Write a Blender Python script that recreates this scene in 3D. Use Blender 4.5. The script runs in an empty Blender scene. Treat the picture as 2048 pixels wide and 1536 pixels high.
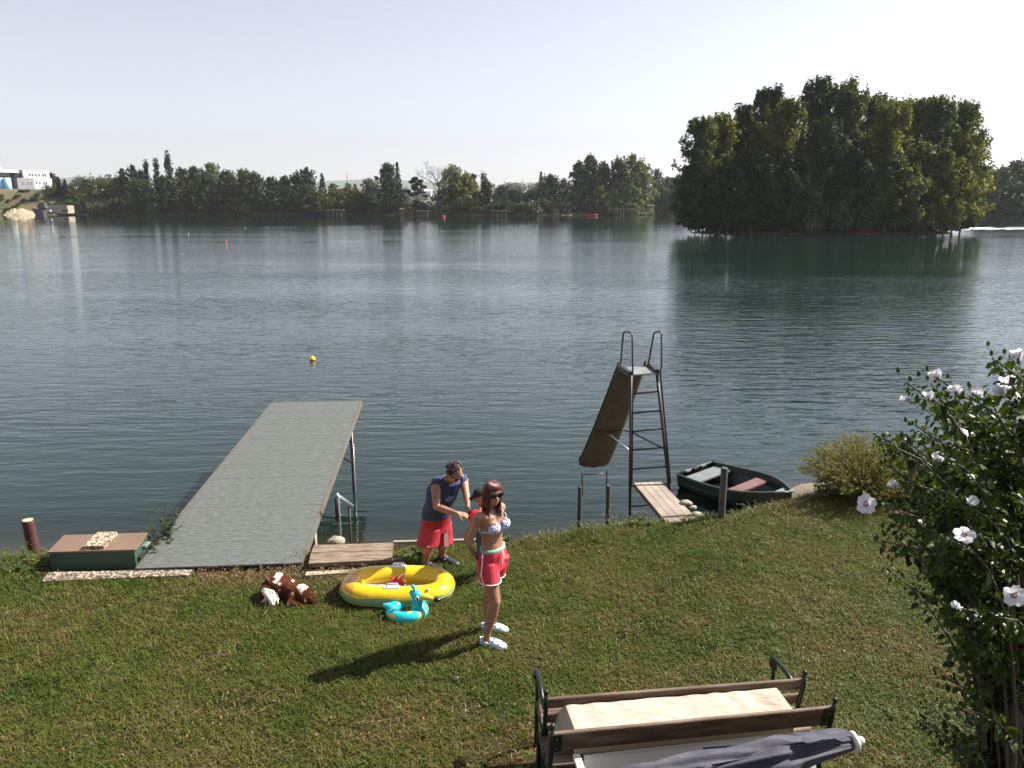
import bpy, math, random
import numpy as np
from mathutils import Vector, Matrix, Euler, noise as mnoise
R = math.radians
C = bpy.context.scene.collection
SC = bpy.context.scene

# ---------------------------------------------------------------- camera, sky, sun, exposure
CAMZ = 4.18; PITCH = R(13.04); FPX = 1580.0
cam_d = bpy.data.cameras.new('camera'); cam = bpy.data.objects.new('camera', cam_d); C.objects.link(cam)
cam.location = (0, 0, CAMZ); cam.rotation_euler = (R(90) - PITCH, 0, 0)
cam_d.sensor_width = 36; cam_d.lens = 36 * FPX / 2048; cam_d.clip_end = 12000; cam_d.clip_start = .05
SC.camera = cam
SUN_AZ = R(20); SUN_EL = R(44)          # azimuth from +X towards +Y
world = bpy.data.worlds.new('World'); SC.world = world; world.use_nodes = True
wn = world.node_tree; wn.nodes.clear()
sky = wn.nodes.new('ShaderNodeTexSky'); sky.sky_type = 'NISHITA'; sky.sun_disc = False
sky.sun_elevation = SUN_EL; sky.sun_rotation = R(90) - SUN_AZ
sky.air_density = 1.0; sky.dust_density = .9; sky.ozone_density = 2.2; sky.altitude = 100
bgn = wn.nodes.new('ShaderNodeBackground'); bgn.inputs[1].default_value = 0.061
won = wn.nodes.new('ShaderNodeOutputWorld')
hs = wn.nodes.new('ShaderNodeHueSaturation'); hs.inputs['Saturation'].default_value = .32
wn.links.new(sky.outputs[0], hs.inputs['Color']); tint = wn.nodes.new('ShaderNodeMix'); tint.data_type = 'RGBA'; tint.blend_type = 'MULTIPLY'; tint.inputs[0].default_value = 1; tint.inputs[7].default_value = (1.02, .99, 1.05, 1)
wn.links.new(hs.outputs[0], tint.inputs[6]); wn.links.new(tint.outputs[2], bgn.inputs[0])
wn.links.new(bgn.outputs[0], won.inputs[0])
sd = bpy.data.lights.new('sun', 'SUN'); sd.energy = 5.0; sd.angle = R(.5); sd.color = (1, .94, .84)
sun = bpy.data.objects.new('sun', sd); C.objects.link(sun)
sdir = Vector((math.cos(SUN_EL) * math.cos(SUN_AZ), math.cos(SUN_EL) * math.sin(SUN_AZ), math.sin(SUN_EL)))
sun.rotation_euler = sdir.to_track_quat('Z', 'Y').to_euler(); sun.location = (10, 10, 30)
SC.view_settings.view_transform = 'Standard'; SC.view_settings.look = 'None'
SC.view_settings.exposure = 1.38; SC.view_settings.gamma = 1; SC.view_settings.use_curve_mapping = False

# ---------------------------------------------------------------- layout helpers (surveyed from the photograph's perspective)
CP, SP = math.cos(PITCH), math.sin(PITCH)
def ray(px, py):
    x = (px - 1024) / FPX; u = -(py - 768) / FPX
    return Vector((x, CP + u * SP, -SP + u * CP))
def G(px, py, z=0.0):                    # the point of height z seen there
    d = ray(px, py); t = (z - CAMZ) / d.z
    return Vector((d.x * t, d.y * t, z))
def J(px, py, Y):                        # the point at ground distance Y seen there
    d = ray(px, py); t = Y / d.y
    return Vector((d.x * t, Y, CAMZ + d.z * t))

# ---------------------------------------------------------------- objects
OFF = {}
def props(o, label=None, cat=None, group=None, kind=None):
    if label: o['label'] = label
    if cat: o['category'] = cat
    if group: o['group'] = group
    if kind: o['kind'] = kind
    return o
def thing(name, loc, label, cat, group=None):
    o = bpy.data.objects.new(name, None); C.objects.link(o); o.location = loc; o.empty_display_size = .1
    OFF[o] = Vector(loc)
    return props(o, label, cat, group)
def link_mesh(name, me, mat, parent=None, smooth=False):
    o = bpy.data.objects.new(name, me); C.objects.link(o)
    if mat is not None:
        for m in (mat if isinstance(mat, (list, tuple)) else [mat]): me.materials.append(m)
    if smooth: me.shade_smooth()
    if parent is not None:
        o.parent = parent; OFF[o] = OFF[parent]
    return o
def copy_tree(o, loc=None, rotz=0, scale=None, label=None, group=None, parent=None):
    c = o.copy(); C.objects.link(c)
    if parent is not None: c.parent = parent
    if loc is not None: c.location = loc; c.rotation_euler = (0, 0, rotz)
    if scale is not None: c.scale = scale
    if label: c['label'] = label
    if group: c['group'] = group
    for ch in o.children: copy_tree(ch, parent=c)
    return c

class MB:
    def __init__(s): s.v = []; s.f = []; s.mi = []; s.cur = 0
    def add(s, vs, fs):
        b = len(s.v); s.v += [Vector(v) for v in vs]; s.f += [[b + i for i in f] for f in fs]; s.mi += [s.cur] * len(fs); return s
    def box(s, c, size, rot=None, taper=1.0):
        x, y, z = [a / 2 for a in size]
        vs = [Vector((sx * x * (taper if sz > 0 else 1), sy * y * (taper if sz > 0 else 1), sz * z)) for sz in (-1, 1) for sx, sy in ((-1, -1), (1, -1), (1, 1), (-1, 1))]
        if rot is not None: vs = [rot @ v for v in vs]
        c = Vector(c)
        return s.add([c + v for v in vs], [[3, 2, 1, 0], [4, 5, 6, 7], [0, 1, 5, 4], [1, 2, 6, 5], [2, 3, 7, 6], [3, 0, 4, 7]])
    def bbox(s, c, size, rot=None, b=.008):   # box with chamfered long edges
        x, y, z = [a / 2 for a in size]; b = min(b, x * .45, y * .45, z * .45)
        prof = [(-y + b, -z), (y - b, -z), (y, -z + b), (y, z - b), (y - b, z), (-y + b, z), (-y, z - b), (-y, -z + b)]
        vs = [Vector((sx * x, p, q)) for sx in (-1, 1) for p, q in prof]
        if rot is not None: vs = [rot @ v for v in vs]
        c = Vector(c); n = 8
        return s.add([c + v for v in vs], [list(range(n))[::-1], list(range(n, 2 * n))] + [[i, (i + 1) % n, n + (i + 1) % n, n + i] for i in range(n)])
    def slab(s, quad, th, up=Vector((0, 0, 1))):   # quad = top corners (world), thickness downward
        q = [Vector(p) for p in quad]; lo = [p - up * th for p in q]
        n = len(q)
        return s.add(q + lo, [list(range(n)), list(range(n, 2 * n))[::-1]] + [[i, n + i, n + (i + 1) % n, (i + 1) % n] for i in range(n)])
    def loft(s, secs, n=14, cap=True):       # secs: (centre, u, v)
        b = []
        for c, u, v in secs:
            c = Vector(c)
            b += [c + Vector(u) * math.cos(2 * math.pi * i / n) + Vector(v) * math.sin(2 * math.pi * i / n) for i in range(n)]
        fs = []
        for k in range(len(secs) - 1):
            for i in range(n):
                j = (i + 1) % n; fs.append([k * n + i, k * n + j, (k + 1) * n + j, (k + 1) * n + i])
        if cap: fs += [list(range(n))[::-1], [(len(secs) - 1) * n + i for i in range(n)]]
        return s.add(b, fs)
    def tube(s, pts, rad, n=8, round_ends=False, flat=1.0):
        pts = [Vector(p) for p in pts]
        if not isinstance(rad, (list, tuple)): rad = [rad] * len(pts)
        rad = list(rad)
        if round_ends:
            d0 = (pts[0] - pts[1]).normalized(); d1 = (pts[-1] - pts[-2]).normalized()
            pts = [pts[0] + d0 * rad[0] * .9, pts[0] + d0 * rad[0] * .6] + pts + [pts[-1] + d1 * rad[-1] * .6, pts[-1] + d1 * rad[-1] * .9]
            rad = [rad[0] * .35, rad[0] * .8] + rad + [rad[-1] * .8, rad[-1] * .35]
        secs = []; u = None
        for i, p in enumerate(pts):
            a = pts[max(i - 1, 0)]; b = pts[min(i + 1, len(pts) - 1)]; d = (b - a)
            if d.length < 1e-9: d = Vector((0, 0, 1))
            d.normalize()
            if u is None: u = d.orthogonal().normalized()
            u = (u - d * u.dot(d)); u = u.normalized() if u.length > 1e-6 else d.orthogonal().normalized()
            w = d.cross(u)
            secs.append((p, u * rad[i], w * rad[i] * flat))
        return s.loft(secs, n)
    def ell(s, c, r, rot=None, nu=12, nv=8):
        secs = []; c = Vector(c); M3 = rot if rot is not None else Matrix.Identity(3)
        for k in range(nv + 1):
            t = -math.pi / 2 + math.pi * (k + .001 if k == 0 else k - .001 if k == nv else k) / nv
            cs, sn = math.cos(t), math.sin(t)
            secs.append((c + M3 @ Vector((0, 0, sn * r[2])), M3 @ Vector((cs * r[0], 0, 0)), M3 @ Vector((0, cs * r[1], 0))))
        return s.loft(secs, nu)
    def ngon(s, pts): return s.add(pts, [list(range(len(pts)))])
    def mesh(s, name, off=Vector((0, 0, 0))):
        me = bpy.data.meshes.new(name)
        me.from_pydata([tuple(v - off) for v in s.v], [], s.f)
        if any(s.mi): me.polygons.foreach_set('material_index', s.mi)
        me.update(); return me
    def build(s, name, mat, parent=None, smooth=False):
        off = OFF[parent] if parent is not None else Vector((0, 0, 0))
        return link_mesh(name, s.mesh(name, off), mat, parent, smooth)
    def top(s, name, mat, base, label, cat, group=None, smooth=False, kind=None):   # a thing that is one mesh, origin at base
        o = link_mesh(name, s.mesh(name, Vector(base)), mat, None, smooth); o.location = base; OFF[o] = Vector(base)
        return props(o, label, cat, group, kind)

def np_mesh(name, V, F, mat, smooth=False):       # V (n,3), F (m,k) arrays
    me = bpy.data.meshes.new(name); V = np.asarray(V, np.float32); F = np.asarray(F, np.int32)
    me.vertices.add(len(V)); me.vertices.foreach_set('co', V.ravel())
    m, k = F.shape; me.loops.add(m * k); me.loops.foreach_set('vertex_index', F.ravel())
    me.polygons.add(m); me.polygons.foreach_set('loop_start', np.arange(0, m * k, k, dtype=np.int32))
    me.update(calc_edges=True)
    for mm in (mat if isinstance(mat, (list, tuple)) else [mat]): me.materials.append(mm)
    if smooth: me.shade_smooth()
    return me

def remesh(mb, name, mat, parent, voxel=.007, it=6):     # one continuous skin over overlapping volumes
    off = OFF[parent] if parent is not None else Vector((0, 0, 0))
    tmp = bpy.data.objects.new('tmp', mb.mesh('tmp', off)); C.objects.link(tmp)
    m = tmp.modifiers.new('r', 'REMESH'); m.mode = 'VOXEL'; m.voxel_size = voxel
    m2 = tmp.modifiers.new('s', 'SMOOTH'); m2.iterations = it; m2.factor = .5
    dg = bpy.context.evaluated_depsgraph_get(); ev = tmp.evaluated_get(dg)
    me = bpy.data.meshes.new_from_object(ev, depsgraph=dg); me.name = name; me.materials.clear()
    old = tmp.data; bpy.data.objects.remove(tmp); bpy.data.meshes.remove(old)
    return link_mesh(name, me, mat, parent, True)

# ---------------------------------------------------------------- materials
def nt(name):
    m = bpy.data.materials.new(name); m.use_nodes = True; t = m.node_tree; t.nodes.clear()
    out = t.nodes.new('ShaderNodeOutputMaterial'); return m, t, out
def N(t, typ, **kw):
    n = t.nodes.new(typ)
    for k, v in kw.items():
        if k.startswith('i_'):
            key = k[2:]; key = int(key) if key.isdigit() else key.replace('_', ' ')
            n.inputs[key].default_value = v
        else: setattr(n, k, v)
    return n
def c4(c): return (c[0], c[1], c[2], 1)
def M(name, col, rough=.6, col2=None, scale=6, bump=0, bscale=None, metal=0, spec=.5, stretch=(1, 1, 1), detail=5, lo=.35, hi=.65, sub=0, coat=0, rnd=0, trans=0):
    m, t, out = nt(name); L = t.links.new
    p = N(t, 'ShaderNodeBsdfPrincipled'); p.inputs['Roughness'].default_value = rough; p.inputs['Metallic'].default_value = metal
    p.inputs['Specular IOR Level'].default_value = spec; p.inputs['Coat Weight'].default_value = coat
    if sub: p.inputs['Subsurface Weight'].default_value = sub; p.inputs['Subsurface Scale'].default_value = .01
    tc = N(t, 'ShaderNodeTexCoord'); mp = N(t, 'ShaderNodeMapping'); mp.inputs['Scale'].default_value = stretch
    L(tc.outputs['Object'], mp.inputs[0])
    src = None
    if col2 is not None:
        n = N(t, 'ShaderNodeTexNoise'); n.inputs['Scale'].default_value = scale; n.inputs['Detail'].default_value = detail
        L(mp.outputs[0], n.inputs['Vector'])
        mr = N(t, 'ShaderNodeMapRange'); mr.inputs[1].default_value = lo; mr.inputs[2].default_value = hi; L(n.outputs['Fac'], mr.inputs[0])
        mx = N(t, 'ShaderNodeMix', data_type='RGBA'); mx.inputs[6].default_value = c4(col); mx.inputs[7].default_value = c4(col2)
        L(mr.outputs[0], mx.inputs[0]); src = mx.outputs[2]
    if rnd:
        oi = N(t, 'ShaderNodeNewGeometry'); h = N(t, 'ShaderNodeHueSaturation'); mr = N(t, 'ShaderNodeMapRange')
        mr.inputs[3].default_value = 1 - rnd; mr.inputs[4].default_value = 1 + rnd
        L(oi.outputs['Random Per Island'], mr.inputs[0]); L(mr.outputs[0], h.inputs['Value'])
        if src is not None: L(src, h.inputs['Color'])
        else: h.inputs['Color'].default_value = c4(col)
        src = h.outputs[0]
    if src is not None: L(src, p.inputs['Base Color'])
    else: p.inputs['Base Color'].default_value = c4(col)
    if bump:
        n2 = N(t, 'ShaderNodeTexNoise'); n2.inputs['Scale'].default_value = bscale or scale * 4; n2.inputs['Detail'].default_value = 6
        L(mp.outputs[0], n2.inputs['Vector'])
        b = N(t, 'ShaderNodeBump'); b.inputs['Strength'].default_value = 1; b.inputs['Distance'].default_value = bump
        L(n2.outputs['Fac'], b.inputs['Height']); L(b.outputs[0], p.inputs['Normal'])
    if trans:
        tr = N(t, 'ShaderNodeBsdfTranslucent'); ms = N(t, 'ShaderNodeMixShader'); ms.inputs[0].default_value = trans
        if src is not None: L(src, tr.inputs['Color'])
        else: tr.inputs['Color'].default_value = c4(col)
        L(p.outputs[0], ms.inputs[1]); L(tr.outputs[0], ms.inputs[2]); L(ms.outputs[0], out.inputs[0])
    else: L(p.outputs[0], out.inputs[0])
    return m
def leaf_mat(name, a, b, scale=.25, trans=.35, rough=.6, spec=.15, var=.35):   # world-noise clumps + per-leaf variation
    m, t, out = nt(name); L = t.links.new
    tc = N(t, 'ShaderNodeTexCoord'); ns = N(t, 'ShaderNodeTexNoise'); ns.inputs['Scale'].default_value = scale; ns.inputs['Detail'].default_value = 3
    oi = N(t, 'ShaderNodeObjectInfo'); ad = N(t, 'ShaderNodeVectorMath', operation='ADD'); sc = N(t, 'ShaderNodeMath', operation='MULTIPLY'); sc.inputs[1].default_value = 60
    L(oi.outputs['Random'], sc.inputs[0]); L(tc.outputs['Object'], ad.inputs[0]); L(sc.outputs[0], ad.inputs[1]); L(ad.outputs[0], ns.inputs['Vector'])
    mr = N(t, 'ShaderNodeMapRange'); mr.inputs[1].default_value = .35; mr.inputs[2].default_value = .65; L(ns.outputs['Fac'], mr.inputs[0])
    mx = N(t, 'ShaderNodeMix', data_type='RGBA'); mx.inputs[6].default_value = c4(a); mx.inputs[7].default_value = c4(b); L(mr.outputs[0], mx.inputs[0])
    g = N(t, 'ShaderNodeNewGeometry'); mr2 = N(t, 'ShaderNodeMapRange'); mr2.inputs[3].default_value = 1 - var; mr2.inputs[4].default_value = 1 + var
    L(g.outputs['Random Per Island'], mr2.inputs[0])
    h = N(t, 'ShaderNodeHueSaturation'); L(mr2.outputs[0], h.inputs['Value']); L(mx.outputs[2], h.inputs['Color'])
    p = N(t, 'ShaderNodeBsdfPrincipled'); p.inputs['Roughness'].default_value = rough; p.inputs['Specular IOR Level'].default_value = spec
    L(h.outputs[0], p.inputs['Base Color'])
    tr = N(t, 'ShaderNodeBsdfTranslucent'); h2 = N(t, 'ShaderNodeMix', data_type='RGBA', blend_type='MULTIPLY'); h2.inputs[0].default_value = 1; h2.inputs[7].default_value = (1.35, 1.4, .5, 1)
    L(h.outputs[0], h2.inputs[6]); L(h2.outputs[2], tr.inputs['Color'])
    ms = N(t, 'ShaderNodeMixShader'); ms.inputs[0].default_value = trans; L(p.outputs[0], ms.inputs[1]); L(tr.outputs[0], ms.inputs[2]); L(ms.outputs[0], out.inputs[0])
    return m

# ---------------------------------------------------------------- the setting
WZ = -1.33
EDGE = [(-60, 8.6), (-7, 8.7), (-4.4, 8.85), (-1.4, 9.0), (-.2, 9.15), (1, 9.62), (2, 9.86), (3, 10.05), (4.3, 10.8), (5.5, 11.5), (7, 12.0), (12, 14), (60, 30)]
def interp(tab, x):
    for (a, b), (c, d) in zip(tab, tab[1:]):
        if x <= c: return b + (d - b) * max(0, (x - a)) / (c - a)
    return tab[-1][1]
def edge(x): return interp(EDGE, x) + .05 * mnoise.noise(Vector((x * 2.1, 3.3, 0)))
def near_z(x, y):
    t = y - edge(x); w = interp([(-60, 1.9), (4, 1.9), (5.5, 3.3), (60, 4)], x)
    b = .035 * mnoise.noise(Vector((x * .5, y * .5, 1.7))) + .012 * mnoise.noise(Vector((x * 2.3, y * 2.3, 4)))
    if t < 0: return b * min(1, -t * 2 + .3)
    if t < w: s = t / w; return -.95 * (s ** .8) * abs(WZ) - .08 * s + .06 * mnoise.noise(Vector((x * 1.5, y * 1.5, 5)))
    return max(-5, WZ - .02 - .13 * (t - w))
xs = sorted(set([-60, -40, -25, -15] + [round(-10 + i * .2, 3) for i in range(111)] + [14, 18, 25, 40, 60]))
ys = sorted(set([-30, -15, -5, 0, 2] + [round(2.5 + i * .2, 3) for i in range(80)] + [20, 23, 28, 40]))
V = [(x, y, near_z(x, y)) for y in ys for x in xs]; nx = len(xs)
F = [(j * nx + i, j * nx + i + 1, (j + 1) * nx + i + 1, (j + 1) * nx + i) for j in range(len(ys) - 1) for i in range(nx - 1)]

def lawn_material():
    m, t, out = nt('lawn_soil'); L = t.links.new
    g = N(t, 'ShaderNodeNewGeometry'); sep = N(t, 'ShaderNodeSeparateXYZ'); L(g.outputs['Position'], sep.inputs[0])
    n1 = N(t, 'ShaderNodeTexNoise'); n1.inputs['Scale'].default_value = .9; n1.inputs['Detail'].default_value = 6; L(g.outputs['Position'], n1.inputs['Vector'])
    n2 = N(t, 'ShaderNodeTexNoise'); n2.inputs['Scale'].default_value = 40; n2.inputs['Detail'].default_value = 4; L(g.outputs['Position'], n2.inputs['Vector'])
    r1 = N(t, 'ShaderNodeValToRGB'); e = r1.color_ramp.elements; e[0].position = .38; e[0].color = (.018, .024, .006, 1); e[1].position = .66; e[1].color = (.07, .042, .02, 1)
    L(n1.outputs['Fac'], r1.inputs[0])
    mx = N(t, 'ShaderNodeMix', data_type='RGBA', blend_type='OVERLAY'); mx.inputs[0].default_value = .8; L(r1.outputs[0], mx.inputs[6]); L(n2.outputs['Fac'], mx.inputs[7])
    mr = N(t, 'ShaderNodeMapRange'); mr.inputs[1].default_value = -1.0; mr.inputs[2].default_value = -.45; L(sep.outputs[2], mr.inputs[0])   # wet sandy mud by the water
    mud = N(t, 'ShaderNodeMix', data_type='RGBA'); mud.inputs[6].default_value = (.19, .15, .11, 1); L(mr.outputs[0], mud.inputs[0]); L(mx.outputs[2], mud.inputs[7])
    p = N(t, 'ShaderNodeBsdfPrincipled'); p.inputs['Roughness'].default_value = .95; p.inputs['Specular IOR Level'].default_value = .08; L(mud.outputs[2], p.inputs['Base Color'])
    b = N(t, 'ShaderNodeBump'); b.inputs['Distance'].default_value = .02; L(n2.outputs['Fac'], b.inputs['Height']); L(b.outputs[0], p.inputs['Normal'])
    L(p.outputs[0], out.inputs[0]); return m
lawn_me = np_mesh('lawn', V, F, lawn_material(), True)
lawn = bpy.data.objects.new('lawn', lawn_me); C.objects.link(lawn); props(lawn, kind='structure', label='mown lawn running down to the lake bank')

def water_material():
    m, t, out = nt('lake_water'); L = t.links.new
    g = N(t, 'ShaderNodeNewGeometry'); sep = N(t, 'ShaderNodeSeparateXYZ'); L(g.outputs['Position'], sep.inputs[0])
    def noise(scale, sx, sy, rot, detail=3, dist=0.0, rough=.5):
        mp = N(t, 'ShaderNodeMapping'); mp.inputs['Scale'].default_value = (sx, sy, 1); mp.inputs['Rotation'].default_value = (0, 0, rot)
        L(g.outputs['Position'], mp.inputs[0])
        n = N(t, 'ShaderNodeTexNoise'); n.inputs['Scale'].default_value = scale; n.inputs['Detail'].default_value = detail; n.inputs['Distortion'].default_value = dist
        n.inputs['Roughness'].default_value = rough
        L(mp.outputs[0], n.inputs['Vector']); return n.outputs['Fac']
    def math_(op, a, b):
        n = N(t, 'ShaderNodeMath', operation=op)
        for i, v in enumerate((a, b)):
            if isinstance(v, (int, float)): n.inputs[i].default_value = v
            else: L(v, n.inputs[i])
        return n.outputs[0]
    a = noise(1.0, .62, 2.7, R(-9), 2, .4)
    b = noise(1.0, 2.6, 7.0, R(-5), 2, .4)
    c = noise(1.0, .9, 3.0, R(24), 1, .2)
    patch = noise(.03, .6, 2.2, R(8), 3)
    pm = N(t, 'ShaderNodeMapRange'); pm.inputs[1].default_value = .32; pm.inputs[2].default_value = .62; pm.inputs[3].default_value = .35; pm.inputs[4].default_value = 1.0; L(patch, pm.inputs[0])
    nearm = N(t, 'ShaderNodeMapRange'); nearm.inputs[1].default_value = 11; nearm.inputs[2].default_value = 20; nearm.inputs[3].default_value = .45; nearm.inputs[4].default_value = 1.0; L(sep.outputs[1], nearm.inputs[0])
    farm = N(t, 'ShaderNodeMapRange'); farm.inputs[1].default_value = 30; farm.inputs[2].default_value = 250; farm.inputs[3].default_value = 1.0; farm.inputs[4].default_value = .03; L(sep.outputs[1], farm.inputs[0])
    hgt = math_('ADD', math_('ADD', math_('MULTIPLY', a, 1.0), math_('MULTIPLY', b, .36)), math_('MULTIPLY', c, .45))
    hgt = math_('MULTIPLY', math_('MULTIPLY', math_('MULTIPLY', hgt, pm.outputs[0]), nearm.outputs[0]), farm.outputs[0])
    bp = N(t, 'ShaderNodeBump'); bp.inputs['Strength'].default_value = 1; bp.inputs['Distance'].default_value = .050; L(hgt, bp.inputs['Height'])
    gl = N(t, 'ShaderNodeBsdfGlossy'); gl.inputs['Roughness'].default_value = .02; gl.inputs['Color'].default_value = (.94, .98, 1, 1); L(bp.outputs[0], gl.inputs['Normal'])
    fr = N(t, 'ShaderNodeFresnel'); fr.inputs['IOR'].default_value = 1.333; L(bp.outputs[0], fr.inputs['Normal'])
    df = N(t, 'ShaderNodeBsdfDiffuse'); tint = noise(.06, 1, 1, 0, 2)
    cm = N(t, 'ShaderNodeMix', data_type='RGBA'); cm.inputs[6].default_value = (.0065, .017, .0145, 1); cm.inputs[7].default_value = (.009, .021, .017, 1); L(tint, cm.inputs[0]); L(cm.outputs[2], df.inputs['Color'])
    tr = N(t, 'ShaderNodeBsdfTransparent'); tr.inputs['Color'].default_value = (.62, .66, .56, 1)
    # shallow near the bank: y - .35*max(x,0)
    sx = math_('MULTIPLY', math_('MAXIMUM', sep.outputs[0], 0), .38)
    dy = math_('ADD', math_('SUBTRACT', sep.outputs[1], sx), math_('MULTIPLY', tint, 1.2))
    sh = N(t, 'ShaderNodeMapRange', interpolation_type='SMOOTHSTEP'); sh.inputs[1].default_value = 11.6; sh.inputs[2].default_value = 15.2; sh.inputs[3].default_value = .15; sh.inputs[4].default_value = 1; L(dy, sh.inputs[0])
    body = N(t, 'ShaderNodeMixShader'); L(sh.outputs[0], body.inputs[0]); L(tr.outputs[0], body.inputs[1]); L(df.outputs[0], body.inputs[2])
    mx = N(t, 'ShaderNodeMixShader'); L(fr.outputs[0], mx.inputs[0]); L(body.outputs[0], mx.inputs[1]); L(gl.outputs[0], mx.inputs[2])
    L(mx.outputs[0], out.inputs[0]); return m
wm = MB(); wm.add([(-900, 9.0, WZ), (900, 9.0, WZ), (900, 900, WZ), (-900, 900, WZ)], [[0, 1, 2, 3]])
water = wm.build('lake_water', water_material()); props(water, kind='structure', label='calm teal lake with fine ripples reflecting the pale sky')

# far land ------------------------------------------------------
FAR = [(-600, 300), (-260, 318), (-210, 326), (-150, 332), (-60, 330), (-20, 318), (20, 318), (40, 330), (58, 345), (66, 520), (92, 560), (150, 420), (158, 285), (260, 270), (600, 250)]
def far_edge(x): return interp(FAR, x) + 5 * mnoise.noise(Vector((x * .06, 9, 0)))
def far_z(x, y):
    t = y - far_edge(x)
    if t < 0: return WZ - 1.2
    hi = interp([(-600, 9.5), (-200, 9.3), (-175, 8.0), (-150, 2.0), (-120, .8), (600, .8)], x)
    w = interp([(-600, 24), (-170, 26), (-140, 8), (600, 5)], x)
    s = min(1, t / w); s = s * s * (3 - 2 * s)
    return WZ - .3 + (hi - WZ + .3) * s + (.5 * s * mnoise.noise(Vector((x * .12, y * .12, 3))) if t < 80 else 0)
fx = [-3000, -1500, -900] + list(range(-600, 601, 6)) + [900, 1500, 3000]
fy = list(range(240, 460, 5)) + list(range(460, 660, 20)) + [700, 900, 1300, 2000, 3200]
V = [(x, y, far_z(x, y)) for y in fy for x in fx]; nx = len(fx)
F = [(j * nx + i, j * nx + i + 1, (j + 1) * nx + i + 1, (j + 1) * nx + i) for j in range(len(fy) - 1) for i in range(nx - 1)]
far_mat = M('far_bank_soil', (.045, .052, .018), .95, (.12, .085, .045), .07, bump=.2, bscale=.6)
o = bpy.data.objects.new('far_shore', np_mesh('far_shore', V, F, far_mat, True)); C.objects.link(o); props(o, kind='structure', label='low grassy land along the far side of the lake')

# hills on the horizon
hm = M('hill_woods', (.045, .065, .04), .95, (.07, .085, .05), .004)
for nm, Y, hts, lab in (('hills', 3600, [(-2600, 70), (-2150, 92), (-1900, 108), (-1500, 101), (-1150, 96), (-880, 88), (-600, 100), (-300, 84), (0, 62), (500, 60), (1200, 50), (2600, 50)], 'low blue wooded hills beyond the far shore'),):
    V = []; F = []
    n = 140
    for i in range(n + 1):
        x = -2700 + 5400 * i / n; h = interp(hts, x) + 5 * mnoise.noise(Vector((x * .006, 0, 0))) + 1.6 * mnoise.noise(Vector((x * .05, 5, 0)))
        V += [(x, Y - 350, 0), (x, Y - 130, h * .72), (x, Y, h), (x, Y + 300, 0)]
        if i: 
            for k in range(3): a = (i - 1) * 4 + k; F.append((a, a + 4, a + 5, a + 1))
    o = bpy.data.objects.new(nm, np_mesh(nm, V, F, hm, True)); C.objects.link(o); props(o, kind='structure', label=lab)
# ---------------------------------------------------------------- trees and shrubs
rs = np.random.RandomState
def leaf_cloud(centres, radii, n, size, rg, aspect=1.6, shell=.55, droop=0.0, up=.5):
    """n leaf-sized diamonds spread through blobs; returns verts, faces"""
    centres = np.array(centres, float); radii = np.array(radii, float)
    w = (radii ** 2).mean(axis=1) if radii.ndim == 2 else radii ** 2
    w = w ** .75
    if radii.ndim == 1: radii = np.stack([radii] * 3, 1)
    idx = rg.choice(len(centres), n, p=w / w.sum())
    d = rg.normal(size=(n, 3)); d /= np.linalg.norm(d, axis=1)[:, None]
    r = shell + (1 - shell) * rg.rand(n) + .12 * rg.normal(size=n)
    P = centres[idx] + d * r[:, None] * radii[idx]
    nn = d * .8 + rg.normal(size=(n, 3)) * .8; nn[:, 2] += up; nn /= np.linalg.norm(nn, axis=1)[:, None]
    a = rg.normal(size=(n, 3)); a[:, 2] -= droop; a -= nn * (a * nn).sum(1)[:, None]; a /= np.linalg.norm(a, axis=1)[:, None] + 1e-9
    b = np.cross(nn, a); s = size * (.6 + .8 * rg.rand(n))[:, None]
    V = np.stack([P - a * s * aspect / 2, P + b * s / 2 - a * s * .1, P + a * s * aspect / 2, P - b * s / 2 - a * s * .1], 1).reshape(-1, 3)
    F = np.arange(4 * n).reshape(-1, 4)
    return V, F
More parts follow.
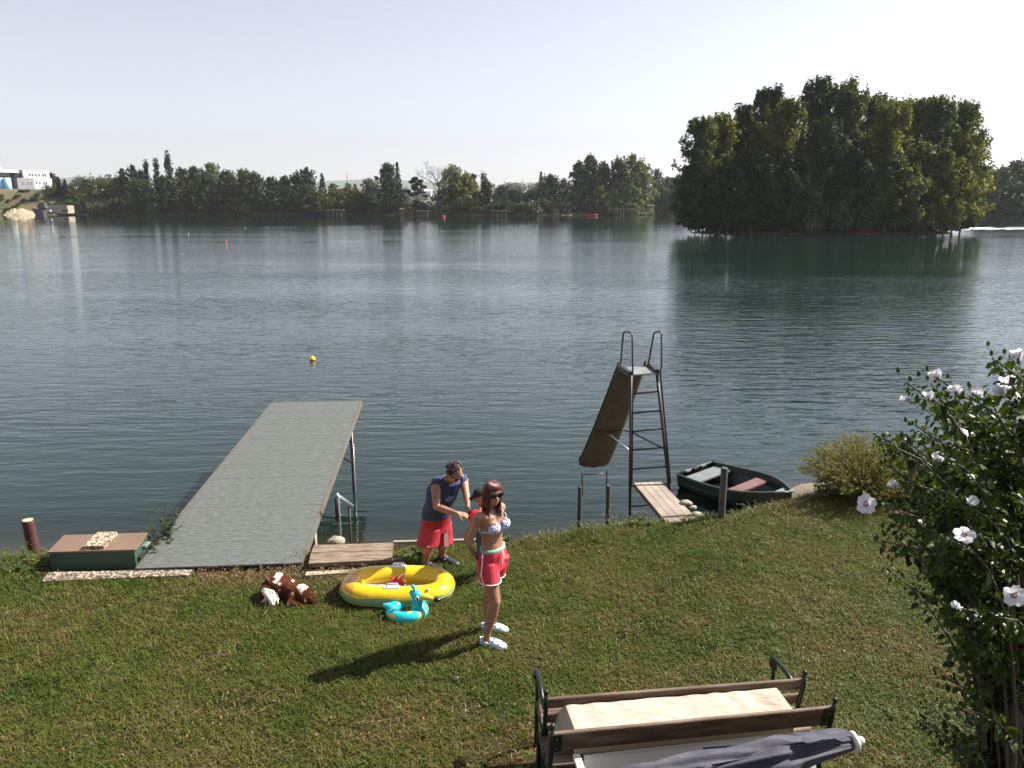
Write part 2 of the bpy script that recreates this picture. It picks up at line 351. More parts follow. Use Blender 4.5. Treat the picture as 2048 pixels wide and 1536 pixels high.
def blobs(kind, H, W, rg):
    """crown lobes for a tree of height H and crown width W"""
    c = []; r = []
    if kind in ('round', 'willow', 'tall'):
        base = {'round': .10, 'willow': .06, 'tall': .08}[kind]; n = {'round': 60, 'willow': 60, 'tall': 80}[kind]
        ph = rg.rand(3) * 6.283
        for i in range(n):                     # boughs: strings of small lobes climbing outwards to an uneven envelope
            t = (i + rg.rand()) / n; a = i * 2.39996 + rg.rand() * .6
            prof = {'round': math.sin(math.pi * min(1, t * .80 + .2)) ** .55, 'willow': math.sin(math.pi * min(1, t * .78 + .2)) ** .6, 'tall': math.sin(math.pi * min(1, .25 + .70 * t)) ** .75}[kind]
            prof *= .84 + .20 * math.sin(3 * a + ph[0] + 2 * t) + .18 * math.sin(3.2 * t * 6.283 + ph[1] + a)
            rr = max(.08, prof) * W / 2 * (.72 + .3 * rg.rand()); z1 = (base + (1 - base) * t) * H * (1 - .03 * rg.rand()); z0 = z1 - H * (.10 + .12 * rg.rand()) if kind != 'willow' else z1 - H * .02
            z0 = max(z0, H * .03)
            for q in (.3, .55, .8, 1.0):
                zz = z0 + (z1 - z0) * q ** .8
                if kind == 'willow': zz = z1 - H * .10 * q * q * (1.2 - t)
                c.append((rr * q * math.cos(a), rr * q * math.sin(a), zz)); k = W * (.055 + .05 * rg.rand()) * (1.25 - .45 * q)
                r.append((k, k, k * (1.5 if kind == 'willow' else 1.25)))
        for i in range(14 if kind == 'tall' else 7):   # leading shoots at the top
            a = rg.rand() * 6.283; rr = W * .24 * rg.rand(); k = W * .045
            for q in range(3): c.append((rr * math.cos(a), rr * math.sin(a), H * (.90 + .035 * q - .12 * (rr / W) ** 1 ))); r.append((k * (1.4 - q * .4), k * (1.4 - q * .4), k * 1.6))
    elif kind == 'poplar':
        for i in range(22):
            t = (i + .5) / 22; a = rg.rand() * 6.283; q = W * (.16 + .1 * rg.rand()); rr = W * .26 * math.sin(math.pi * min(1, t * .9 + .1)) ** .5 * rg.rand()
            c.append((rr * math.cos(a), rr * math.sin(a), (.08 + .9 * t) * H)); r.append((q, q, q * 2))
    elif kind == 'spruce':
        for i in range(60):
            t = (i + .5) / 60; a = i * 2.4; rr = W / 2 * (1 - t) ** .85; q = .07 * W + rr * .28
            c.append((rr * .7 * math.cos(a), rr * .7 * math.sin(a), (.1 + .9 * t) * H - rr * .12)); r.append((q, q, q * .35))
        c.append((0, 0, .97 * H)); r.append((W * .03, W * .03, H * .05))
    elif kind == 'pine':
        for i in range(16):
            t = i / 16; a = i * 2.4; rr = W * .42 * rg.rand() ** .5 * (1.1 - .6 * t); q = W * .13
            c.append((rr * math.cos(a), rr * math.sin(a), (.42 + .55 * t) * H)); r.append((q * 1.2, q * 1.2, q * .45))
    elif kind == 'shrub':
        for i in range(16):
            a = rg.rand() * 6.283; rr = W * .36 * math.sqrt(rg.rand()); q = W * (.14 + .08 * rg.rand())
            c.append((rr * math.cos(a), rr * math.sin(a), H * (.15 + .7 * rg.rand() * (1 - rr / W)))); r.append((q, q, min(q, H * .3)))
    return c, r
def trunk_mesh(kind, H, W, c, rg, mat):
    mb = MB(); r0 = max(.12, H * .014) * (1.3 if kind == 'bare' else 1)
    topz = H * {'poplar': .93, 'spruce': .97, 'pine': .92}.get(kind, .8)
    pts = [(W * .02 * rg.randn() * (i > 0), W * .02 * rg.randn() * (i > 0), topz * i / 6 - .4 * (i == 0)) for i in range(7)]
    mb.tube(pts, [r0 * (1.25 - i * .18) for i in range(7)], 7)
    if kind in ('round', 'willow', 'tall', 'pine'):
        for k in range(3, len(c), 8):
            e = Vector(c[k]); s = Vector((0, 0, max(H * .12, e.z * .55))); s.x, s.y = pts[2][0], pts[2][1]
            mid = (s + e) / 2 + Vector((0, 0, -.02 * H)); mb.tube([s, mid, e], [r0 * .4, r0 * .28, r0 * .1], 5)
    if kind == 'bare':
        def grow(p, d, L_, r, lv):
            q = p + d * L_; mb.tube([p, p + d * L_ * .5 + Vector(rg.randn(3)) * L_ * .05, q], [r, r * .8, r * .6], 5)
            if lv == 0: return
            for _ in range(3 if lv > 1 else 4):
                nd = (d + Vector(rg.randn(3)) * .42 + Vector((0, 0, .15))).normalized(); grow(q, nd, L_ * (.62 + .2 * rg.rand()), r * .58, lv - 1)
        for _ in range(6):
            a = rg.rand() * 6.283; grow(Vector((0, 0, H * (.18 + .15 * rg.rand()))), Vector((.6 * math.cos(a), .6 * math.sin(a), 1)).normalized(), H * .22, r0 * .55, 4)
    return mb.mesh('trunk')
BARK = M('tree_bark', (.07, .06, .05), .9, (.16, .15, .13), 2, .02)
PAL = {
 'idark': leaf_mat('island_leaves_dark', (.024, .035, .012), (.042, .056, .018), .3, .25),
 'imid': leaf_mat('island_leaves_green', (.045, .062, .018), (.088, .102, .030), .3, .36),
 'iolive': leaf_mat('island_leaves_olive', (.062, .074, .016), (.115, .12, .026), .3, .38),
 'dark': leaf_mat('leaves_dark_green', (.013, .022, .008), (.024, .036, .012), .3, .22),
 'mid': leaf_mat('leaves_mid_green', (.022, .034, .011), (.042, .055, .017), .3, .28),
 'olive': leaf_mat('leaves_olive_green', (.040, .050, .014), (.078, .084, .022), .3, .32),
 'light': leaf_mat('leaves_silvery_green', (.085, .105, .052), (.14, .16, .075), .3, .28),
 'yellow': leaf_mat('leaves_yellowing', (.080, .100, .018), (.150, .145, .028), .3, .35),
 'needle': leaf_mat('needles_blackish_green', (.012, .020, .011), (.020, .028, .014), .3, .12),
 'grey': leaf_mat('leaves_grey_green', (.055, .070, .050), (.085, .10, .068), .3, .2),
}
TREES = {}
def tree_kind(kind, H, W, pal, n, leaf, seed):
    key = (kind, round(H, 1), round(W, 1), pal, n, leaf, seed)
    if key in TREES: return TREES[key]
    rg = rs(seed); c, r = blobs('round' if kind == 'bare' else kind, H, W, rg)
    if kind == 'bare': cr = None
    else:
        V, F = leaf_cloud(c, r, n, leaf, rg, shell=.3 if kind in ('tall', 'willow', 'round') else .5, droop=1.5 if kind == 'willow' else 0, aspect=2.2 if kind == 'willow' else 1.5)
        V[:, 2] = np.maximum(V[:, 2], .05); cr = np_mesh('crown', V, F, PAL[pal])
    tm = trunk_mesh(kind, H, W, c, rg, BARK); tm.materials.append(BARK)
    TREES[key] = (cr, tm); return TREES[key]
def put_tree(kind, H, W, pal, n, leaf, seed, loc, label, name='broadleaf_tree', cat='tree', group=None, rot=0.0, s=1.0):
    cr, tm = tree_kind(kind, H, W, pal, n, leaf, seed)
    t = bpy.data.objects.new(name, None); C.objects.link(t); t.location = loc; t.rotation_euler = (0, 0, rot); t.scale = (s, s, s)
    props(t, label, cat, group)
    if cr is not None: o = bpy.data.objects.new('crown' if kind != 'shrub' else 'foliage', cr); C.objects.link(o); o.parent = t
    o = bpy.data.objects.new('trunk' if kind != 'shrub' else 'stem', tm); C.objects.link(o); o.parent = t
    return t
NAMES = {'round': 'broadleaf_tree', 'tall': 'tall_tree', 'willow': 'willow_tree', 'poplar': 'poplar_tree', 'spruce': 'spruce_tree', 'pine': 'pine_tree', 'shrub': 'shrub', 'bare': 'bare_tree'}

# the island ----------------------------------------------------
IY = 5.51 / math.tan(math.radians(2.36)); IC = J(1655, 468, 140)
V = []; F = []
for j in range(13):
    for i in range(49):
        a = 2 * math.pi * i / 48; q = j / 12
        rx = 25.5 + 1.5 * mnoise.noise(Vector((math.cos(a) * 2, math.sin(a) * 2, 0))); ry = 8.5
        x = IC.x + rx * q * math.cos(a); y = 142 + ry * q * math.sin(a)
        V.append((x, y, WZ - .7 + 1.7 * (1 - q ** 5) + .25 * mnoise.noise(Vector((x * .4, y * .4, 2)))))
for j in range(12):
    for i in range(48): a = j * 49 + i; F.append((a, a + 49, a + 50, a + 1))
o = bpy.data.objects.new('island_ground', np_mesh('island_ground', V, F, M('island_earth', (.03, .028, .018), .95, (.09, .075, .05), .8, .1), True)); C.objects.link(o)
props(o, kind='structure', label='low earth bank of the wooded island')
ISL = [  # px, crown width px, top py, base distance, kind, palette, label
 (1400, 92, 232, 138, 'tall', 'mid', 'open leafed tree at the left tip of the island with sky showing through'),
 (1436, 96, 225, 141, 'tall', 'olive', 'airy olive tree with rusty leaves beside the left tip of the island'),
 (1385, 70, 330, 136, 'round', 'dark', 'low dark tree leaning over the water at the island left tip'),
 (1478, 92, 208, 143, 'tall', 'dark', 'slim dark tree stepping down left of the twin island peaks'),
 (1522, 100, 172, 146, 'tall', 'dark', 'dark peaked tree, the left of the two highest peaks on the island'),
 (1560, 112, 196, 139, 'tall', 'olive', 'yellow green poplar in front between the two highest island peaks'),
 (1625, 112, 154, 145, 'tall', 'dark', 'highest dark tree of the island with a ragged flat top'),
 (1680, 110, 160, 143, 'tall', 'mid', 'tall green tree just right of the highest island tree'),
 (1640, 100, 235, 136, 'round', 'dark', 'dense dark tree in the middle front of the island'),
 (1738, 106, 188, 146, 'tall', 'mid', 'feathery green tree right of the island centre, behind the bright olive one'),
 (1765, 112, 203, 138, 'tall', 'yellow', 'sunlit yellow green tree with open twigs right of the island centre'),
 (1800, 110, 198, 144, 'tall', 'olive', 'olive tree between the sunlit yellow one and the dark one by the dip'),
 (1848, 112, 193, 141, 'tall', 'mid', 'rounded green tree, second from the right end of the island'),
 (1912, 104, 201, 143, 'tall', 'mid', 'tall ragged tree that closes the right end of the island'),
 (1922, 84, 268, 139, 'tall', 'yellow', 'yellow edged tree hanging over the water at the island right end'),
 (1880, 96, 300, 136, 'round', 'olive', 'low brownish olive tree near the right end of the island'),
 (1505, 96, 290, 136, 'round', 'dark', 'shaded bushy tree low on the left half of the island'),
 (1445, 90, 320, 136, 'round', 'dark', 'shaded bushy tree just behind the left tip of the island'),
 (1570, 100, 300, 135, 'round', 'dark', 'shaded bushy tree left of the pale willow on the island'),
 (1700, 110, 280, 136, 'round', 'dark', 'shaded bushy tree right of the pale willow on the island'),
 (1775, 104, 300, 135, 'round', 'mid', 'shaded bushy tree under the sunlit yellow one'),
 (1832, 104, 285, 136, 'round', 'mid', 'brownish green bushy tree low in the right half of the island'),
 (1628, 42, 372, 134, 'willow', 'light', 'small pale willow catching light at the island waterline'),
 (1680, 44, 400, 134, 'willow', 'grey', 'small grey willow right of the pale one at the island waterline'),
 (1730, 50, 395, 134.5, 'willow', 'mid', 'small dull green willow at the island waterline right of the grey one'),
 (1890, 60, 390, 136, 'willow', 'light', 'pale drooping willow at the island waterline near its right end'),
 (1925, 46, 395, 139, 'willow', 'olive', 'small olive willow bending to the water at the very right of the island'),
]
for k, (px, wpx, py, Y, kind, pal, lab) in enumerate(ISL):
    b = J(px, 400, Y); zb = -.5; top = J(px, py, Y).z; W = wpx / FPX * Y * 1.32; pal = {'dark': 'idark', 'mid': 'imid', 'olive': 'iolive'}.get(pal, pal)
    H = top - zb; nleaf = int(10500 * min(1.9, (H * W) / 160) if kind != 'willow' else 2600)
    put_tree(kind, H, W, pal, nleaf, .34 if kind != 'willow' else .3, 100 + k, (b.x, Y, zb), lab, NAMES[kind], rot=0)
rg = rs(5)
for k in range(34):       # undergrowth hiding the feet of the trees
    px = 1385 + 550 * (k + .5) / 34; Y = 134.3 + abs(px - 1655) / 300 * 3.5 + rg.rand() * 1.5
    b = J(px, 400, Y); put_tree('shrub', 3.6, 4.6, ['dark', 'mid', 'dark', 'olive'][k % 4], 1000, .3, 300 + k % 4, (b.x, Y, -.9), 'low leafy shrub in the dark undergrowth along the island waterline', 'shrub', 'shrub', 'shrubs along the island waterline', rg.rand() * 6, .75 + .55 * rg.rand())

# the far shore -------------------------------------------------
FT = [  # px, width, top, distance, kind, palette, label
 (107, 22, 346, 380, 'round', 'dark', 'dark tree clump right behind the white building'),
 (118, 18, 354, 385, 'round', 'dark', 'small dark tree peeping past the dark clump behind the white building'),
 (121, 12, 361, 345, 'spruce', 'needle', 'left of the two small dark conifers right of the white building'),
 (134, 15, 359, 345, 'spruce', 'needle', 'right of the two small dark conifers right of the white building'),
 (176, 44, 362, 352, 'round', 'mid', 'low green tree before the white shed roof'),
 (212, 48, 364, 348, 'round', 'olive', 'low olive tree right of the white shed roof'),
 (238, 36, 356, 352, 'round', 'mid', 'green tree at the foot of the first tall dark tree'),
 (250, 26, 338, 346, 'round', 'dark', 'leftmost tall dark tree of the far wood'),
 (270, 26, 330, 344, 'round', 'dark', 'tall dark pointed tree left of the three poplars'),
 (286, 24, 339, 342, 'round', 'mid', 'middling tree just left of the first poplar'),
 (298, 19, 322, 346, 'poplar', 'mid', 'leftmost of the three columnar poplars'),
 (319, 19, 319, 346, 'poplar', 'mid', 'middle one of the three columnar poplars'),
 (344, 23, 308, 346, 'poplar', 'dark', 'tallest and rightmost of the three columnar poplars'),
 (330, 56, 352, 338, 'round', 'mid', 'broad green tree under the three poplars'),
 (282, 56, 360, 336, 'round', 'mid', 'broad green tree left below the poplars'),
 (368, 46, 337, 342, 'round', 'olive', 'olive tree right beside the tallest poplar'),
 (394, 38, 332, 344, 'round', 'dark', 'dark tree between the olive and the silvery crown'),
 (425, 44, 325, 346, 'round', 'light', 'silvery crown standing highest right of the poplars'),
 (410, 56, 350, 336, 'round', 'mid', 'broad tree in front of the silvery crown'),
 (455, 50, 341, 340, 'round', 'mid', 'green tree right of the silvery crown'),
 (488, 56, 339, 338, 'round', 'olive', 'broad olive tree with a domed top left of the low gap'),
 (512, 40, 344, 336, 'round', 'dark', 'dark tree at the right shoulder of the domed olive one'),
 (545, 48, 356, 344, 'round', 'dark', 'low dark tree in the dip left of the garden trees'),
 (572, 46, 353, 346, 'round', 'dark', 'flat topped dark tree in the dip'),
 (596, 40, 346, 344, 'round', 'dark', 'dark tree left of the high one beside the spruce'),
 (617, 38, 337, 342, 'round', 'dark', 'high dark tree next to the pointed spruce'),
 (646, 26, 347, 340, 'spruce', 'needle', 'pointed dark spruce at the edge of the hill gap'),
 (560, 60, 372, 334, 'round', 'dark', 'shaded round tree low under the dip'),
 (612, 60, 370, 334, 'round', 'mid', 'leafy tree low before the high dark one'),
 (636, 44, 384, 332, 'round', 'olive', 'small olive tree below the pointed spruce'),
 (668, 36, 380, 336, 'round', 'olive', 'olive bushy tree below the hill gap, left one'),
 (698, 44, 378, 336, 'round', 'olive', 'olive bushy tree below the red roof'),
 (668, 26, 366, 430, 'pine', 'dark', 'dark flat crowned pine behind the hill gap'),
 (697, 20, 366, 520, 'round', 'grey', 'hazy grey tree left of the red roof'),
 (711, 12, 367, 540, 'round', 'grey', 'small hazy tree right of the red roof'),
 (740, 38, 357, 344, 'round', 'grey', 'dull grey tree left of the tall drooping one'),
 (722, 36, 384, 336, 'round', 'dark', 'dark low tree between the grey and the olive ones'),
 (776, 40, 328, 336, 'willow', 'mid', 'tall drooping birch left of the tall spruce'),
 (796, 26, 325, 340, 'spruce', 'needle', 'tall ragged spruce rising behind the drooping birch'),
 (783, 58, 365, 333, 'round', 'dark', 'dark leafy mass below the drooping birch'),
 (833, 40, 353, 338, 'pine', 'needle', 'layered dark pine standing alone left of the bare tree'),
 (877, 62, 315, 336, 'bare', 'mid', 'leafless grey tree with forked bare branches'),
 (907, 54, 333, 334, 'willow', 'light', 'pale green willow right of the leafless tree'),
 (932, 46, 350, 332, 'willow', 'yellow', 'yellowing willow in front of the pale green one'),
 (946, 22, 346, 342, 'round', 'dark', 'dark pointed top behind the yellowing willow'),
 (968, 28, 351, 340, 'poplar', 'dark', 'narrow dark tree right of the yellowing willow'),
 (975, 34, 364, 330, 'willow', 'mid', 'drooping green tree with a pale trunk at the spit'),
 (895, 70, 378, 332, 'round', 'dark', 'shaded round tree under the leafless one'),
 (940, 60, 385, 331, 'round', 'dark', 'shaded round tree under the yellowing willow'),
 (1003, 40, 371, 350, 'round', 'dark', 'low dark tree right of the spit'),
 (1030, 50, 382, 344, 'round', 'dark', 'low dark tree below the masts'),
 (1058, 44, 384, 340, 'round', 'mid', 'low green tree left of the fir'),
 (1082, 22, 344, 340, 'spruce', 'needle', 'fir with a pointed tip left of the big rounded group'),
 (1100, 50, 350, 338, 'round', 'dark', 'dark round tree right of the fir'),
 (1128, 26, 357, 430, 'round', 'grey', 'hazy grey tree in the notch before the big group'),
 (1090, 70, 380, 334, 'round', 'dark', 'shaded round tree under the fir'),
 (1157, 40, 325, 336, 'willow', 'dark', 'dark drooping tree at the left of the big group'),
 (1180, 40, 311, 340, 'willow', 'mid', 'high birch like tree at the left peak of the big group'),
 (1205, 50, 328, 336, 'willow', 'mid', 'green drooping tree in the dip of the big group'),
 (1236, 56, 320, 336, 'willow', 'olive', 'olive drooping tree in the middle of the big group'),
 (1263, 60, 308, 334, 'round', 'olive', 'highest sunlit olive tree of the big group'),
 (1280, 44, 325, 331, 'willow', 'light', 'pale sunlit willow at the right edge of the big group'),
 (1166, 60, 366, 333, 'round', 'dark', 'shaded tree low at the left of the big group'),
 (1200, 36, 372, 328, 'round', 'yellow', 'small yellow tree at the waterline before the big group'),
 (1228, 40, 382, 327, 'willow', 'light', 'small silvery willow right of the yellow tree'),
 (1258, 46, 360, 328, 'willow', 'light', 'silvery willow at the waterline below the sunlit olive tree'),
 (1311, 38, 338, 440, 'round', 'dark', 'dark tree beyond the inlet, left of two'),
 (1335, 34, 354, 430, 'round', 'mid', 'green tree beyond the inlet, right of the dark one'),
 (1322, 46, 372, 405, 'round', 'mid', 'lower leafy tree at the mouth of the inlet'),
 (1358, 60, 350, 450, 'round', 'dark', 'dark tree beyond the inlet next to the island'),
 (1345, 44, 380, 400, 'round', 'dark', 'low dark tree at the waterline of the inlet'),
 (1975, 44, 338, 285, 'willow', 'mid', 'drooping tree just right of the island on the right shore'),
 (1998, 52, 332, 290, 'round', 'grey', 'grey green tree between the two on the right shore'),
 (2028, 56, 320, 292, 'round', 'mid', 'taller round tree near the right edge of the right shore'),
 (2062, 60, 326, 290, 'round', 'dark', 'dark tree cut by the right edge of the view'),
 (1985, 60, 372, 280, 'round', 'dark', 'shaded tree at the waterline right of the island'),
 (2032, 70, 368, 278, 'round', 'dark', 'shaded tree at the waterline near the right edge'),
 (2110, 80, 330, 285, 'round', 'mid', 'broad tree beyond the right edge of the view'),
]
for k, (px, wpx, py, Y, kind, pal, lab) in enumerate(FT):
    b = J(px, 400, Y); zb = max(far_z(b.x, Y), -.9) - .1; top = J(px, py, Y).z
    if px < 150: zb = far_z(b.x, Y) - .3
    W = wpx / FPX * Y * (1.5 if kind in ('round', 'willow', 'tall') else 1.12); H = top - zb
    put_tree(kind, H, W, pal, int(1500 * max(.6, min(2.2, H * W / 130))), .62 if kind not in ('spruce', 'poplar') else .55, 500 + k, (b.x, Y, zb), lab, NAMES[kind])
rg = rs(9); pals = ['dark', 'mid', 'dark', 'olive', 'dark', 'grey', 'mid']
for k in range(86):       # shoreline scrub
    px = 130 + 1180 * k / 86 + rg.rand() * 12; Y0 = 0
    b = J(px, 400, 330); Y = far_edge(b.x * 1.0) + 2.5 + rg.rand() * 4; b = J(px, 400, Y)
    put_tree('shrub', 5.5, 8.5, pals[k % 7], 520, .6, 400 + k % 7, (b.x, Y, max(far_z(b.x, Y), WZ) - .3), 'leafy shrub in the continuous scrub along the far waterline', 'shrub', 'shrub', 'shrubs along the far waterline', rg.rand() * 6, .6 + .6 * rg.rand())
for k in range(26):
    px = 1950 + 170 * k / 26; b = J(px, 400, 278); Y = far_edge(b.x) + 2 + rg.rand() * 3; b = J(px, 400, Y)
    put_tree('shrub', 5.5, 8.5, pals[k % 7], 520, .6, 400 + k % 7, (b.x, Y, WZ), 'leafy shrub at the waterline of the right shore beside the island', 'shrub', 'shrub', 'shrubs along the right shore', rg.rand() * 6, .6 + .5 * rg.rand())
for k in range(16):
    px = 1296 + 76 * k / 16; Y = 395 + 8 * rg.rand() if k % 2 else 430; b = J(px, 400, Y); 
    put_tree('shrub', 5.5, 8.5, pals[k % 5], 520, .6, 400 + k % 5, (b.x, Y, WZ), 'leafy shrub along the waterline of the inlet left of the island', 'shrub', 'shrub', 'shrubs along the inlet', rg.rand() * 6, .8 + .5 * rg.rand())
for k in range(62):       # the scrubby slope under the building
    px = (78 + 75 * rg.rand() + 30 * (k % 3)) if k < 22 else 125 * rg.rand() - 5; Y = 335 + 14 * rg.rand() if k < 22 else 331 + 18 * rg.rand(); b = J(px, 400, Y)
    put_tree('shrub', 5.5, 8.5, ['mid', 'olive', 'dark', 'olive'][k % 4], 520, .6, 420 + k % 4, (b.x, Y, far_z(b.x, Y) - .4), 'rough shrub on the slope between the white building and the lake', 'shrub', 'shrub', 'shrubs on the slope below the white building', rg.rand() * 6, (.4 + .5 * rg.rand()) if k < 22 else (.2 + .25 * rg.rand()))
# far-off woods that read as one mass
def wood(name, x0, x1, py0, Y, amp, n, pal, lab, seed):
    rg = rs(seed); c = []; r = []
    for k in range(n):
        px = x0 + (x1 - x0) * rg.rand(); e = min(1, min(px - x0, x1 - px) / ((x1 - x0) * .25) + .2); b = J(px, 400, Y + 40 * rg.rand()); topz = J(px, py0 + (402 - py0) * (1 - e) * .7 + amp * rg.rand(), b.y).z
        for z in np.arange(0, topz, 5): c.append((b.x, b.y, z + (topz - z) * .1)); r.append(4.2)
        c.append((b.x, b.y, topz - 4)); r.append(4)
    V, F = leaf_cloud(c, r, n * 160, 1.3, rg, shell=.7)
    V[:, 2] = np.maximum(V[:, 2], -.5)
    o = bpy.data.objects.new(name, np_mesh(name, V, F, PAL[pal])); C.objects.link(o); props(o, kind='stuff', label=lab)
wood('distant_woods', 132, 262, 355, 900, 5, 60, 'dark', 'dark distant wood on the rise right of the white building', 1)
wood('distant_woods', 640, 860, 376, 1000, 5, 70, 'grey', 'hazy distant wood below the hills', 2)
wood('distant_woods', 985, 1150, 367, 900, 5, 70, 'grey', 'hazy distant wood seen between the spit and the fir', 3)
wood('distant_woods', 1290, 1420, 380, 640, 4, 40, 'dark', 'dark wood closing the inlet', 4)
# ---------------------------------------------------------------- buildings and other far things
WHITE = M('white_render', (.80, .80, .78), .7); GREYW = M('grey_render', (.26, .25, .27), .7); DARKG = M('dark_cladding', (.05, .05, .06), .5)
GLASS = M('window_glass', (.05, .06, .07), .15, spec=.8); CONC = M('concrete', (.30, .27, .22), .9, (.20, .17, .14), 1.5, .01); WROOF = M('white_metal_roof', (.62, .64, .66), .4)
BLUE = M('pale_blue_tank_paint', (.22, .48, .66), .45, (.28, .55, .72), .15)
def PX(px, py, Y): return J(px, py, Y)
YB = 366.0
def face_box(mb, x0, x1, y0, y1, Y, depth):     # a block whose front spans those surveyed corners at distance Y
    a = PX(x0, y1, Y); b = PX(x1, y0, Y); mb.box(((a.x + b.x) / 2, Y + depth / 2, (a.z + b.z) / 2), (abs(b.x - a.x), depth, abs(b.z - a.z)))
bb = PX(62, 384, YB)
bld = thing('office_building', (bb.x, YB + 6, bb.z - 1), 'long white and grey flat roofed building on the left bank above the lake', 'building')
mb = MB(); face_box(mb, 42, 88, 340, 390, YB, 14); mb.build('main_block', WHITE, bld)
mb = MB(); face_box(mb, 87.9, 98, 356, 388, YB + 1, 11); mb.build('side_block', WHITE, bld)
mb = MB(); face_box(mb, 18, 48, 356, 386, YB - 2, 12); mb.build('grey_block', GREYW, bld)
mb = MB(); face_box(mb, 28, 42, 340, 355, YB + 2, 9); mb.build('stair_block', DARKG, bld)
mb = MB(); face_box(mb, -60, 28, 347, 386, YB + 3, 9); mb.build('rear_block', DARKG, bld)
mb = MB(); face_box(mb, -60, 27, 340, 346, YB, 12); mb.build('roof', WROOF, bld)
mb = MB(); face_box(mb, 2, 5, 333, 340, YB + 4, 2); face_box(mb, 6, 10, 335.5, 340, YB + 4, 2); mb.build('roof_vent', WHITE, bld)
mb = MB(); face_box(mb, 41.5, 88.4, 339.2, 340.2, YB - .15, 14.3); mb.build('parapet', WROOF, bld)
def window(px, py, w, h, Y):
    a = PX(px - w / 2, py + h / 2, Y); b = PX(px + w / 2, py - h / 2, Y); cx, cz = (a.x + b.x) / 2, (a.z + b.z) / 2; W, H = b.x - a.x, b.z - a.z
    f = MB().box((cx, Y - .06, cz - H / 2 - .06), (W + .3, .2, .12)).box((cx - W / 2 - .06, Y - .05, cz), (.12, .14, H)).box((cx + W / 2 + .06, Y - .05, cz), (.12, .14, H)).box((cx, Y - .05, cz + H / 2 + .06), (W + .24, .14, .12)).build('window', WROOF, bld)
    MB().box((cx, Y - .03, cz), (W, .05, H)).build('pane', GLASS, f)
for x in (48.5, 54.5, 61, 67.5, 76, 81.5): window(x, 349.5, 2.6, 4.6, YB)
for x in (55.5, 62.5, 69.5, 78, 83.5): window(x, 365.5, 2.3, 4.4, YB)
for x in (65.5, 71, 79.5, 84.5): window(x, 381.5, 2.4, 4.2, YB)
for x in (28, 37.5, 44): window(x, 365.5, 2.2, 4.2, YB - 2)
for x in (28, 33): window(x, 381, 3.2, 4, YB - 2)
for x in (90.5, 94.5): window(x, 365.5, 2.2, 4.4, YB + 1)
for x in (8, 16): window(x, 350.5, 6, 4, YB + 3)
bld.rotation_euler = (0, 0, R(50)); bld.scale = (.9, 1, 1); bld.location.x -= 3.5
for i, (x, lab) in enumerate(((4.5, 'pale blue round tank cut by the left edge of the view'), (17.5, 'pale blue round tank standing against the grey block of the building'))):
    p = PX(x, 385.5, 352); q = PX(x, 357, 352); r = 7.0 / FPX * 352
    t = thing('storage_tank', (p.x, 352, p.z), lab, 'tank', 'blue tanks before the building')
    MB().loft([((p.x, 352, p.z - .6), (r, 0, 0), (0, r, 0)), ((p.x, 352, q.z), (r * .93, 0, 0), (0, r * .93, 0))], 24).build('tank_body', BLUE, t, True)
    MB().loft([((p.x, 352, q.z + .02), (r * .95, 0, 0), (0, r * .95, 0)), ((p.x, 352, q.z + .3), (r * .8, 0, 0), (0, r * .8, 0))], 24).build('lid', WROOF, t)
def shed(x0, x1, y0, y1, Y, roofm, wallm, lab, name='shed', cat='shed', pitch=.35):
    a = PX(x0, y1, Y); b = PX(x1, y0, Y); W = b.x - a.x; Hh = b.z - a.z; cx = (a.x + b.x) / 2
    t = thing(name, (cx, Y, a.z - 1.5), lab, cat); wz = a.z + Hh * (1 - pitch)
    MB().box((cx, Y + 4, (a.z - 1.5 + wz) / 2), (W, 8, wz - a.z + 1.5)).build('wall', wallm, t)
    e = .4; MB().add([(a.x - e, Y - e, wz), (b.x + e, Y - e, wz), (b.x + e, Y + 8 + e, wz), (a.x - e, Y + 8 + e, wz), (a.x - e, Y + 4, b.z), (b.x + e, Y + 4, b.z)], [[0, 1, 5, 4], [2, 3, 4, 5], [1, 2, 5], [3, 0, 4], [3, 2, 1, 0]]).build('roof', roofm, t)
    MB().box((cx - W * .2, Y - .04, (a.z + wz) / 2 - .2), (W * .12, .08, max(.3, (wz - a.z) * .6))).build('door', DARKG, t)
    return t
RED = M('red_roof_tiles', (.40, .06, .05), .7); BRN = M('brown_boards', (.10, .06, .035), .8, (.16, .10, .06), 1)
shed(144, 163, 372.5, 380, 480, WROOF, WHITE, 'low shed with a white sloping roof behind the trees right of the building', pitch=.7)
shed(190, 199, 370.5, 376, 560, WROOF, WHITE, 'distant shed showing only its white roof')
shed(698, 717, 377, 386, 560, RED, WHITE, 'distant house with a bright red roof in the gap under the hills', 'house', 'house')
shed(846, 862, 379, 388, 600, WROOF, WHITE, 'distant pale roofed house between the pine and the leafless tree', 'house', 'house')
shed(800, 827, 416, 425, 325, BRN, BRN, 'brown boat shed at the waterline below the birch', 'boat_shed', pitch=.25)
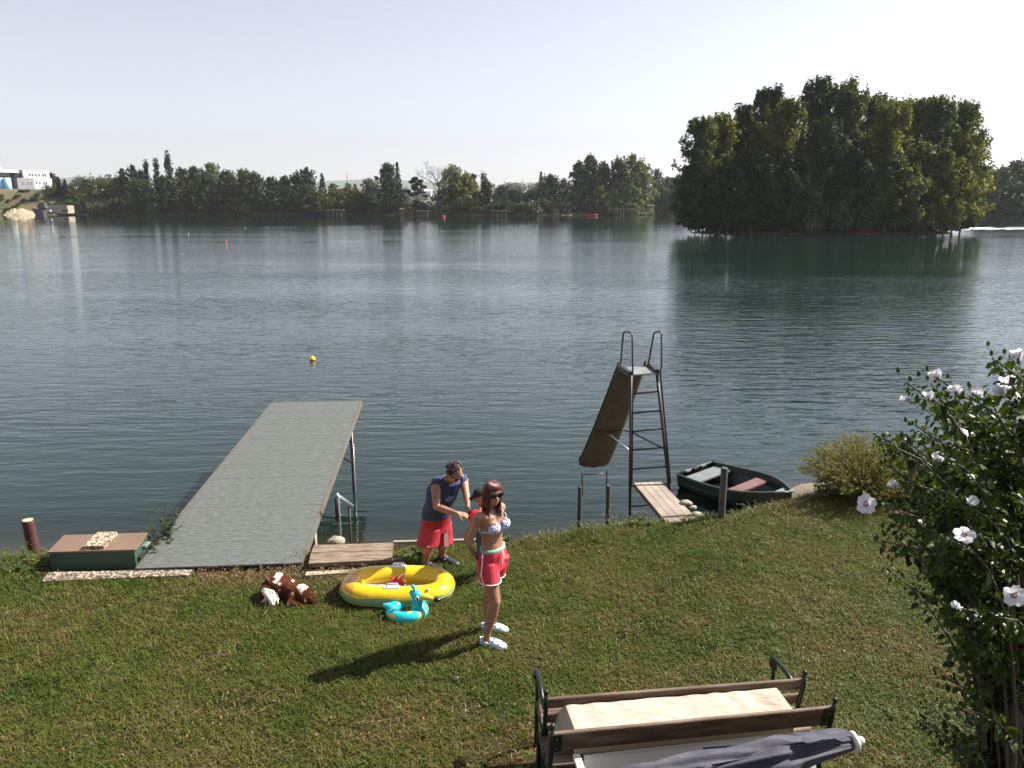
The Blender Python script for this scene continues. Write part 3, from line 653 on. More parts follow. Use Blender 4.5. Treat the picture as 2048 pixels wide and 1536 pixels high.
# masts
GM = M('galvanised_steel', (.36, .37, .38), .4, metal=.6)
def mast(px, top, Y, lab, name='radio_mast', cat='mast', r=.5, arms=0):
    p = J(px, 395, Y); zt = J(px, top, Y).z; t = thing(name, (p.x, Y, 0), lab, cat); w = r
    mb = MB()
    for sx, sy in ((-1, -1), (1, -1), (1, 1), (-1, 1)): mb.tube([(p.x + sx * w * 1.5, Y + sy * w * 1.5, 0), (p.x + sx * w * .2, Y + sy * w * .2, zt)], w * .22, 4)
    for k in range(9):
        z = zt * k / 9; z2 = zt * (k + 1) / 9; a = w * (1.5 - 1.3 * k / 9); b = w * (1.5 - 1.3 * (k + 1) / 9)
        mb.tube([(p.x - a, Y - a, z), (p.x + b, Y - b, z2)], w * .14, 4); mb.tube([(p.x + a, Y + a, z), (p.x - b, Y + b, z2)], w * .14, 4)
    mb.build('lattice_tower', GM, t)
    for k in range(arms): MB().box((p.x, Y, zt * (.86 - .12 * k)), (w * 9, .25, .3)).build('cross_arm', GM, t)
mast(696, 344, 1500, 'tall thin mast rising over the hills above the red roof', r=1.0)
mast(1045, 358, 800, 'thin pylon left of the hazy pair between the spit and the fir', 'power_pylon', 'pylon', .6, 2)
mast(1027, 366, 760, 'lower pylon half hidden in the distant wood', 'power_pylon', 'pylon', .5, 1)
mast(1058, 363, 900, 'faint far pylon right of the thin one', 'power_pylon', 'pylon', .6, 2)
# left bank: sand, slab, barge
SAND = M('pale_sand', (.36, .29, .19), .95, (.22, .17, .11), 1.2, .15, .8)
V = []; F = []
for j in range(9):
    for i in range(25):
        px = 8 + 68 * i / 24; e = math.sin(math.pi * i / 24) ** .6; p = J(px, 400, 326 + j * 1.1); zt = WZ - .3 + (2.7 * e + 1.5 * mnoise.noise(Vector((i * .5, j * .4, 0)))) * (j / 8) ** .7
        V.append((p.x, 324 + j * 1.2 - 1.5 * e, zt))
for j in range(8):
    for i in range(24): a = j * 25 + i; F.append((a, a + 1, a + 26, a + 25))
o = link_mesh('sand_bank', np_mesh('sand_bank', V, F, SAND, True), None); props(o, kind='structure', label='pale eroded sand bank at the left waterline')
p = PX(112, 425, 323)
t = thing('concrete_landing', (p.x, 323, p.z), 'pale concrete landing block at the waterline right of the sand bank', 'landing')
mb = MB(); face_box(mb, 93, 134, 411, 427, 323, 5); mb.build('block', CONC, t)
mb = MB(); face_box(mb, 125, 135, 419, 424, 322.9, .5); mb.build('opening_shade', DARKG, t)  # solid dark box on the block face, shade of the opening as colour
mb = MB(); face_box(mb, 91, 101, 420, 423, 321.8, 1); mb.build('ledge', WHITE, t)
a = PX(66, 415, 320); b = PX(92, 430, 320)
t = thing('moored_barge', ((a.x + b.x) / 2, 320, WZ), 'dark barge with a small cabin moored between sand bank and concrete landing', 'boat')
MB().add([(a.x, 318.6, a.z - .3), (b.x, 318.6, a.z - .8), (b.x, 321.5, a.z - .8), (a.x, 321.5, a.z - .3), (a.x + 1.4, 318.8, WZ - .3), (b.x - .3, 318.8, WZ - .3), (b.x - .3, 321.3, WZ - .3), (a.x + 1.4, 321.3, WZ - .3)], [[0, 1, 2, 3], [4, 7, 6, 5], [0, 4, 5, 1], [1, 5, 6, 2], [2, 6, 7, 3], [3, 7, 4, 0]]).build('hull', DARKG, t)
c0 = PX(76, 406.5, 320); c1 = PX(94, 416, 320)
MB().box(((c0.x + c1.x) / 2, 320, (c0.z + c1.z) / 2), (c1.x - c0.x, 2.4, c0.z - c1.z), taper=.7).build('cabin', DARKG, t)
MB().box(((c0.x + c1.x) / 2, 320, c0.z + .06), ((c1.x - c0.x) * .8, 2.2, .12)).build('roof', M('grey_hatch', (.22, .17, .16), .8), t)
# landing stages and small craft on the far side
WOODG = M('grey_weathered_wood', (.22, .19, .16), .85, (.12, .10, .085), 3)
def stage(x0, x1, py, Y, lab, mat=WOODG, h=.5):
    a = G(x0, py, -.85) if Y is None else J(x0, py, Y); b = J(x1, py, a.y); 
    t = thing('landing_stage', ((a.x + b.x) / 2, a.y, WZ), lab, 'jetty')
    MB().box(((a.x + b.x) / 2, a.y, a.z), (b.x - a.x, 1.8, .28)).build('deck', mat, t)
    for k in range(4): MB().tube([(a.x + (b.x - a.x) * (k + .5) / 4, a.y - .6, WZ - 1), (a.x + (b.x - a.x) * (k + .5) / 4, a.y - .6, a.z)], .12, 6).build('leg', WOODG, t)
stage(652, 688, 420, 318, 'low wooden landing stage left of the boat shed'); stage(832, 858, 422, 316, 'weathered landing stage right of the boat shed')
stage(982, 1016, 421.5, 312, 'low landing stage at the spit'); stage(1105, 1118, 420, 320, 'small raised landing stage left of the red boat')
stage(1226, 1250, 417.5, 318, 'grey topped landing stage below the silvery willows'); stage(1253, 1280, 418.5, 320, 'grey landing stage nearest the inlet below the willows')
stage(1294, 1308, 410.5, 330, 'white landing stage reaching out at the mouth of the inlet', WHITE)
p = J(1184, 425, 305)
t = thing('red_rowing_boat', (p.x, 305, WZ), 'small red boat at the far waterline before the big tree group', 'boat')
MB().loft([((p.x - 2.1, 305, -.75), (0, .05, 0), (0, 0, .1)), ((p.x - 1.4, 305, -.95), (0, .45, 0), (0, 0, .22)), ((p.x, 305, -1.0), (0, .6, 0), (0, 0, .24)), ((p.x + 1.5, 305, -.95), (0, .5, 0), (0, 0, .22)), ((p.x + 2.2, 305, -.85), (0, .2, 0), (0, 0, .2))], 12).build('hull', M('red_boat_paint', (.32, .02, .04), .4), t, True)
MB().box((p.x, 305, -.55), (1.9, .7, .1)).build('seat', DARKG, t)
for px, py, kind, r, lab in ((625, 718, 'y', .0, 'yellow round buoy floating in the middle of the near water'), (452, 479.5, 'r', .13, 'small red buoy on the open water at left'), (888, 431.5, 'r', .42, 'red buoy close to the far shore by the leafless tree'), (742, 449, 'k', .2, 'small dark buoy on the water below the grey tree'), (377, 465, 'w', .06, 'tiny white buoy left of the red one'), (490, 453, 'w', .06, 'tiny white buoy right of the red one')):
    g = G(px, py + 3, WZ); r = r or 5.8 / FPX * (g.y * CP + 5.5 * SP)
    t = thing('mooring_buoy', (g.x, g.y, WZ), lab, 'buoy')
    m = M('buoy_' + {'y': 'yellow', 'r': 'red', 'k': 'black', 'w': 'white'}[kind], {'y': (.75, .42, .02), 'r': (.6, .04, .04), 'k': (.02, .02, .02), 'w': (.8, .8, .8)}[kind], .45)
    MB().ell((g.x, g.y, WZ + r * .55), (r, r, r * .95), nu=20, nv=12).build('float', m, t, True)
    MB().tube([(g.x, g.y, WZ + r * 1.4), (g.x, g.y, WZ + r * 1.75)], r * .22, 8).build('top_cap', m, t)
    MB().loft([((g.x, g.y, WZ + r * .12), (r * 1.04, 0, 0), (0, r * 1.04, 0)), ((g.x, g.y, WZ + r * .3), (r * 1.04, 0, 0), (0, r * 1.04, 0))], 16).build('band', DARKG, t)

# ---------------------------------------------------------------- the dock
DM = None
def dock_material():
    m, t, out = nt('worn_grey_green_deck'); L = t.links.new
    tc = N(t, 'ShaderNodeTexCoord'); sep = N(t, 'ShaderNodeSeparateXYZ'); L(tc.outputs['Object'], sep.inputs[0])
    def no(sc, st, d=5):
        mp = N(t, 'ShaderNodeMapping'); mp.inputs['Scale'].default_value = st; L(tc.outputs['Object'], mp.inputs[0]); n = N(t, 'ShaderNodeTexNoise'); n.inputs['Scale'].default_value = sc; n.inputs['Detail'].default_value = d; L(mp.outputs[0], n.inputs['Vector']); return n.outputs['Fac']
    r = N(t, 'ShaderNodeValToRGB'); e = r.color_ramp.elements; e[0].position = .3; e[0].color = (.058, .066, .060, 1); e[1].position = .7; e[1].color = (.105, .115, .106, 1); L(no(2.0, (3, 22, 1), 7), r.inputs[0])
    b1 = N(t, 'ShaderNodeMix', data_type='RGBA', blend_type='OVERLAY'); b1.inputs[0].default_value = .75; L(r.outputs[0], b1.inputs[6]); L(no(11, (1, 2.6, 1), 9), b1.inputs[7])
    st = N(t, 'ShaderNodeMapRange'); st.inputs[1].default_value = .60; st.inputs[2].default_value = .72; L(no(3.1, (1, 2.2, 1), 8), st.inputs[0])
    b2 = N(t, 'ShaderNodeMix', data_type='RGBA'); b2.inputs[7].default_value = (.075, .07, .055, 1); L(st.outputs[0], b2.inputs[0]); L(b1.outputs[2], b2.inputs[6])
    w = N(t, 'ShaderNodeTexNoise'); w.inputs['Scale'].default_value = 120
    L(tc.outputs['Object'], w.inputs['Vector'])
    p = N(t, 'ShaderNodeBsdfPrincipled'); p.inputs['Roughness'].default_value = .62; L(b2.outputs[2], p.inputs['Base Color'])
    b = N(t, 'ShaderNodeBump'); b.inputs['Distance'].default_value = .004; L(w.outputs['Fac'], b.inputs['Height']); L(b.outputs[0], p.inputs['Normal']); L(p.outputs[0], out.inputs[0]); return m
DZ = .06
fl, fr_, nl, nr = G(546, 805, DZ), G(721, 801.5, DZ), G(276, 1137, DZ), G(598, 1126, DZ)
dock = thing('boat_dock', ((nl + nr) / 2), 'long grey green plank deck running from the lawn out over the water', 'dock')
dm = dock_material(); sidem = M('dock_steel_edge', (.10, .115, .105), .6, (.12, .07, .045), 3, metal=.2)
nb = 46; rgd = rs(3)
bme = None
for k in range(nb):       # cross boards with tight joints
    t0, t1 = (k + .006) / nb, (k + .994) / nb
    q = [nl.lerp(fl, t0), nr.lerp(fr_, t0), nr.lerp(fr_, t1), nl.lerp(fl, t1)]
    dz = Vector((0, 0, .0008 * rgd.randn())); q = [a + dz for a in q]
    MB().slab([q[0], q[1], q[2], q[3]], .022).build('plank', dm, dock)
for a, b, nm in ((nl, fl, 'side_rail'), (nr, fr_, 'side_rail'), (fl, fr_, 'end_rail')):
    d = (b - a).normalized(); n = Vector((d.y, -d.x, 0)) * (-1 if a is nl and b is fl else 1)
    if nm == 'end_rail': n = Vector((0, 1, 0))
    MB().slab([a + n * .003 + Vector((0, 0, .004)), b + n * .003 + Vector((0, 0, .004)), b + n * .035 + Vector((0, 0, .004)), a + n * .035 + Vector((0, 0, .004))] if n.x <= 0 and nm != 'end_rail' else [a + n * .035 + Vector((0, 0, .004)), b + n * .035 + Vector((0, 0, .004)), b + n * .003 + Vector((0, 0, .004)), a + n * .003 + Vector((0, 0, .004))], .10).build(nm, sidem, dock)
for s in (.12, .5, .88):
    a = nl.lerp(nr, s) - Vector((0, 0, .07)); b = fl.lerp(fr_, s) - Vector((0, 0, .07)); MB().tube([a, b], .035, 6).build('bearer', sidem, dock)
STEELD = M('dark_green_steel', (.018, .026, .022), .38, (.05, .03, .02), 5, metal=.3); ZINC = M('zinc_pipe', (.40, .42, .42), .35, metal=.7)
pf = J(706, 985, G(706, 985, WZ).y); tY = pf.y
t_ = (tY - nr.y) / (fr_.y - nr.y); ptop = nr.lerp(fr_, t_)
for s, sc in ((0, 1), (1, 0)):
    x = (ptop.x - .02) if s == 0 else nl.lerp(fl, t_).x + .06
    MB().tube([(x, tY, -3.5), (x, tY, -.04)], .032, 10).build('leg', STEELD, dock, True)
    if s == 0: MB().tube([(x + .028, tY - .014, -2.2), (x + .028, tY - .014, -.35)], .011, 6).build('pipe', ZINC, dock, True)
    MB().tube([(x, tY, -.72), (x + (-.25 if s == 0 else .25), tY - 1.1, -.08)], .022, 8).build('brace', STEELD, dock, True)
MB().tube([(ptop.x, tY, -.3), (nl.lerp(fl, t_).x + .06, tY, -.3)], .02, 6).build('cross_bar', STEELD, dock)
b0 = J(632, 1065, nr.lerp(fr_, .12).y); q = nr.lerp(fr_, .14)
MB().bbox((q.x - .02, q.y, -.35), (.1, .1, .7)).build('foot', CONC, dock); MB().bbox((q.x - .02, q.y + .002, -.62), (.2, .14, .05)).build('foot_plate', sidem, dock)
# handrail in the water
hr = thing('handrail', G(682, 1086, -.4), 'pale tubular handrail standing in the water beside the dock', 'handrail')
Yh = G(682, 1086, -.3).y + .25
A = J(674, 989, Yh); B = J(705, 1012, Yh + .75); A0 = J(683, 1088, Yh); B0 = Vector((B.x - .03, B.y, -2.2))
MB().tube([Vector((A.x + .02, A.y, -1.6)), Vector((A.x + .015, A.y, A.z - .02)), A, B], [.016, .016, .022, .022], 10).build('rail', ZINC, hr, True)
MB().tube([B - Vector((.05, 0, .0)), B - Vector((.05, 0, 1.5))], .017, 8).build('post', STEELD, hr, True)
MB().tube([A - Vector((.012, 0, .05)), A - Vector((.008, 0, .38))], .028, 10).build('grip', M('black_rubber', (.01, .01, .01), .6), hr, True)
for z in (.12, .3): MB().box(A - Vector((-.03, .0, z)), (.05, .012, .012)).build('clip', ZINC, hr)

# steps, bulkhead, slabs
TIMB = M('weathered_timber', (.10, .058, .036), .9, (.23, .18, .13), 5, .006, 30, stretch=(1, 5, 5)); TIMD = M('rotten_dark_timber', (.035, .025, .018), .9, (.07, .045, .03), 3, .01)
PALE = M('pale_sawn_timber', (.36, .30, .22), .8, (.22, .16, .11), 2, stretch=(1, 6, 6)); GRAV = None
def pebble(name='washed_pebble_concrete', a=(.42, .33, .22), b=(.14, .10, .07), s=30):
    m, t, out = nt(name); L = t.links.new; tc = N(t, 'ShaderNodeTexCoord'); v = N(t, 'ShaderNodeTexVoronoi'); v.inputs['Scale'].default_value = s; L(tc.outputs['Object'], v.inputs['Vector'])
    r = N(t, 'ShaderNodeValToRGB'); e = r.color_ramp.elements; e[0].position = .0; e[0].color = (a[0] * 1.2, a[1] * 1.2, a[2] * 1.2, 1); e[1].position = .62; e[1].color = (*b, 1); e3 = e.new(.35); e3.color = (*a, 1); L(v.outputs['Distance'], r.inputs[0])
    mx = N(t, 'ShaderNodeMix', data_type='RGBA', blend_type='OVERLAY'); mx.inputs[0].default_value = .8; L(r.outputs[0], mx.inputs[6]); sx = N(t, 'ShaderNodeSeparateColor'); L(v.outputs['Color'], sx.inputs[0]); L(sx.outputs[0], mx.inputs[7])
    p = N(t, 'ShaderNodeBsdfPrincipled'); p.inputs['Roughness'].default_value = .85; L(mx.outputs[2], p.inputs['Base Color']); b_ = N(t, 'ShaderNodeBump', invert=True); b_.inputs['Distance'].default_value = .006; L(v.outputs['Distance'], b_.inputs['Height']); L(b_.outputs[0], p.inputs['Normal']); L(p.outputs[0], out.inputs[0]); return m
PEB = pebble()
st = thing('timber_steps', G(700, 1140, -.02), 'low weathered timber steps between dock and inflatable boat', 'steps')
z1 = .10
q = [G(617, 1127, z1), G(784, 1119, z1), G(785, 1101, z1), G(622, 1106, z1)]; MB().slab(q, .05).build('plank', TIMB, st)
q = [G(622.5, 1105, z1 + .004), G(785, 1100, z1 + .004), G(786, 1085, z1), G(628, 1090, z1)]; MB().slab(q, .05).build('plank', TIMB, st)
q = [G(614, 1137, -.02), G(780, 1126, -.02), G(780, 1122, .0), G(618, 1130, .0)]; MB().slab([v + Vector((0, .05, .04)) for v in q], .08).build('plank', TIMD, st)
q = [G(610, 1151, .03), G(722, 1143, .03), G(722, 1137.5, .03), G(613, 1143, .03)]; MB().slab(q, .09).build('tread', PALE, st)
bk = thing('timber_bulkhead', G(860, 1085, -.1), 'pale board edging the bank between the steps and the grass', 'retaining board')
a = G(786, 1084, .05); b = G(1010, 1078, .02); n = Vector((0, .045, 0))
for k in range(2):
    p0 = a.lerp(b, k * .5 + .002); p1 = a.lerp(b, k * .5 + .498); MB().slab([p0, p1, p1 + n, p0 + n], .13).build('board', M('grey_pale_board', (.28, .24, .19), .85, (.19, .15, .11), 2, stretch=(1, 6, 6)), bk)
cs = thing('concrete_path_slab', G(230, 1150, 0), 'rough pebbled concrete slab lying in front of the green chest', 'slab')
q = [G(84, 1162, .045), G(375, 1150, .045), G(385, 1139, .045), G(97, 1144, .045)]; 
for k in range(2):
    u0, u1 = (0, .497) if k == 0 else (.503, 1); MB().slab([q[0].lerp(q[1], u0), q[0].lerp(q[1], u1), q[3].lerp(q[2], u1), q[3].lerp(q[2], u0)], .09).build('slab_piece', pebble('pebbled_slab', (.30, .25, .21), (.10, .07, .05), 30), cs)
# the green chest
GREEN = M('bottle_green_paint', (.020, .052, .034), .5, (.028, .064, .042), 3); GREENL = GREEN; BROWN = M('brown_lid_paint', (.14, .088, .058), .42, (.17, .108, .072), 1.5)
fz = .25; fl0, fr0, br0, bl0 = G(95, 1104, fz), G(271, 1099, fz), G(296, 1065, fz), G(128, 1070, fz)
ch = thing('storage_chest', (fl0 + br0) / 2 - Vector((0, 0, fz)), 'dark green storage chest with a flat brown lid beside the dock', 'chest')
ins = lambda p, c, k=.965: Vector((c.x + (p.x - c.x) * k, c.y + (p.y - c.y) * k, p.z - .022))
cc = (fl0 + fr0 + br0 + bl0) / 4
MB().slab([ins(p, cc) for p in (fl0, fr0, br0, bl0)], .27).build('body', GREEN, ch)
MB().slab([fl0, fr0, br0, bl0], .02).build('lid', BROWN, ch)
e0, e1 = ins(fr0, cc), ins(br0, cc); d = (e1 - e0)
for k, u in enumerate((.28, .72)):
    m_ = e0.lerp(e1, u) + Vector((.03, 0, -.07 - .05 * (1 - k))); MB().bbox(m_, (.05, .14, .022)).build('handle', ZINC if k else STEELD, ch)
MB().slab([ins(fl0, cc) + Vector((0, -.008, -.0)), ins(fr0, cc) + Vector((0, -.008, 0)), ins(fr0, cc) + Vector((0, -.001, 0)), ins(fl0, cc) + Vector((0, -.001, 0))], .05).build('front_trim', GREEN, ch)
tz = fz + .045; q = [G(165, 1093, tz), G(207, 1091, tz), G(234, 1063, tz), G(195, 1064, tz)]
q = [Vector((p.x, p.y, tz)) for p in q]
pv_ = MB().slab(q, .043).top('paving_slab', PEB, (q[0] + q[2]) / 2 - Vector((0, 0, .043)), 'pebbled paving slab weighing down the brown chest lid', 'paving slab')
# posts
def post(name, px, top, bot, Y, r, mat, lab, capm=None, zb=-1.8, lean=0.0):
    a = J(px, top, Y); t = thing(name, (a.x, Y, zb), lab, 'post')
    s = [(zb, 1.0), (zb + (a.z - zb) * .5, .98), (a.z - .03, 1.0), (a.z - .008, .99), (a.z, .94)]
    MB().loft([((a.x + lean * (z - a.z), Y, z), (r * k, 0, 0), (0, r * k, 0)) for z, k in s], 14).build('shaft', mat, t, True)
    MB().loft([((a.x, Y, a.z - .003), (r * .9, 0, 0), (0, r * .9, 0)), ((a.x, Y, a.z + .003), (r * .85, 0, 0), (0, r * .85, 0))], 14).build('end_grain', capm or mat, t)
    return t
REDB = M('red_brown_log', (.075, .020, .013), .6, (.035, .014, .010), 6, .006, 20, stretch=(1, 1, .3)); CUT = M('cut_wood_end', (.55, .42, .28), .8, (.38, .25, .15), 20)
OLDP = M('old_dark_post', (.03, .025, .02), .9, (.07, .06, .05), 5, .008, 25, stretch=(1, 1, .2)); OLDP2 = M('grey_post', (.045, .042, .038), .85, (.085, .08, .07), 5, .006, 22, stretch=(1, 1, .2))
post('log_post', 55, 1040, 1085, 9.35, .071, REDB, 'thick red brown log post with a pale cut top standing at the left bank', CUT, -.9, -.06)
post('mooring_post', 1449, 936, 1042, 9.92, .047, OLDP2, 'grey round mooring post standing in the grass before the rowing boat', OLDP2, -.5)

# ---------------------------------------------------------------- the water slide
Ys = 10.85
sl = thing('water_slide', J(1290, 1010, Ys), 'old dark steel water slide with ladder and brown chute standing at the bank', 'slide')
LB = J(1259, 1052, Ys - .05); LB = Vector((LB.x, Ys - .05, -.75)); 
Lt = J(1262, 750, Ys + .0); Rt = J(1314, 750, Ys + .16); Rb = J(1338, 972, Ys + .10); Rbb = Rb + (Rb - Rt) * .38
Lb = J(1259.5, 1049, Ys - .02)
MB().tube([Lb + (Lb - Lt) * .2, Lt], .021, 8).build('stringer', STEELD, sl, True); MB().tube([Rbb, Rt], .021, 8).build('stringer', STEELD, sl, True)
for y in (788, 826.5, 863, 900, 938, 972, 1012):
    u = (J(1260, y, Ys).z - Lt.z) / (Lb.z - Lt.z); a = Lt.lerp(Lb, u); v = (a.z - Rt.z) / (Rb.z - Rt.z); b = Rt + (Rb - Rt) * v
    MB().tube([a, b], .0135, 8).build('rung', STEELD, sl, True)
# handrails: tall bent tubes
def bent(name, pts, r): return MB().tube(pts, r, 8).build(name, STEELD, sl, True)
d = Vector((0, .42, 0))
bent('handrail', [J(1240, 740, Ys + .48), J(1241.5, 725, Ys + .47), J(1246.5, 668, Ys + .40), J(1249, 663, Ys + .37), J(1259, 664, Ys + .06), J(1264.5, 669, Ys + .0), J(1265.5, 750, Ys), J(1264, 960, Ys - .03), J(1262, 975, Ys - .03), J(1258, 968, Ys - .03)], .0125)
bent('handrail', [J(1292, 739, Ys + .58), J(1297.5, 724, Ys + .56), J(1307, 670, Ys + .5), J(1310, 664, Ys + .46), J(1320, 663, Ys + .2), J(1323, 668, Ys + .16), J(1323, 733, Ys + .16), J(1320.5, 745, Ys + .16), J(1341, 965, Ys + .1), J(1338, 973, Ys + .1), J(1330, 971, Ys + .1)], .0125)
P0, P1, P2, P3 = Lt.copy(), Rt.copy(), J(1300, 740, Ys + .6), J(1238, 742, Ys + .5)
zt = Lt.z; P = [Vector((p.x, p.y, zt)) for p in (P0, P1, P2, P3)]
SLM = M('brown_weathered_chute', (.075, .055, .030), .6, (.045, .036, .022), 4, .002, stretch=(3, 1, 1)); TOPM = M('pale_platform', (.20, .22, .21), .5, (.14, .15, .14), 4)
MB().slab(P, .02).build('platform', TOPM, sl)
for a, b in ((P[0], P[3]), (P[1], P[2])):
    mb = MB(); m_ = (a + b) / 2; mb.slab([a + Vector((-.03, 0, .045)), a + Vector((.03, 0, .045)), b + Vector((.03, 0, .05)), b + Vector((-.03, 0, .05))], .075); mb.build('side_cheek', STEELD, sl)
# chute: curved trough seen from below
Ye = 12.75
T0, T1 = P[3] + Vector((0.0, .0, 0)), P[2] + Vector((-.06, 0, 0))
E0, E1 = J(1158, 935, Ye), J(1216, 934, Ye + .02)
path = []
n = 18
for i in range(n + 1):
    u = i / n
    s = u * .93 if u < .9 else .93 * .9 + (u - .9) * 1.63
    zq = u if u < .8 else .8 + (u - .8) * 1.0
    l = T0.lerp(E0, u); r_ = T1.lerp(E1, u)
    sag = (-.045 * math.sin(math.pi * min(1, u * 1.02)) if True else 0)
    if u > .86: lift = ((u - .86) / .14) ** 2 * .05
    else: lift = 0
    path.append((l + Vector((0, 0, sag + lift)), r_ + Vector((0, 0, sag + lift))))
prof = [(-.02, .085), (0, .085), (.005, .0), (.16, -.03), (.5, -.045), (.84, -.03), (.995, .0), (1.0, .085), (1.02, .085)]
up = Vector((0, .55, .83))
V_ = []; F_ = []
for l, r_ in path:
    for q_, h in prof: V_.append(l.lerp(r_, q_) + up * h)
for l, r_ in path:
    for q_, h in prof: V_.append(l.lerp(r_, q_) + up * (h - .008))
np_ = len(prof); m0 = (n + 1) * np_
for k in range(n):
    for i in range(np_ - 1):
        a = k * np_ + i; F_.append([a, a + 1, a + np_ + 1, a + np_]); F_.append([m0 + a, m0 + a + np_, m0 + a + np_ + 1, m0 + a + 1])
MB().add(V_, F_).build('chute', SLM, sl, True)
for s in (0, 1):
    MB().tube([(p[s] + up * .085) for p in path], .016, 6).build('chute_rim', STEELD, sl, True)
MB().tube([path[-1][0] + up * .03, path[-1][0].lerp(path[-1][1], .5) - up * .045, path[-1][1] + up * .03], .018, 6).build('chute_lip', STEELD, sl, True)
mid = path[10]; MB().tube([mid[0] - up * .02, mid[0].lerp(mid[1], .5) - up * .07, mid[1] - up * .02], .015, 6).build('chute_bearer', STEELD, sl, True)
q4 = (J(1260, 901, Ys)); MB().tube([J(1218, 869, 12.0), J(1259, 901, Ys)], .012, 6).build('brace', ZINC, sl, True)
MB().tube([mid[1] - up * .03, J(1268, 866, Ys)], .012, 6).build('brace', STEELD, sl, True)
MB().tube([J(1262, 864, Ys), J(1331, 899, Ys + .12)], .012, 6).build('brace', STEELD, sl, True)
# end frame
e0, e1 = J(1164, 942, Ye), J(1215, 940, Ye)
MB().tube([e0, J(1164, 960, Ye), J(1165, 990, Ye)], .012, 6).build('end_leg', STEELD, sl, True); MB().tube([e1, J(1213, 958, Ye), J(1213, 990, Ye)], .012, 6).build('end_leg', STEELD, sl, True)
MB().tube([J(1164, 949, Ye), J(1214, 947, Ye)], .011, 6).build('end_bar', STEELD, sl, True)
post('wooden_post', 1160, 973.5, 1058, 12.72, .036, OLDP, 'left of the two short dark posts under the end of the slide', OLDP2, -2.6)
post('wooden_post', 1217, 971, 1055, 12.72, .036, OLDP, 'right of the two short dark posts under the end of the slide', OLDP2, -2.6)
# plank ramp
rp = thing('plank_ramp', G(1364, 1043, 0), 'gangway of pale weathered planks leading from the grass up to the slide ladder', 'ramp')
tl, tr_ = J(1266, 964, Ys - .05), J(1322, 963, Ys + .05); bl, br = G(1334, 1046, .04), G(1398, 1041, .04)
RW = M('sun_bleached_planks', (.16, .125, .10), .85, (.27, .225, .185), 3, .004, 30, stretch=(1, 1, 1))
for k in range(4):
    u0, u1 = k / 4 + .008, (k + 1) / 4 - .008; e = .02 * rgd.rand()
    a, b = bl.lerp(br, u0), bl.lerp(br, u1); c, d = tl.lerp(tr_, u1), tl.lerp(tr_, u0); a = a.lerp(d, e); b = b.lerp(c, e)
    MB().slab([a, b, c, d], .028).build('plank', RW, rp)
for u in (.04, .96): MB().tube([bl.lerp(br, u) - Vector((0, 0, .05)), tl.lerp(tr_, u) - Vector((0, 0, .05))], .022, 4).build('bearer', OLDP, rp)
for v in (.9, .12): MB().slab([bl.lerp(tl, v) + Vector((0, 0, .012)), br.lerp(tr_, v) + Vector((0, 0, .012)), br.lerp(tr_, v + .012) + Vector((0, 0, .012)), bl.lerp(tl, v + .012) + Vector((0, 0, .012))], .012).build('cleat', OLDP, rp)

# ---------------------------------------------------------------- the rowing boat
s0 = J(1343, 943, G(1343, 943, -1.03).y); s1 = G(1434, 929, -1.03); bow = G(1583, 984, -.93)
sc_ = (s0 + s1) / 2; ax = (bow - sc_); LB_ = ax.length; fx_ = Vector((ax.x, ax.y, 0)).normalized(); lx = Vector((fx_.y, -fx_.x, 0)); bw = (s1 - s0).length / 2
if lx.dot(s1 - s0) > 0: lx = -lx          # lx points to the near side
boat = thing('rowing_boat', (sc_ + ax * .5) * 1.0 - Vector((0, 0, .4)), 'dark green rowing boat with grey and red seats moored by the bank', 'boat')
BG = M('dark_green_boat_paint', (.010, .022, .017), .35, (.016, .034, .024), 3); BR = M('grey_green_gunwale', (.05, .07, .062), .4); SEATG = M('pale_grey_seat', (.15, .175, .17), .5, (.11, .13, .125), 4); SEATR = M('faded_red_seat', (.14, .066, .06), .6, (.09, .042, .04), 5)
gz0 = -1.03
def bsec(u):     # half beam at gunwale, gunwale z, keel z
    hw = bw * (1.0 + .18 * math.sin(math.pi * min(1, u * 1.1)) ) * (1 - max(0, (u - .5) / .5) ** 2.2) + .02
    return hw, gz0 + .10 * u ** 2, WZ - .10 + .12 * u ** 4
ns = 20; Vb = []; Fb = []; ring = []
prf = [(1, 0), (.97, .35), (.90, .62), (.74, .88), (.4, .98), (0, 1)]
for k in range(ns + 1):
    u = k / ns; hw, gz, kz = bsec(u); c = sc_ + ax * u * (1.0); r_ = []
    full = [(-a, b) for a, b in prf] + [(a, b) for a, b in prf[::-1][1:]]
    for a, b in full: p = c + lx * (-a * hw); p.z = gz + (kz - gz) * b; r_.append(p)
    ring.append(r_)
m_ = len(ring[0])
for r_ in ring: Vb += r_
for k in range(ns):
    for i in range(m_ - 1): a = k * m_ + i; Fb.append([a, a + 1, a + m_ + 1, a + m_])
nb_ = len(Vb)
Vi = []
for k, r_ in enumerate(ring):
    c = sum(r_, Vector()) / m_
    for p in r_: q_ = p + (Vector((c.x, c.y, p.z)) - p) * .06; q_.z = max(q_.z, r_[m_ // 2].z + .05); Vi.append(q_)
Vb += Vi
for k in range(ns):
    for i in range(m_ - 1): a = nb_ + k * m_ + i; Fb.append([a, a + m_, a + m_ + 1, a + 1])
Fb.append(list(range(m_))); Fb.append([nb_ + i for i in range(m_)][::-1])
MB().add(Vb, Fb).build('hull', BG, boat, True)
for s in (0, m_ - 1): MB().tube([r_[s] + Vector((0, 0, .005)) for r_ in ring], .022, 8).build('gunwale', BR, boat, True)
MB().tube([ring[0][0], ring[0][-1]], .022, 8).build('transom_rail', BR, boat, True)
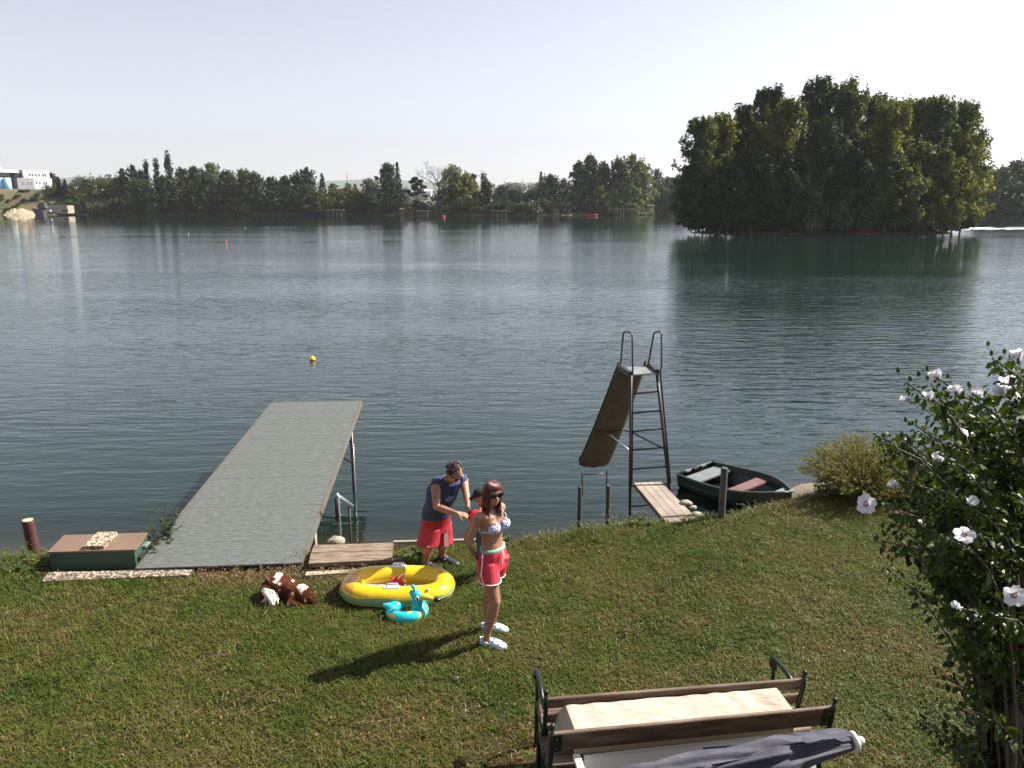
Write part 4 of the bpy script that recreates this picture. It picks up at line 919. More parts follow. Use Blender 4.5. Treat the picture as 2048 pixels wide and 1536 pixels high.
MB().tube([r_[1] + (r_[1] - (r_[0] + r_[-1]) / 2).normalized() * .006 for r_ in ring[2:]], .007, 6).build('rubbing_strake', BR, boat, True); MB().tube([r_[-2] for r_ in ring[2:]], .009, 6).build('rubbing_strake', BR, boat, True)
def thwart(u0, u1, z, m, nm='seat'):
    a, b = bsec(u0), bsec(u1); c0, c1 = sc_ + ax * u0, sc_ + ax * u1; q_ = []
    for c, h, s in ((c0, a[0], 1), (c0, a[0], -1), (c1, b[0], -1), (c1, b[0], 1)): p = c + lx * (s * h * .93); p.z = a[1] - z; q_.append(p)
    mb = MB().slab(q_, .03)
    if (q_[1] - q_[0]).cross(q_[2] - q_[1]).z < 0: mb.f = [f[::-1] for f in mb.f]
    mb.build(nm, m, boat)
thwart(.05, .22, .055, SEATG); thwart(.50, .62, .07, SEATR); thwart(.86, .97, .03, SEATG, 'bow_deck')
for k in range(3): MB().box(sc_ + ax * .02 + lx * (bw * (.5 - .45 * k)) + Vector((0, 0, .015)), (.14, .05, .03), Matrix.Rotation(math.atan2(lx.y, lx.x), 3, 'Z')).build('transom_plate', [SEATG, STEELD, SEATG][k], boat)
for s in (1, -1):
    p = sc_ + ax * .03 + lx * (bw * s) + Vector((0, 0, .03)); MB().tube([p, p + Vector((0, 0, .035)), p + Vector((.03, 0, .035))], .007, 6).build('oarlock', STEELD, boat)
MB().bbox(bow + Vector((.0, 0, .02)), (.1, .05, .03)).build('bow_fitting', ZINC, boat)
rope = MB().tube([bow + Vector((.03, -.01, 0)), bow + Vector((.2, -.1, -.08)), bow + Vector((.45, -.3, -.05)), bow + Vector((.7, -.5, .1))], .008, 6).top('mooring_rope', M('grey_rope', (.30, .28, .25), .9), bow + Vector((.7, -.5, 0)), 'thin mooring rope from the rowing boat bow to the yellow bush', 'rope')

# wake behind the island at the right
rgw = rs(77); V = []; F = []
for k in range(170):
    u = rgw.rand(); g0 = G(1908 + 190 * u, 457.0 + .9 * rgw.randn(), WZ + .03); l = .6 + 1.8 * rgw.rand(); w = .10 + .2 * rgw.rand(); a = len(V)
    V += [(g0.x - l, g0.y, WZ + .02), (g0.x, g0.y - w * 2, WZ + .03), (g0.x + l, g0.y + .3, WZ + .02), (g0.x, g0.y + w * 2, WZ + .05)]; F.append((a, a + 1, a + 2, a + 3))
o = link_mesh('wake_foam', np_mesh('wake_foam', V, F, M('foam', (.5, .51, .53), .6)), None); props(o, kind='stuff', label='bright streak of disturbed water behind the island')
# ---------------------------------------------------------------- grass
def grass_mat(name, cols, scale=.7, trans=.3):
    m, t, out = nt(name); L = t.links.new; g = N(t, 'ShaderNodeNewGeometry')
    n = N(t, 'ShaderNodeTexNoise'); n.inputs['Scale'].default_value = scale; n.inputs['Detail'].default_value = 5; n.inputs['Roughness'].default_value = .65; L(g.outputs['Position'], n.inputs['Vector'])
    oi = N(t, 'ShaderNodeObjectInfo'); ad = N(t, 'ShaderNodeMath', operation='MULTIPLY_ADD'); ad.inputs[1].default_value = .30; L(oi.outputs['Random'], ad.inputs[0]); L(n.outputs['Fac'], ad.inputs[2])
    ad2 = N(t, 'ShaderNodeMath', operation='MULTIPLY_ADD'); ad2.inputs[1].default_value = .22; L(g.outputs['Random Per Island'], ad2.inputs[0]); L(ad.outputs[0], ad2.inputs[2])
    r = N(t, 'ShaderNodeValToRGB'); e = r.color_ramp.elements; e[0].position = .42; e[0].color = c4(cols[0]); e[1].position = 1.02; e[1].color = c4(cols[-1])
    for k, c in enumerate(cols[1:-1]): q = e.new(.42 + .60 * (k + 1) / (len(cols) - 1)); q.color = c4(c)
    L(ad2.outputs[0], r.inputs[0])
    p = N(t, 'ShaderNodeBsdfPrincipled'); p.inputs['Roughness'].default_value = .5; p.inputs['Specular IOR Level'].default_value = .3; L(r.outputs[0], p.inputs['Base Color'])
    tr = N(t, 'ShaderNodeBsdfTranslucent'); L(r.outputs[0], tr.inputs['Color']); ms = N(t, 'ShaderNodeMixShader'); ms.inputs[0].default_value = trans; L(p.outputs[0], ms.inputs[1]); L(tr.outputs[0], ms.inputs[2]); L(ms.outputs[0], out.inputs[0]); return m
GRM = grass_mat('grass_blades', [(.020, .042, .005), (.043, .077, .009), (.090, .120, .015), (.118, .114, .026), (.17, .13, .055)])
STR = M('dry_straw', (.26, .19, .10), .8, (.14, .08, .04), 3, rnd=.4); BLEAF = M('fallen_leaf', (.15, .07, .03), .7, (.08, .035, .015), 9, rnd=.5)
def blade_patch(name, n, rad, hmin, hmax, w, rg, mat, lean=.5):
    V = []; F = []
    for _ in range(n):
        a = rg.rand() * 6.283; r = rad * math.sqrt(rg.rand()); x, y = r * math.cos(a), r * math.sin(a); h = hmin + (hmax - hmin) * rg.rand() ** 1.5
        b = rg.rand() * 6.283; dx, dy = math.cos(b), math.sin(b); l = h * lean * (.3 + 1.2 * rg.rand()); c = b + 1.57 + rg.randn() * .4; wx, wy = math.cos(c) * w * (.6 + .6 * rg.rand()), math.sin(c) * w
        k = len(V); V += [(x - wx, y - wy, -.006), (x + wx, y + wy, -.006), (x + dx * l * .35 + wx * .8, y + dy * l * .35 + wy * .8, h * .6), (x + dx * l * .35 - wx * .8, y + dy * l * .35 - wy * .8, h * .6), (x + dx * l, y + dy * l, h * (1 - .25 * lean))]
        F += [(k, k + 1, k + 2, k + 3), (k + 3, k + 2, k + 4, k + 4)]
    me = bpy.data.meshes.new(name); me.from_pydata(V, [], [f if len(set(f)) == 4 else f[:3] for f in F]); me.materials.append(mat); me.update(); return me
def hidden_set(name, meshes):
    c = bpy.data.collections.new(name)
    for i, me in enumerate(meshes): c.objects.link(bpy.data.objects.new(me.name, me))
    return c
def scatter(name, me, coll, dens, seed, smin, smax, label, tilt=.15, attr='dens'):
    o = bpy.data.objects.new(name, me); C.objects.link(o); props(o, kind='stuff', label=label)
    ng = bpy.data.node_groups.new(name + '_scatter', 'GeometryNodeTree'); ng.interface.new_socket('Geometry', in_out='INPUT', socket_type='NodeSocketGeometry'); ng.interface.new_socket('Geometry', in_out='OUTPUT', socket_type='NodeSocketGeometry')
    A = ng.nodes.new; L = ng.links.new; gi, go = A('NodeGroupInput'), A('NodeGroupOutput')
    na = A('GeometryNodeInputNamedAttribute'); na.data_type = 'FLOAT'; na.inputs[0].default_value = attr
    mu = A('ShaderNodeMath'); mu.operation = 'MULTIPLY'; mu.inputs[1].default_value = dens; L([s for s in na.outputs if s.enabled and s.name == 'Attribute'][0], mu.inputs[0])
    d = A('GeometryNodeDistributePointsOnFaces'); d.distribute_method = 'RANDOM'; d.inputs['Seed'].default_value = seed; L(gi.outputs[0], d.inputs['Mesh']); L(mu.outputs[0], d.inputs['Density'])
    ci = A('GeometryNodeCollectionInfo'); ci.inputs['Collection'].default_value = coll; ci.inputs['Separate Children'].default_value = True; ci.inputs['Reset Children'].default_value = True
    io = A('GeometryNodeInstanceOnPoints'); io.inputs['Pick Instance'].default_value = True; L(d.outputs['Points'], io.inputs['Points']); L(ci.outputs[0], io.inputs['Instance'])
    rv = A('FunctionNodeRandomValue'); rv.data_type = 'FLOAT_VECTOR'; rv.inputs[0].default_value = (-tilt, -tilt, 0); rv.inputs[1].default_value = (tilt, tilt, 6.283); L(rv.outputs[0], io.inputs['Rotation'])
    rf = A('FunctionNodeRandomValue'); rf.data_type = 'FLOAT'; rf.inputs[2].default_value = smin; rf.inputs[3].default_value = smax; rf.inputs['Seed'].default_value = 7; L([s for s in rf.outputs if s.enabled][0], io.inputs['Scale'])
    L(io.outputs[0], go.inputs[0]); m = o.modifiers.new('scatter', 'NODES'); m.node_group = ng; return o
def patch_mesh(name, x0, x1, y0, y1, st, fn, lift=0.0):
    xs_ = np.arange(x0, x1 + 1e-6, st); ys_ = np.arange(y0, y1 + 1e-6, st); V = []; D = []
    for y in ys_:
        for x in xs_: V.append((x, y, near_z(x, y) + lift)); D.append(fn(x, y))
    n = len(xs_); F = [(j * n + i, j * n + i + 1, (j + 1) * n + i + 1, (j + 1) * n + i) for j in range(len(ys_) - 1) for i in range(n - 1) if max(D[j * n + i], D[j * n + i + 1], D[(j + 1) * n + i + 1], D[(j + 1) * n + i]) > 0]
    me = np_mesh(name, V, F, GRM); a = me.attributes.new('dens', 'FLOAT', 'POINT'); a.data.foreach_set('value', np.array(D, np.float32)); return me
KEEP = [  # footprints without grass: (polygon of x, y)
 [nl, nr, fr_, fl], [G(84, 1162), G(385, 1150), G(385, 1137), G(97, 1140)], [G(95, 1142), G(277, 1142), br0 + Vector((0, 0, -.25)), bl0], [G(612, 1127), G(784, 1122), G(788, 1086), G(628, 1090)]]
def inside(x, y, P):
    c = False; j = len(P) - 1
    for i in range(len(P)):
        if (P[i].y > y) != (P[j].y > y) and x < (P[j].x - P[i].x) * (y - P[i].y) / (P[j].y - P[i].y) + P[i].x: c = not c
        j = i
    return c
BARE = [(G(1020, 1500), .42), (G(770, 1462), .3), (G(480, 1410), .35), (G(1920, 1380), .3), (G(1700, 1300), .25), (G(300, 1480), .25), (G(930, 1420), .28), (G(560, 1145), .45), (G(430, 1148), .4), (G(690, 1140), .4), (G(1240, 1255), .25), (G(800, 1090), .3)]
def dens_lawn(x, y):
    e = edge(x)
    if y > e + .12 or abs(x) > 3.2 + y * .68: return 0
    if any(inside(x, y, P) for P in KEEP): return 0
    v = .85 + .5 * mnoise.noise(Vector((x * .9, y * .9, 2))) + .35 * mnoise.noise(Vector((x * 3.1, y * 3.1, 8)))
    for c, r in BARE:
        q = ((x - c.x) ** 2 + ((y - c.y) * 1.5) ** 2) / r / r
        v -= .75 * math.exp(-q)
    return max(.06, min(1.1, v))
gme = patch_mesh('grass', -9.4, 10.4, 3.4, 14.2, .1, dens_lawn)
rg = rs(11); clumps = hidden_set('grass_tufts', [blade_patch('tuft', 24, .075, .02, .062, .0032, rg, GRM, 1.1) for _ in range(7)] + [blade_patch('tuft', 16, .06, .03, .095, .0032, rg, GRM, .8)])
scatter('grass', gme, clumps, 470, 3, .7, 1.25, 'short mown grass of the lawn, patchy with dry spots')
# longer grass along the bank
def dens_edge(x, y):
    e = edge(x)
    if abs(x) > 3.2 + y * .68 or any(inside(x, y, P) for P in KEEP): return 0
    if -1.35 < x < -.1 and y > e - .15: return 0
    w = .55 if x > .0 else .35
    q = abs(y - e + .05) / w
    return max(0, 1 - q) * (.55 + .8 * mnoise.noise(Vector((x * 2.2, y * 2.2, 5)))) if q < 1 else 0
eme = patch_mesh('bank_grass', -9.4, 10.4, 8.0, 14.6, .1, dens_edge)
tall = hidden_set('bank_tufts', [blade_patch('tuft', 16, .06, .05, .16, .0035, rg, GRM, .7) for _ in range(4)] + [blade_patch('tuft', 8, .05, .04, .11, .011, rg, GRM, 1.0)])
scatter('bank_grass', eme, tall, 260, 5, .6, 1.2, 'longer rough grass fringing the edge of the bank')
# dry straw and fallen leaves
def dens_dry(x, y):
    if y > edge(x) + .05 or any(inside(x, y, P) for P in KEEP[:3]): return 0
    v = .03
    for c, r in BARE: v += .8 * math.exp(-((x - c.x) ** 2 + ((y - c.y) * 1.5) ** 2) / r / r)
    if -4.6 < x < -1.2 and 8.25 < y < 8.95: v += 3.0
    elif -5.6 < x < -1.2 and 8.2 < y < 8.95: v += .5
    return v if abs(x) < 3.2 + y * .68 else 0
dme = patch_mesh('dry_litter', -9, 10, 3.4, 12, .15, dens_dry, .012)
def litter(name, rg, n, mat):
    mb = MB()
    for _ in range(n):
        a = rg.rand() * 6.283; c = Vector((rg.randn() * .06, rg.randn() * .06, .012 + .02 * rg.rand())); d = Vector((math.cos(a), math.sin(a), .3 * rg.randn())); s = Vector((-d.y, d.x, .5 * rg.randn()))
        L_ = .018 + .03 * rg.rand(); w = .0014 if mat is STR else .007; L_ = L_ if mat is STR else .010
        mb.add([c - d * L_, c + s * w, c + d * L_, c - s * w], [[0, 1, 2, 3]])
    me = mb.mesh(name); me.materials.append(mat); return me
lit = hidden_set('litter_bits', [litter('straw', rg, 12, STR) for _ in range(3)] + [litter('dead_leaf', rg, 5, BLEAF) for _ in range(3)])
scatter('dry_litter', dme, lit, 150, 9, .7, 1.3, 'dry straw and fallen brown leaves scattered on bare spots of the lawn', .3)
# small clover leaves and white bits
CLM = leaf_mat('clover_leaf', (.05, .12, .02), (.09, .17, .03), 2, .25); WBIT = M('pale_petal', (.7, .7, .62), .7)
def rosette(name, rg, n, L_, w, mat, up=.4):
    mb = MB()
    for k in range(n):
        a = k * 6.283 / n + rg.randn() * .3; d = Vector((math.cos(a), math.sin(a), up * (.5 + rg.rand()))); s = Vector((-math.sin(a), math.cos(a), .2 * rg.randn())); l = L_ * (.6 + .6 * rg.rand())
        mb.add([(0, 0, .005), d * l * .55 + s * w, d * l + Vector((0, 0, -l * .25)), d * l * .55 - s * w], [[0, 1, 2, 3]])
    me = mb.mesh(name); me.materials.append(mat); return me
ros = hidden_set('weed_rosettes', [rosette('rosette', rg, 7, .05, .012, CLM) for _ in range(4)] + [rosette('petal', rg, 2, .022, .008, WBIT, .1)])
scatter('lawn_weeds', patch_mesh('lawn_weeds', -9, 10, 3.4, 12, .3, lambda x, y: (.6 + 1.2 * mnoise.noise(Vector((x * 1.1, y * 1.1, 7)))) if y < edge(x) and not any(inside(x, y, P) for P in KEEP) and abs(x) < 3.2 + y * .68 else 0), ros, 15, 4, .5, 1.1, 'small broad leaved weeds and clover in the lawn')

# ---------------------------------------------------------------- garden plants
def leaf_v(p, d, nrm, L_, w, fold=.25):
    """a pointed, slightly folded leaf: 6 vertices"""
    d = d.normalized(); s = d.cross(nrm).normalized() if d.cross(nrm).length > 1e-4 else d.orthogonal(); n_ = s.cross(d).normalized()
    return [p, p + d * L_ * .35 + s * w + n_ * w * fold, p + d * L_ * .7 + s * w * .7 + n_ * w * fold * .6 - n_ * L_ * .05, p + d * L_ - n_ * L_ * .14, p + d * L_ * .7 - s * w * .7 + n_ * w * fold * .6 - n_ * L_ * .05, p + d * L_ * .35 - s * w + n_ * w * fold, p + d * L_ * .4 - n_ * 0, p + d * L_ * .72 - n_ * L_ * .07]
LF = [[0, 1, 6], [1, 2, 7, 6], [2, 3, 7], [0, 6, 5], [6, 7, 4, 5], [7, 3, 4]]
HL = leaf_mat('hibiscus_leaf', (.014, .026, .004), (.050, .080, .008), 5, .28, .38, .25, .6); HB = M('hibiscus_bark', (.09, .075, .055), .8, (.05, .04, .03), 8)
PET = M('white_petal', (.66, .66, .70), .6, trans=.35); EYE = M('crimson_flower_eye', (.22, .01, .02), .6); STAM = M('cream_stamen', (.75, .68, .45), .7); BUD = leaf_mat('flower_bud', (.06, .10, .03), (.09, .13, .04), 2, .1)
hbase = Vector((2.78, 3.70, 0))
hib = thing('hibiscus_shrub', hbase, 'tall leafy hibiscus with white red eyed flowers at the right edge of the lawn', 'shrub')
TIPS = [(1985, 716), (2030, 722), (2060, 700), (2010, 760), (1815, 768), (1880, 760), (1832, 800), (1862, 800), (1912, 800), (1960, 780), (1766, 884), (1790, 905), (1830, 850), (1850, 870), (1900, 850), (1950, 830), (1985, 850), (2020, 820), (2045, 850),
        (1775, 930), (1760, 1000), (1800, 960), (1830, 930), (1870, 920), (1920, 900), (1960, 930), (2000, 900), (2040, 930), (1782, 1045), (1765, 1082), (1810, 1010), (1840, 1000), (1880, 980), (1920, 1000), (1970, 1000), (2010, 980), (2048, 1010),
        (1800, 1100), (1830, 1080), (1860, 1060), (1900, 1080), (1940, 1060), (1980, 1080), (2020, 1060), (1850, 1150), (1880, 1140), (1920, 1160), (1960, 1140), (2000, 1160), (2040, 1120), (1900, 1215), (1930, 1230), (1970, 1220), (2010, 1220), (2045, 1230),
        (1905, 1290), (1940, 1280), (1980, 1300), (2030, 1290), (1880, 1350), (1930, 1350), (1975, 1360), (2020, 1350), (1840, 1440), (1860, 1400), (1895, 1420), (1900, 1460), (1940, 1420), (1985, 1420), (2030, 1430), (2010, 1490), (1880, 1490), (2100, 800), (2100, 900), (2120, 1000), (2100, 1100), (2100, 1200), (2110, 1300), (2090, 1400), (2150, 900), (2150, 1100), (2140, 750), (2080, 740)]
rg = rs(21); TIPS = TIPS + [(x + 26 * rg.randn() + 14, y + 24 * rg.randn() + 12) for x, y in TIPS if y < 1240] 
leaves = []; twigs = MB(); tipsP = []
stems = [hbase + Vector((dx, dy, -.05)) for dx, dy in ((0, 0), (-.10, .05), (.12, -.04), (.05, .12), (-.05, -.12), (.25, .05))]
for i, (px, py) in enumerate(TIPS):
    dep = 3.55 + .45 * rg.randn() * (.6 if i < 76 else 1); tip = J(px, py, min(4.5, max(2.9, dep)))
    sb = stems[i % 6]; hz_ = max(.7, min(tip.z - .5, 1.1 + .55 * (tip.z - 1.2))); k0 = sb.lerp(Vector((tip.x, tip.y, 0)), .12); k0.z = tip.z * .42
    k1 = sb.lerp(Vector((tip.x, tip.y, 0)), .30); k1.z = tip.z - .30
    pts = [sb, k0, k1, tip]; P = []
    for q in range(13):
        u = q / 12; P.append(sb * (1 - u) ** 3 + k0 * 3 * u * (1 - u) ** 2 + k1 * 3 * u * u * (1 - u) + tip * u ** 3)
    twigs.tube(P, [.013 * (1 - .72 * q / 12) for q in range(13)], 5)
    tipsP.append((tip, (P[-1] - P[-3]).normalized()))
    tot = sum((P[k + 1] - P[k]).length for k in range(12)); nl_ = int(min(.75, tot * .5) / .0135); 
    for k in range(nl_):
        u = 1 - (k / nl_) * min(1, .8 / tot) ; f = u * 12; a = min(11, int(f)); p = P[a].lerp(P[a + 1], f - a); ax_ = (P[a + 1] - P[a]).normalized()
        th = k * 2.4 + rg.rand() * .8; o1 = ax_.orthogonal().normalized(); o2 = ax_.cross(o1); out_ = o1 * math.cos(th) + o2 * math.sin(th)
        sp = .006 + .06 * (1 - u) * rg.rand() + (.015 * rg.rand()); p = p + out_ * sp
        d = (out_ * .9 + ax_ * .35 + Vector((0, 0, -.25)) + Vector(rg.randn(3)) * .35); L_ = (.028 + .032 * rg.rand()) * (.7 + .5 * min(1, (1 - u) * 6)); leaves.append((p, d, L_))
twigs.build('branch', HB, hib, True)
order = sorted(range(len(leaves)), key=lambda i: -leaves[i][2] / (leaves[i][0] - Vector((0, 0, CAMZ))).length * (1 if leaves[i][0].x / leaves[i][0].y < .70 else .01))
lv0 = leaf_v(Vector((0, 0, 0)), Vector((0, 1, 0)), Vector((0, 0, 1)), 1.0, .33); lm = MB().add(lv0, LF).mesh('leaf'); lm.materials.append(HL); lm.shade_smooth()
for i in order[:300]:
    p, d, L_ = leaves[i]; nrm = (Vector((0, 0, 1)) + Vector(rg.randn(3)) * .5).normalized(); q = d.to_track_quat('Y', 'Z') @ Euler((0, rg.randn() * .6, 0)).to_quaternion()
    o = bpy.data.objects.new('leaf', lm); C.objects.link(o); o.parent = hib; o.location = p - hbase; o.rotation_mode = 'QUATERNION'; o.rotation_quaternion = q; o.scale = (L_, L_, L_)
mb = MB()
for i in order[300:]:
    p, d, L_ = leaves[i]; mb.add(leaf_v(p, d, (Vector((0, 0, 1)) + Vector(rg.randn(3)) * .6).normalized(), L_, L_ * .33), LF)
fo = mb.build('foliage', HL, hib); fo['kind'] = 'stuff'
# flowers
pm_ = MB(); rows = 5; cols = 5
for j in range(rows + 1):
    for i in range(cols + 1):
        v = j / rows; u = i / cols * 2 - 1; w = .50 * math.sin(math.pi * min(1, v * .74 + .10)) ** .8 ; pm_.v.append(Vector((u * w, v * 1.0, .45 * v - .22 * v * v + .05 * math.sin(u * 7 + v * 3) * v - .06 * u * u)))
for j in range(rows):
    for i in range(cols): a = j * (cols + 1) + i; pm_.f.append([a, a + 1, a + cols + 2, a + cols + 1]); pm_.mi.append(0)
petal = pm_.mesh('petal'); petal.materials.append(PET); petal.shade_smooth()
eye_m = MB().loft([((0, 0, .06), (.12, 0, 0), (0, .12, 0)), ((0, 0, .20), (.27, 0, 0), (0, .27, 0))], 12, cap=False).mesh('eye'); eye_m.materials.append(EYE)
st_m = MB().tube([(0, 0, 0), (0, 0, .45), (0, 0, .62)], [.035, .06, .03], 6).mesh('stamen'); st_m.materials.append(STAM)
cal = MB().loft([((0, 0, -.25), (.05, 0, 0), (0, .05, 0)), ((0, 0, -.1), (.15, 0, 0), (0, .15, 0)), ((0, 0, .05), (.16, 0, 0), (0, .16, 0))], 8).mesh('calyx'); cal.materials.append(BUD)
def flower(px, py, Y, face, s=.052, half=False):
    p = J(px, py, Y - .22); f = bpy.data.objects.new('flower', cal); C.objects.link(f); f.parent = hib; f.location = p - hbase; f.rotation_mode = 'QUATERNION'; f.rotation_quaternion = Vector(face).normalized().to_track_quat('Z', 'Y'); f.scale = (s * .85, s * .85, s * .85)
    for k in range(5):
        o = bpy.data.objects.new('petal', petal); C.objects.link(o); o.parent = f; o.rotation_euler = (.75 if half else (-.05 + .12 * rg.randn()), .12, k * 1.2566 + .1 * rg.randn()) ; o.rotation_euler = (Euler((0, 0, k * 1.2566)).to_matrix() @ Euler(((.85 if half else .05) + .12 * rg.randn(), .15, 0)).to_matrix()).to_euler(); o.location = (0, 0, .03)
    for n_, m_2 in (('eye', eye_m), ('stamen', st_m)): o = bpy.data.objects.new(n_, m_2); C.objects.link(o); o.parent = f
for args in ((1730, 1008, 3.35, (-.1, -.9, .45)), (2026, 1190, 3.05, (-.1, -.9, .4)), (1876, 758, 3.4, (-.5, .4, .8), .050, True), (1912, 788, 3.5, (.1, .5, .9), .048, True), (1858, 800, 3.4, (-.3, .1, 1), .045, True), (1818, 800, 3.4, (-1, 0, -.1), .04, True), (1958, 798, 3.5, (-.2, .4, .9), .048, True), (2022, 770, 3.3, (-.2, -.3, .9), .058), (2005, 785, 3.3, (-.7, -.5, .5), .05, True), (2036, 720, 3.4, (-.3, 0, 1), .055, True), (1880, 922, 3.3, (-.6, -.2, .8), .045, True),
             (1938, 1008, 3.2, (.1, -.5, .8), .045, True), (1928, 1072, 3.1, (-.3, -.5, .9), .048), (1790, 975, 3.4, (-.6, -.2, .7), .04, True), (1913, 1215, 3.1, (-.5, -.3, .6), .035, True)):
    flower(*args)
mb = MB()
for i, (p, d) in enumerate(tipsP[:76]):
    for k in range(3):
        q = p + Vector(rg.randn(3)) * .025 + d * .02; mb.ell(q, (.009, .009, .014), nu=6, nv=4)
fb = mb.build('bud_cluster', BUD, hib, True); fb['kind'] = 'stuff'
# yellow feathery bush
YB = leaf_mat('yellow_sprig', (.105, .115, .022), (.21, .18, .036), 2.5, .35, .6, .2, .45); YD = leaf_mat('green_sprig', (.04, .06, .015), (.07, .09, .02), 2.5, .3)
bb0 = Vector((5.05, 10.75, -.1)); ybush = thing('feathery_bush', bb0, 'yellow green feathery bush at the bank beside the rowing boat bow', 'bush')
mb = MB(); tw = MB(); rg = rs(31)
for i in range(560):
    a = rg.rand() * 6.283; sp = math.sqrt(rg.rand()); rr = .90 * sp; b0 = bb0 + Vector((.18 * math.cos(a) * sp, .18 * math.sin(a) * sp, 0)); h = (1.08 - .46 * sp * sp) * (.72 + .4 * rg.rand())
    tip = bb0 + Vector((rr * math.cos(a) * 1.05, rr * math.sin(a), h)); mid = b0.lerp(tip, .5) + Vector((0, 0, h * .2)); P = [b0 * (1 - u) ** 2 + mid * 2 * u * (1 - u) + tip * u * u + Vector((0, 0, -.10 * u ** 4)) for u in [k / 8 for k in range(9)]]
    tw.tube(P, [.004 * (1 - .8 * k / 8) for k in range(9)], 3)
    for k in range(60):
        u = .25 + .75 * rg.rand() ** .7; f = u * 8; q = min(7, int(f)); p = P[q].lerp(P[q + 1], f - q); d = (P[q + 1] - P[q]).normalized() * .7 + Vector(rg.randn(3)) * .6; d.normalize(); L_ = .022 + .03 * rg.rand(); s = d.orthogonal().normalized() * .0045; 
        mb.cur = 0; mb.add([p, p + d * L_ * .5 + s, p + d * L_, p + d * L_ * .5 - s], [[0, 1, 2, 3]])
mb.build('foliage', YB, ybush)['kind'] = 'stuff'; tw.build('stem', M('reddish_twig', (.10, .05, .03), .8), ybush)
rgx = rs(33); c_ = []; r_2 = []
for k in range(12): a = rgx.rand() * 6.283; c_.append((bb0.x + .5 * math.cos(a) * rgx.rand(), bb0.y + .3 * math.sin(a), .12 + .2 * rgx.rand())); r_2.append((.22, .22, .2))
Vx, Fx = leaf_cloud(c_, r_2, 2600, .035, rgx); link_mesh('undergrowth', np_mesh('undergrowth', Vx - np.array(bb0), Fx, YD), None, None).parent = ybush; [ch for ch in ybush.children if ch.name.startswith('undergrowth')][0]['kind'] = 'stuff'
post('iron_stake', 1684, 893, 960, 11.1, .012, STEELD, 'thin dark stake sticking out of the yellow feathery bush', None, -.1)
# second low green bush behind the hibiscus
c_ = []; r_2 = []; pb = G(1890, 985, 0)
for k in range(16): c_.append((pb.x + .45 * rgx.randn(), pb.y + .25 * rgx.randn(), .25 + .2 * rgx.rand())); r_2.append((.25, .25, .22))
Vx, Fx = leaf_cloud(c_, r_2, 3600, .045, rgx); t = thing('low_bush', pb, 'low yellow green bush between the feathery bush and the hibiscus', 'bush'); o = link_mesh('foliage', np_mesh('foliage', Vx - np.array(pb), Fx, leaf_mat('lime_leaf', (.07, .11, .015), (.13, .15, .03), 3)), None, t)
MB().tube([pb, pb + Vector((0, 0, .4))], .012, 5).build('stem', HB, t)
# weeds on the bank
def weed(x, y, h, n, leafL, mat, lab, name='leafy_weed', spread=.12, stems=5, seed=1, group=None, z=None):
    rg = rs(seed); b = Vector((x, y, near_z(x, y) if z is None else z)); t = thing(name, b, lab, 'plant', group); mb = MB(); tw = MB()
    for s in range(stems):
        a = rg.rand() * 6.283; tip = b + Vector((spread * math.cos(a) * (1 + rg.rand()), spread * math.sin(a), h * (.6 + .4 * rg.rand()))); P = [b.lerp(tip, k / 5) + Vector((0, 0, .06 * h * math.sin(math.pi * k / 5))) + Vector(rg.randn(3)) * .006 for k in range(6)]
        tw.tube(P, [.0035 * (1 - .7 * k / 5) for k in range(6)], 4)
        for k in range(n):
            u = .15 + .85 * rg.rand(); f = u * 5; q = min(4, int(f)); p = P[q].lerp(P[q + 1], f - q); th = rg.rand() * 6.283; d = Vector((math.cos(th), math.sin(th), .2 + .3 * rg.randn())); mb.add(leaf_v(p, d, Vector((0, 0, 1)), leafL * (.5 + .7 * rg.rand()) * (1.2 - .6 * u), leafL * .25 * (1.2 - .6 * u)), LF)
    mb.build('foliage', mat, t)['kind'] = 'stuff'; tw.build('stem', HB, t); return t
IVY = leaf_mat('ivy_leaf', (.022, .040, .012), (.05, .075, .02), 4, .2, .35, .5, .5); LIME = leaf_mat('fresh_weed_leaf', (.07, .12, .02), (.14, .17, .04), 4, .3)
DOCKW = leaf_mat('dock_weed_leaf', (.04, .075, .02), (.09, .12, .03), 4, .3)
def w_at(px, py, z=0): g = G(px, py, z); return g.x, g.y
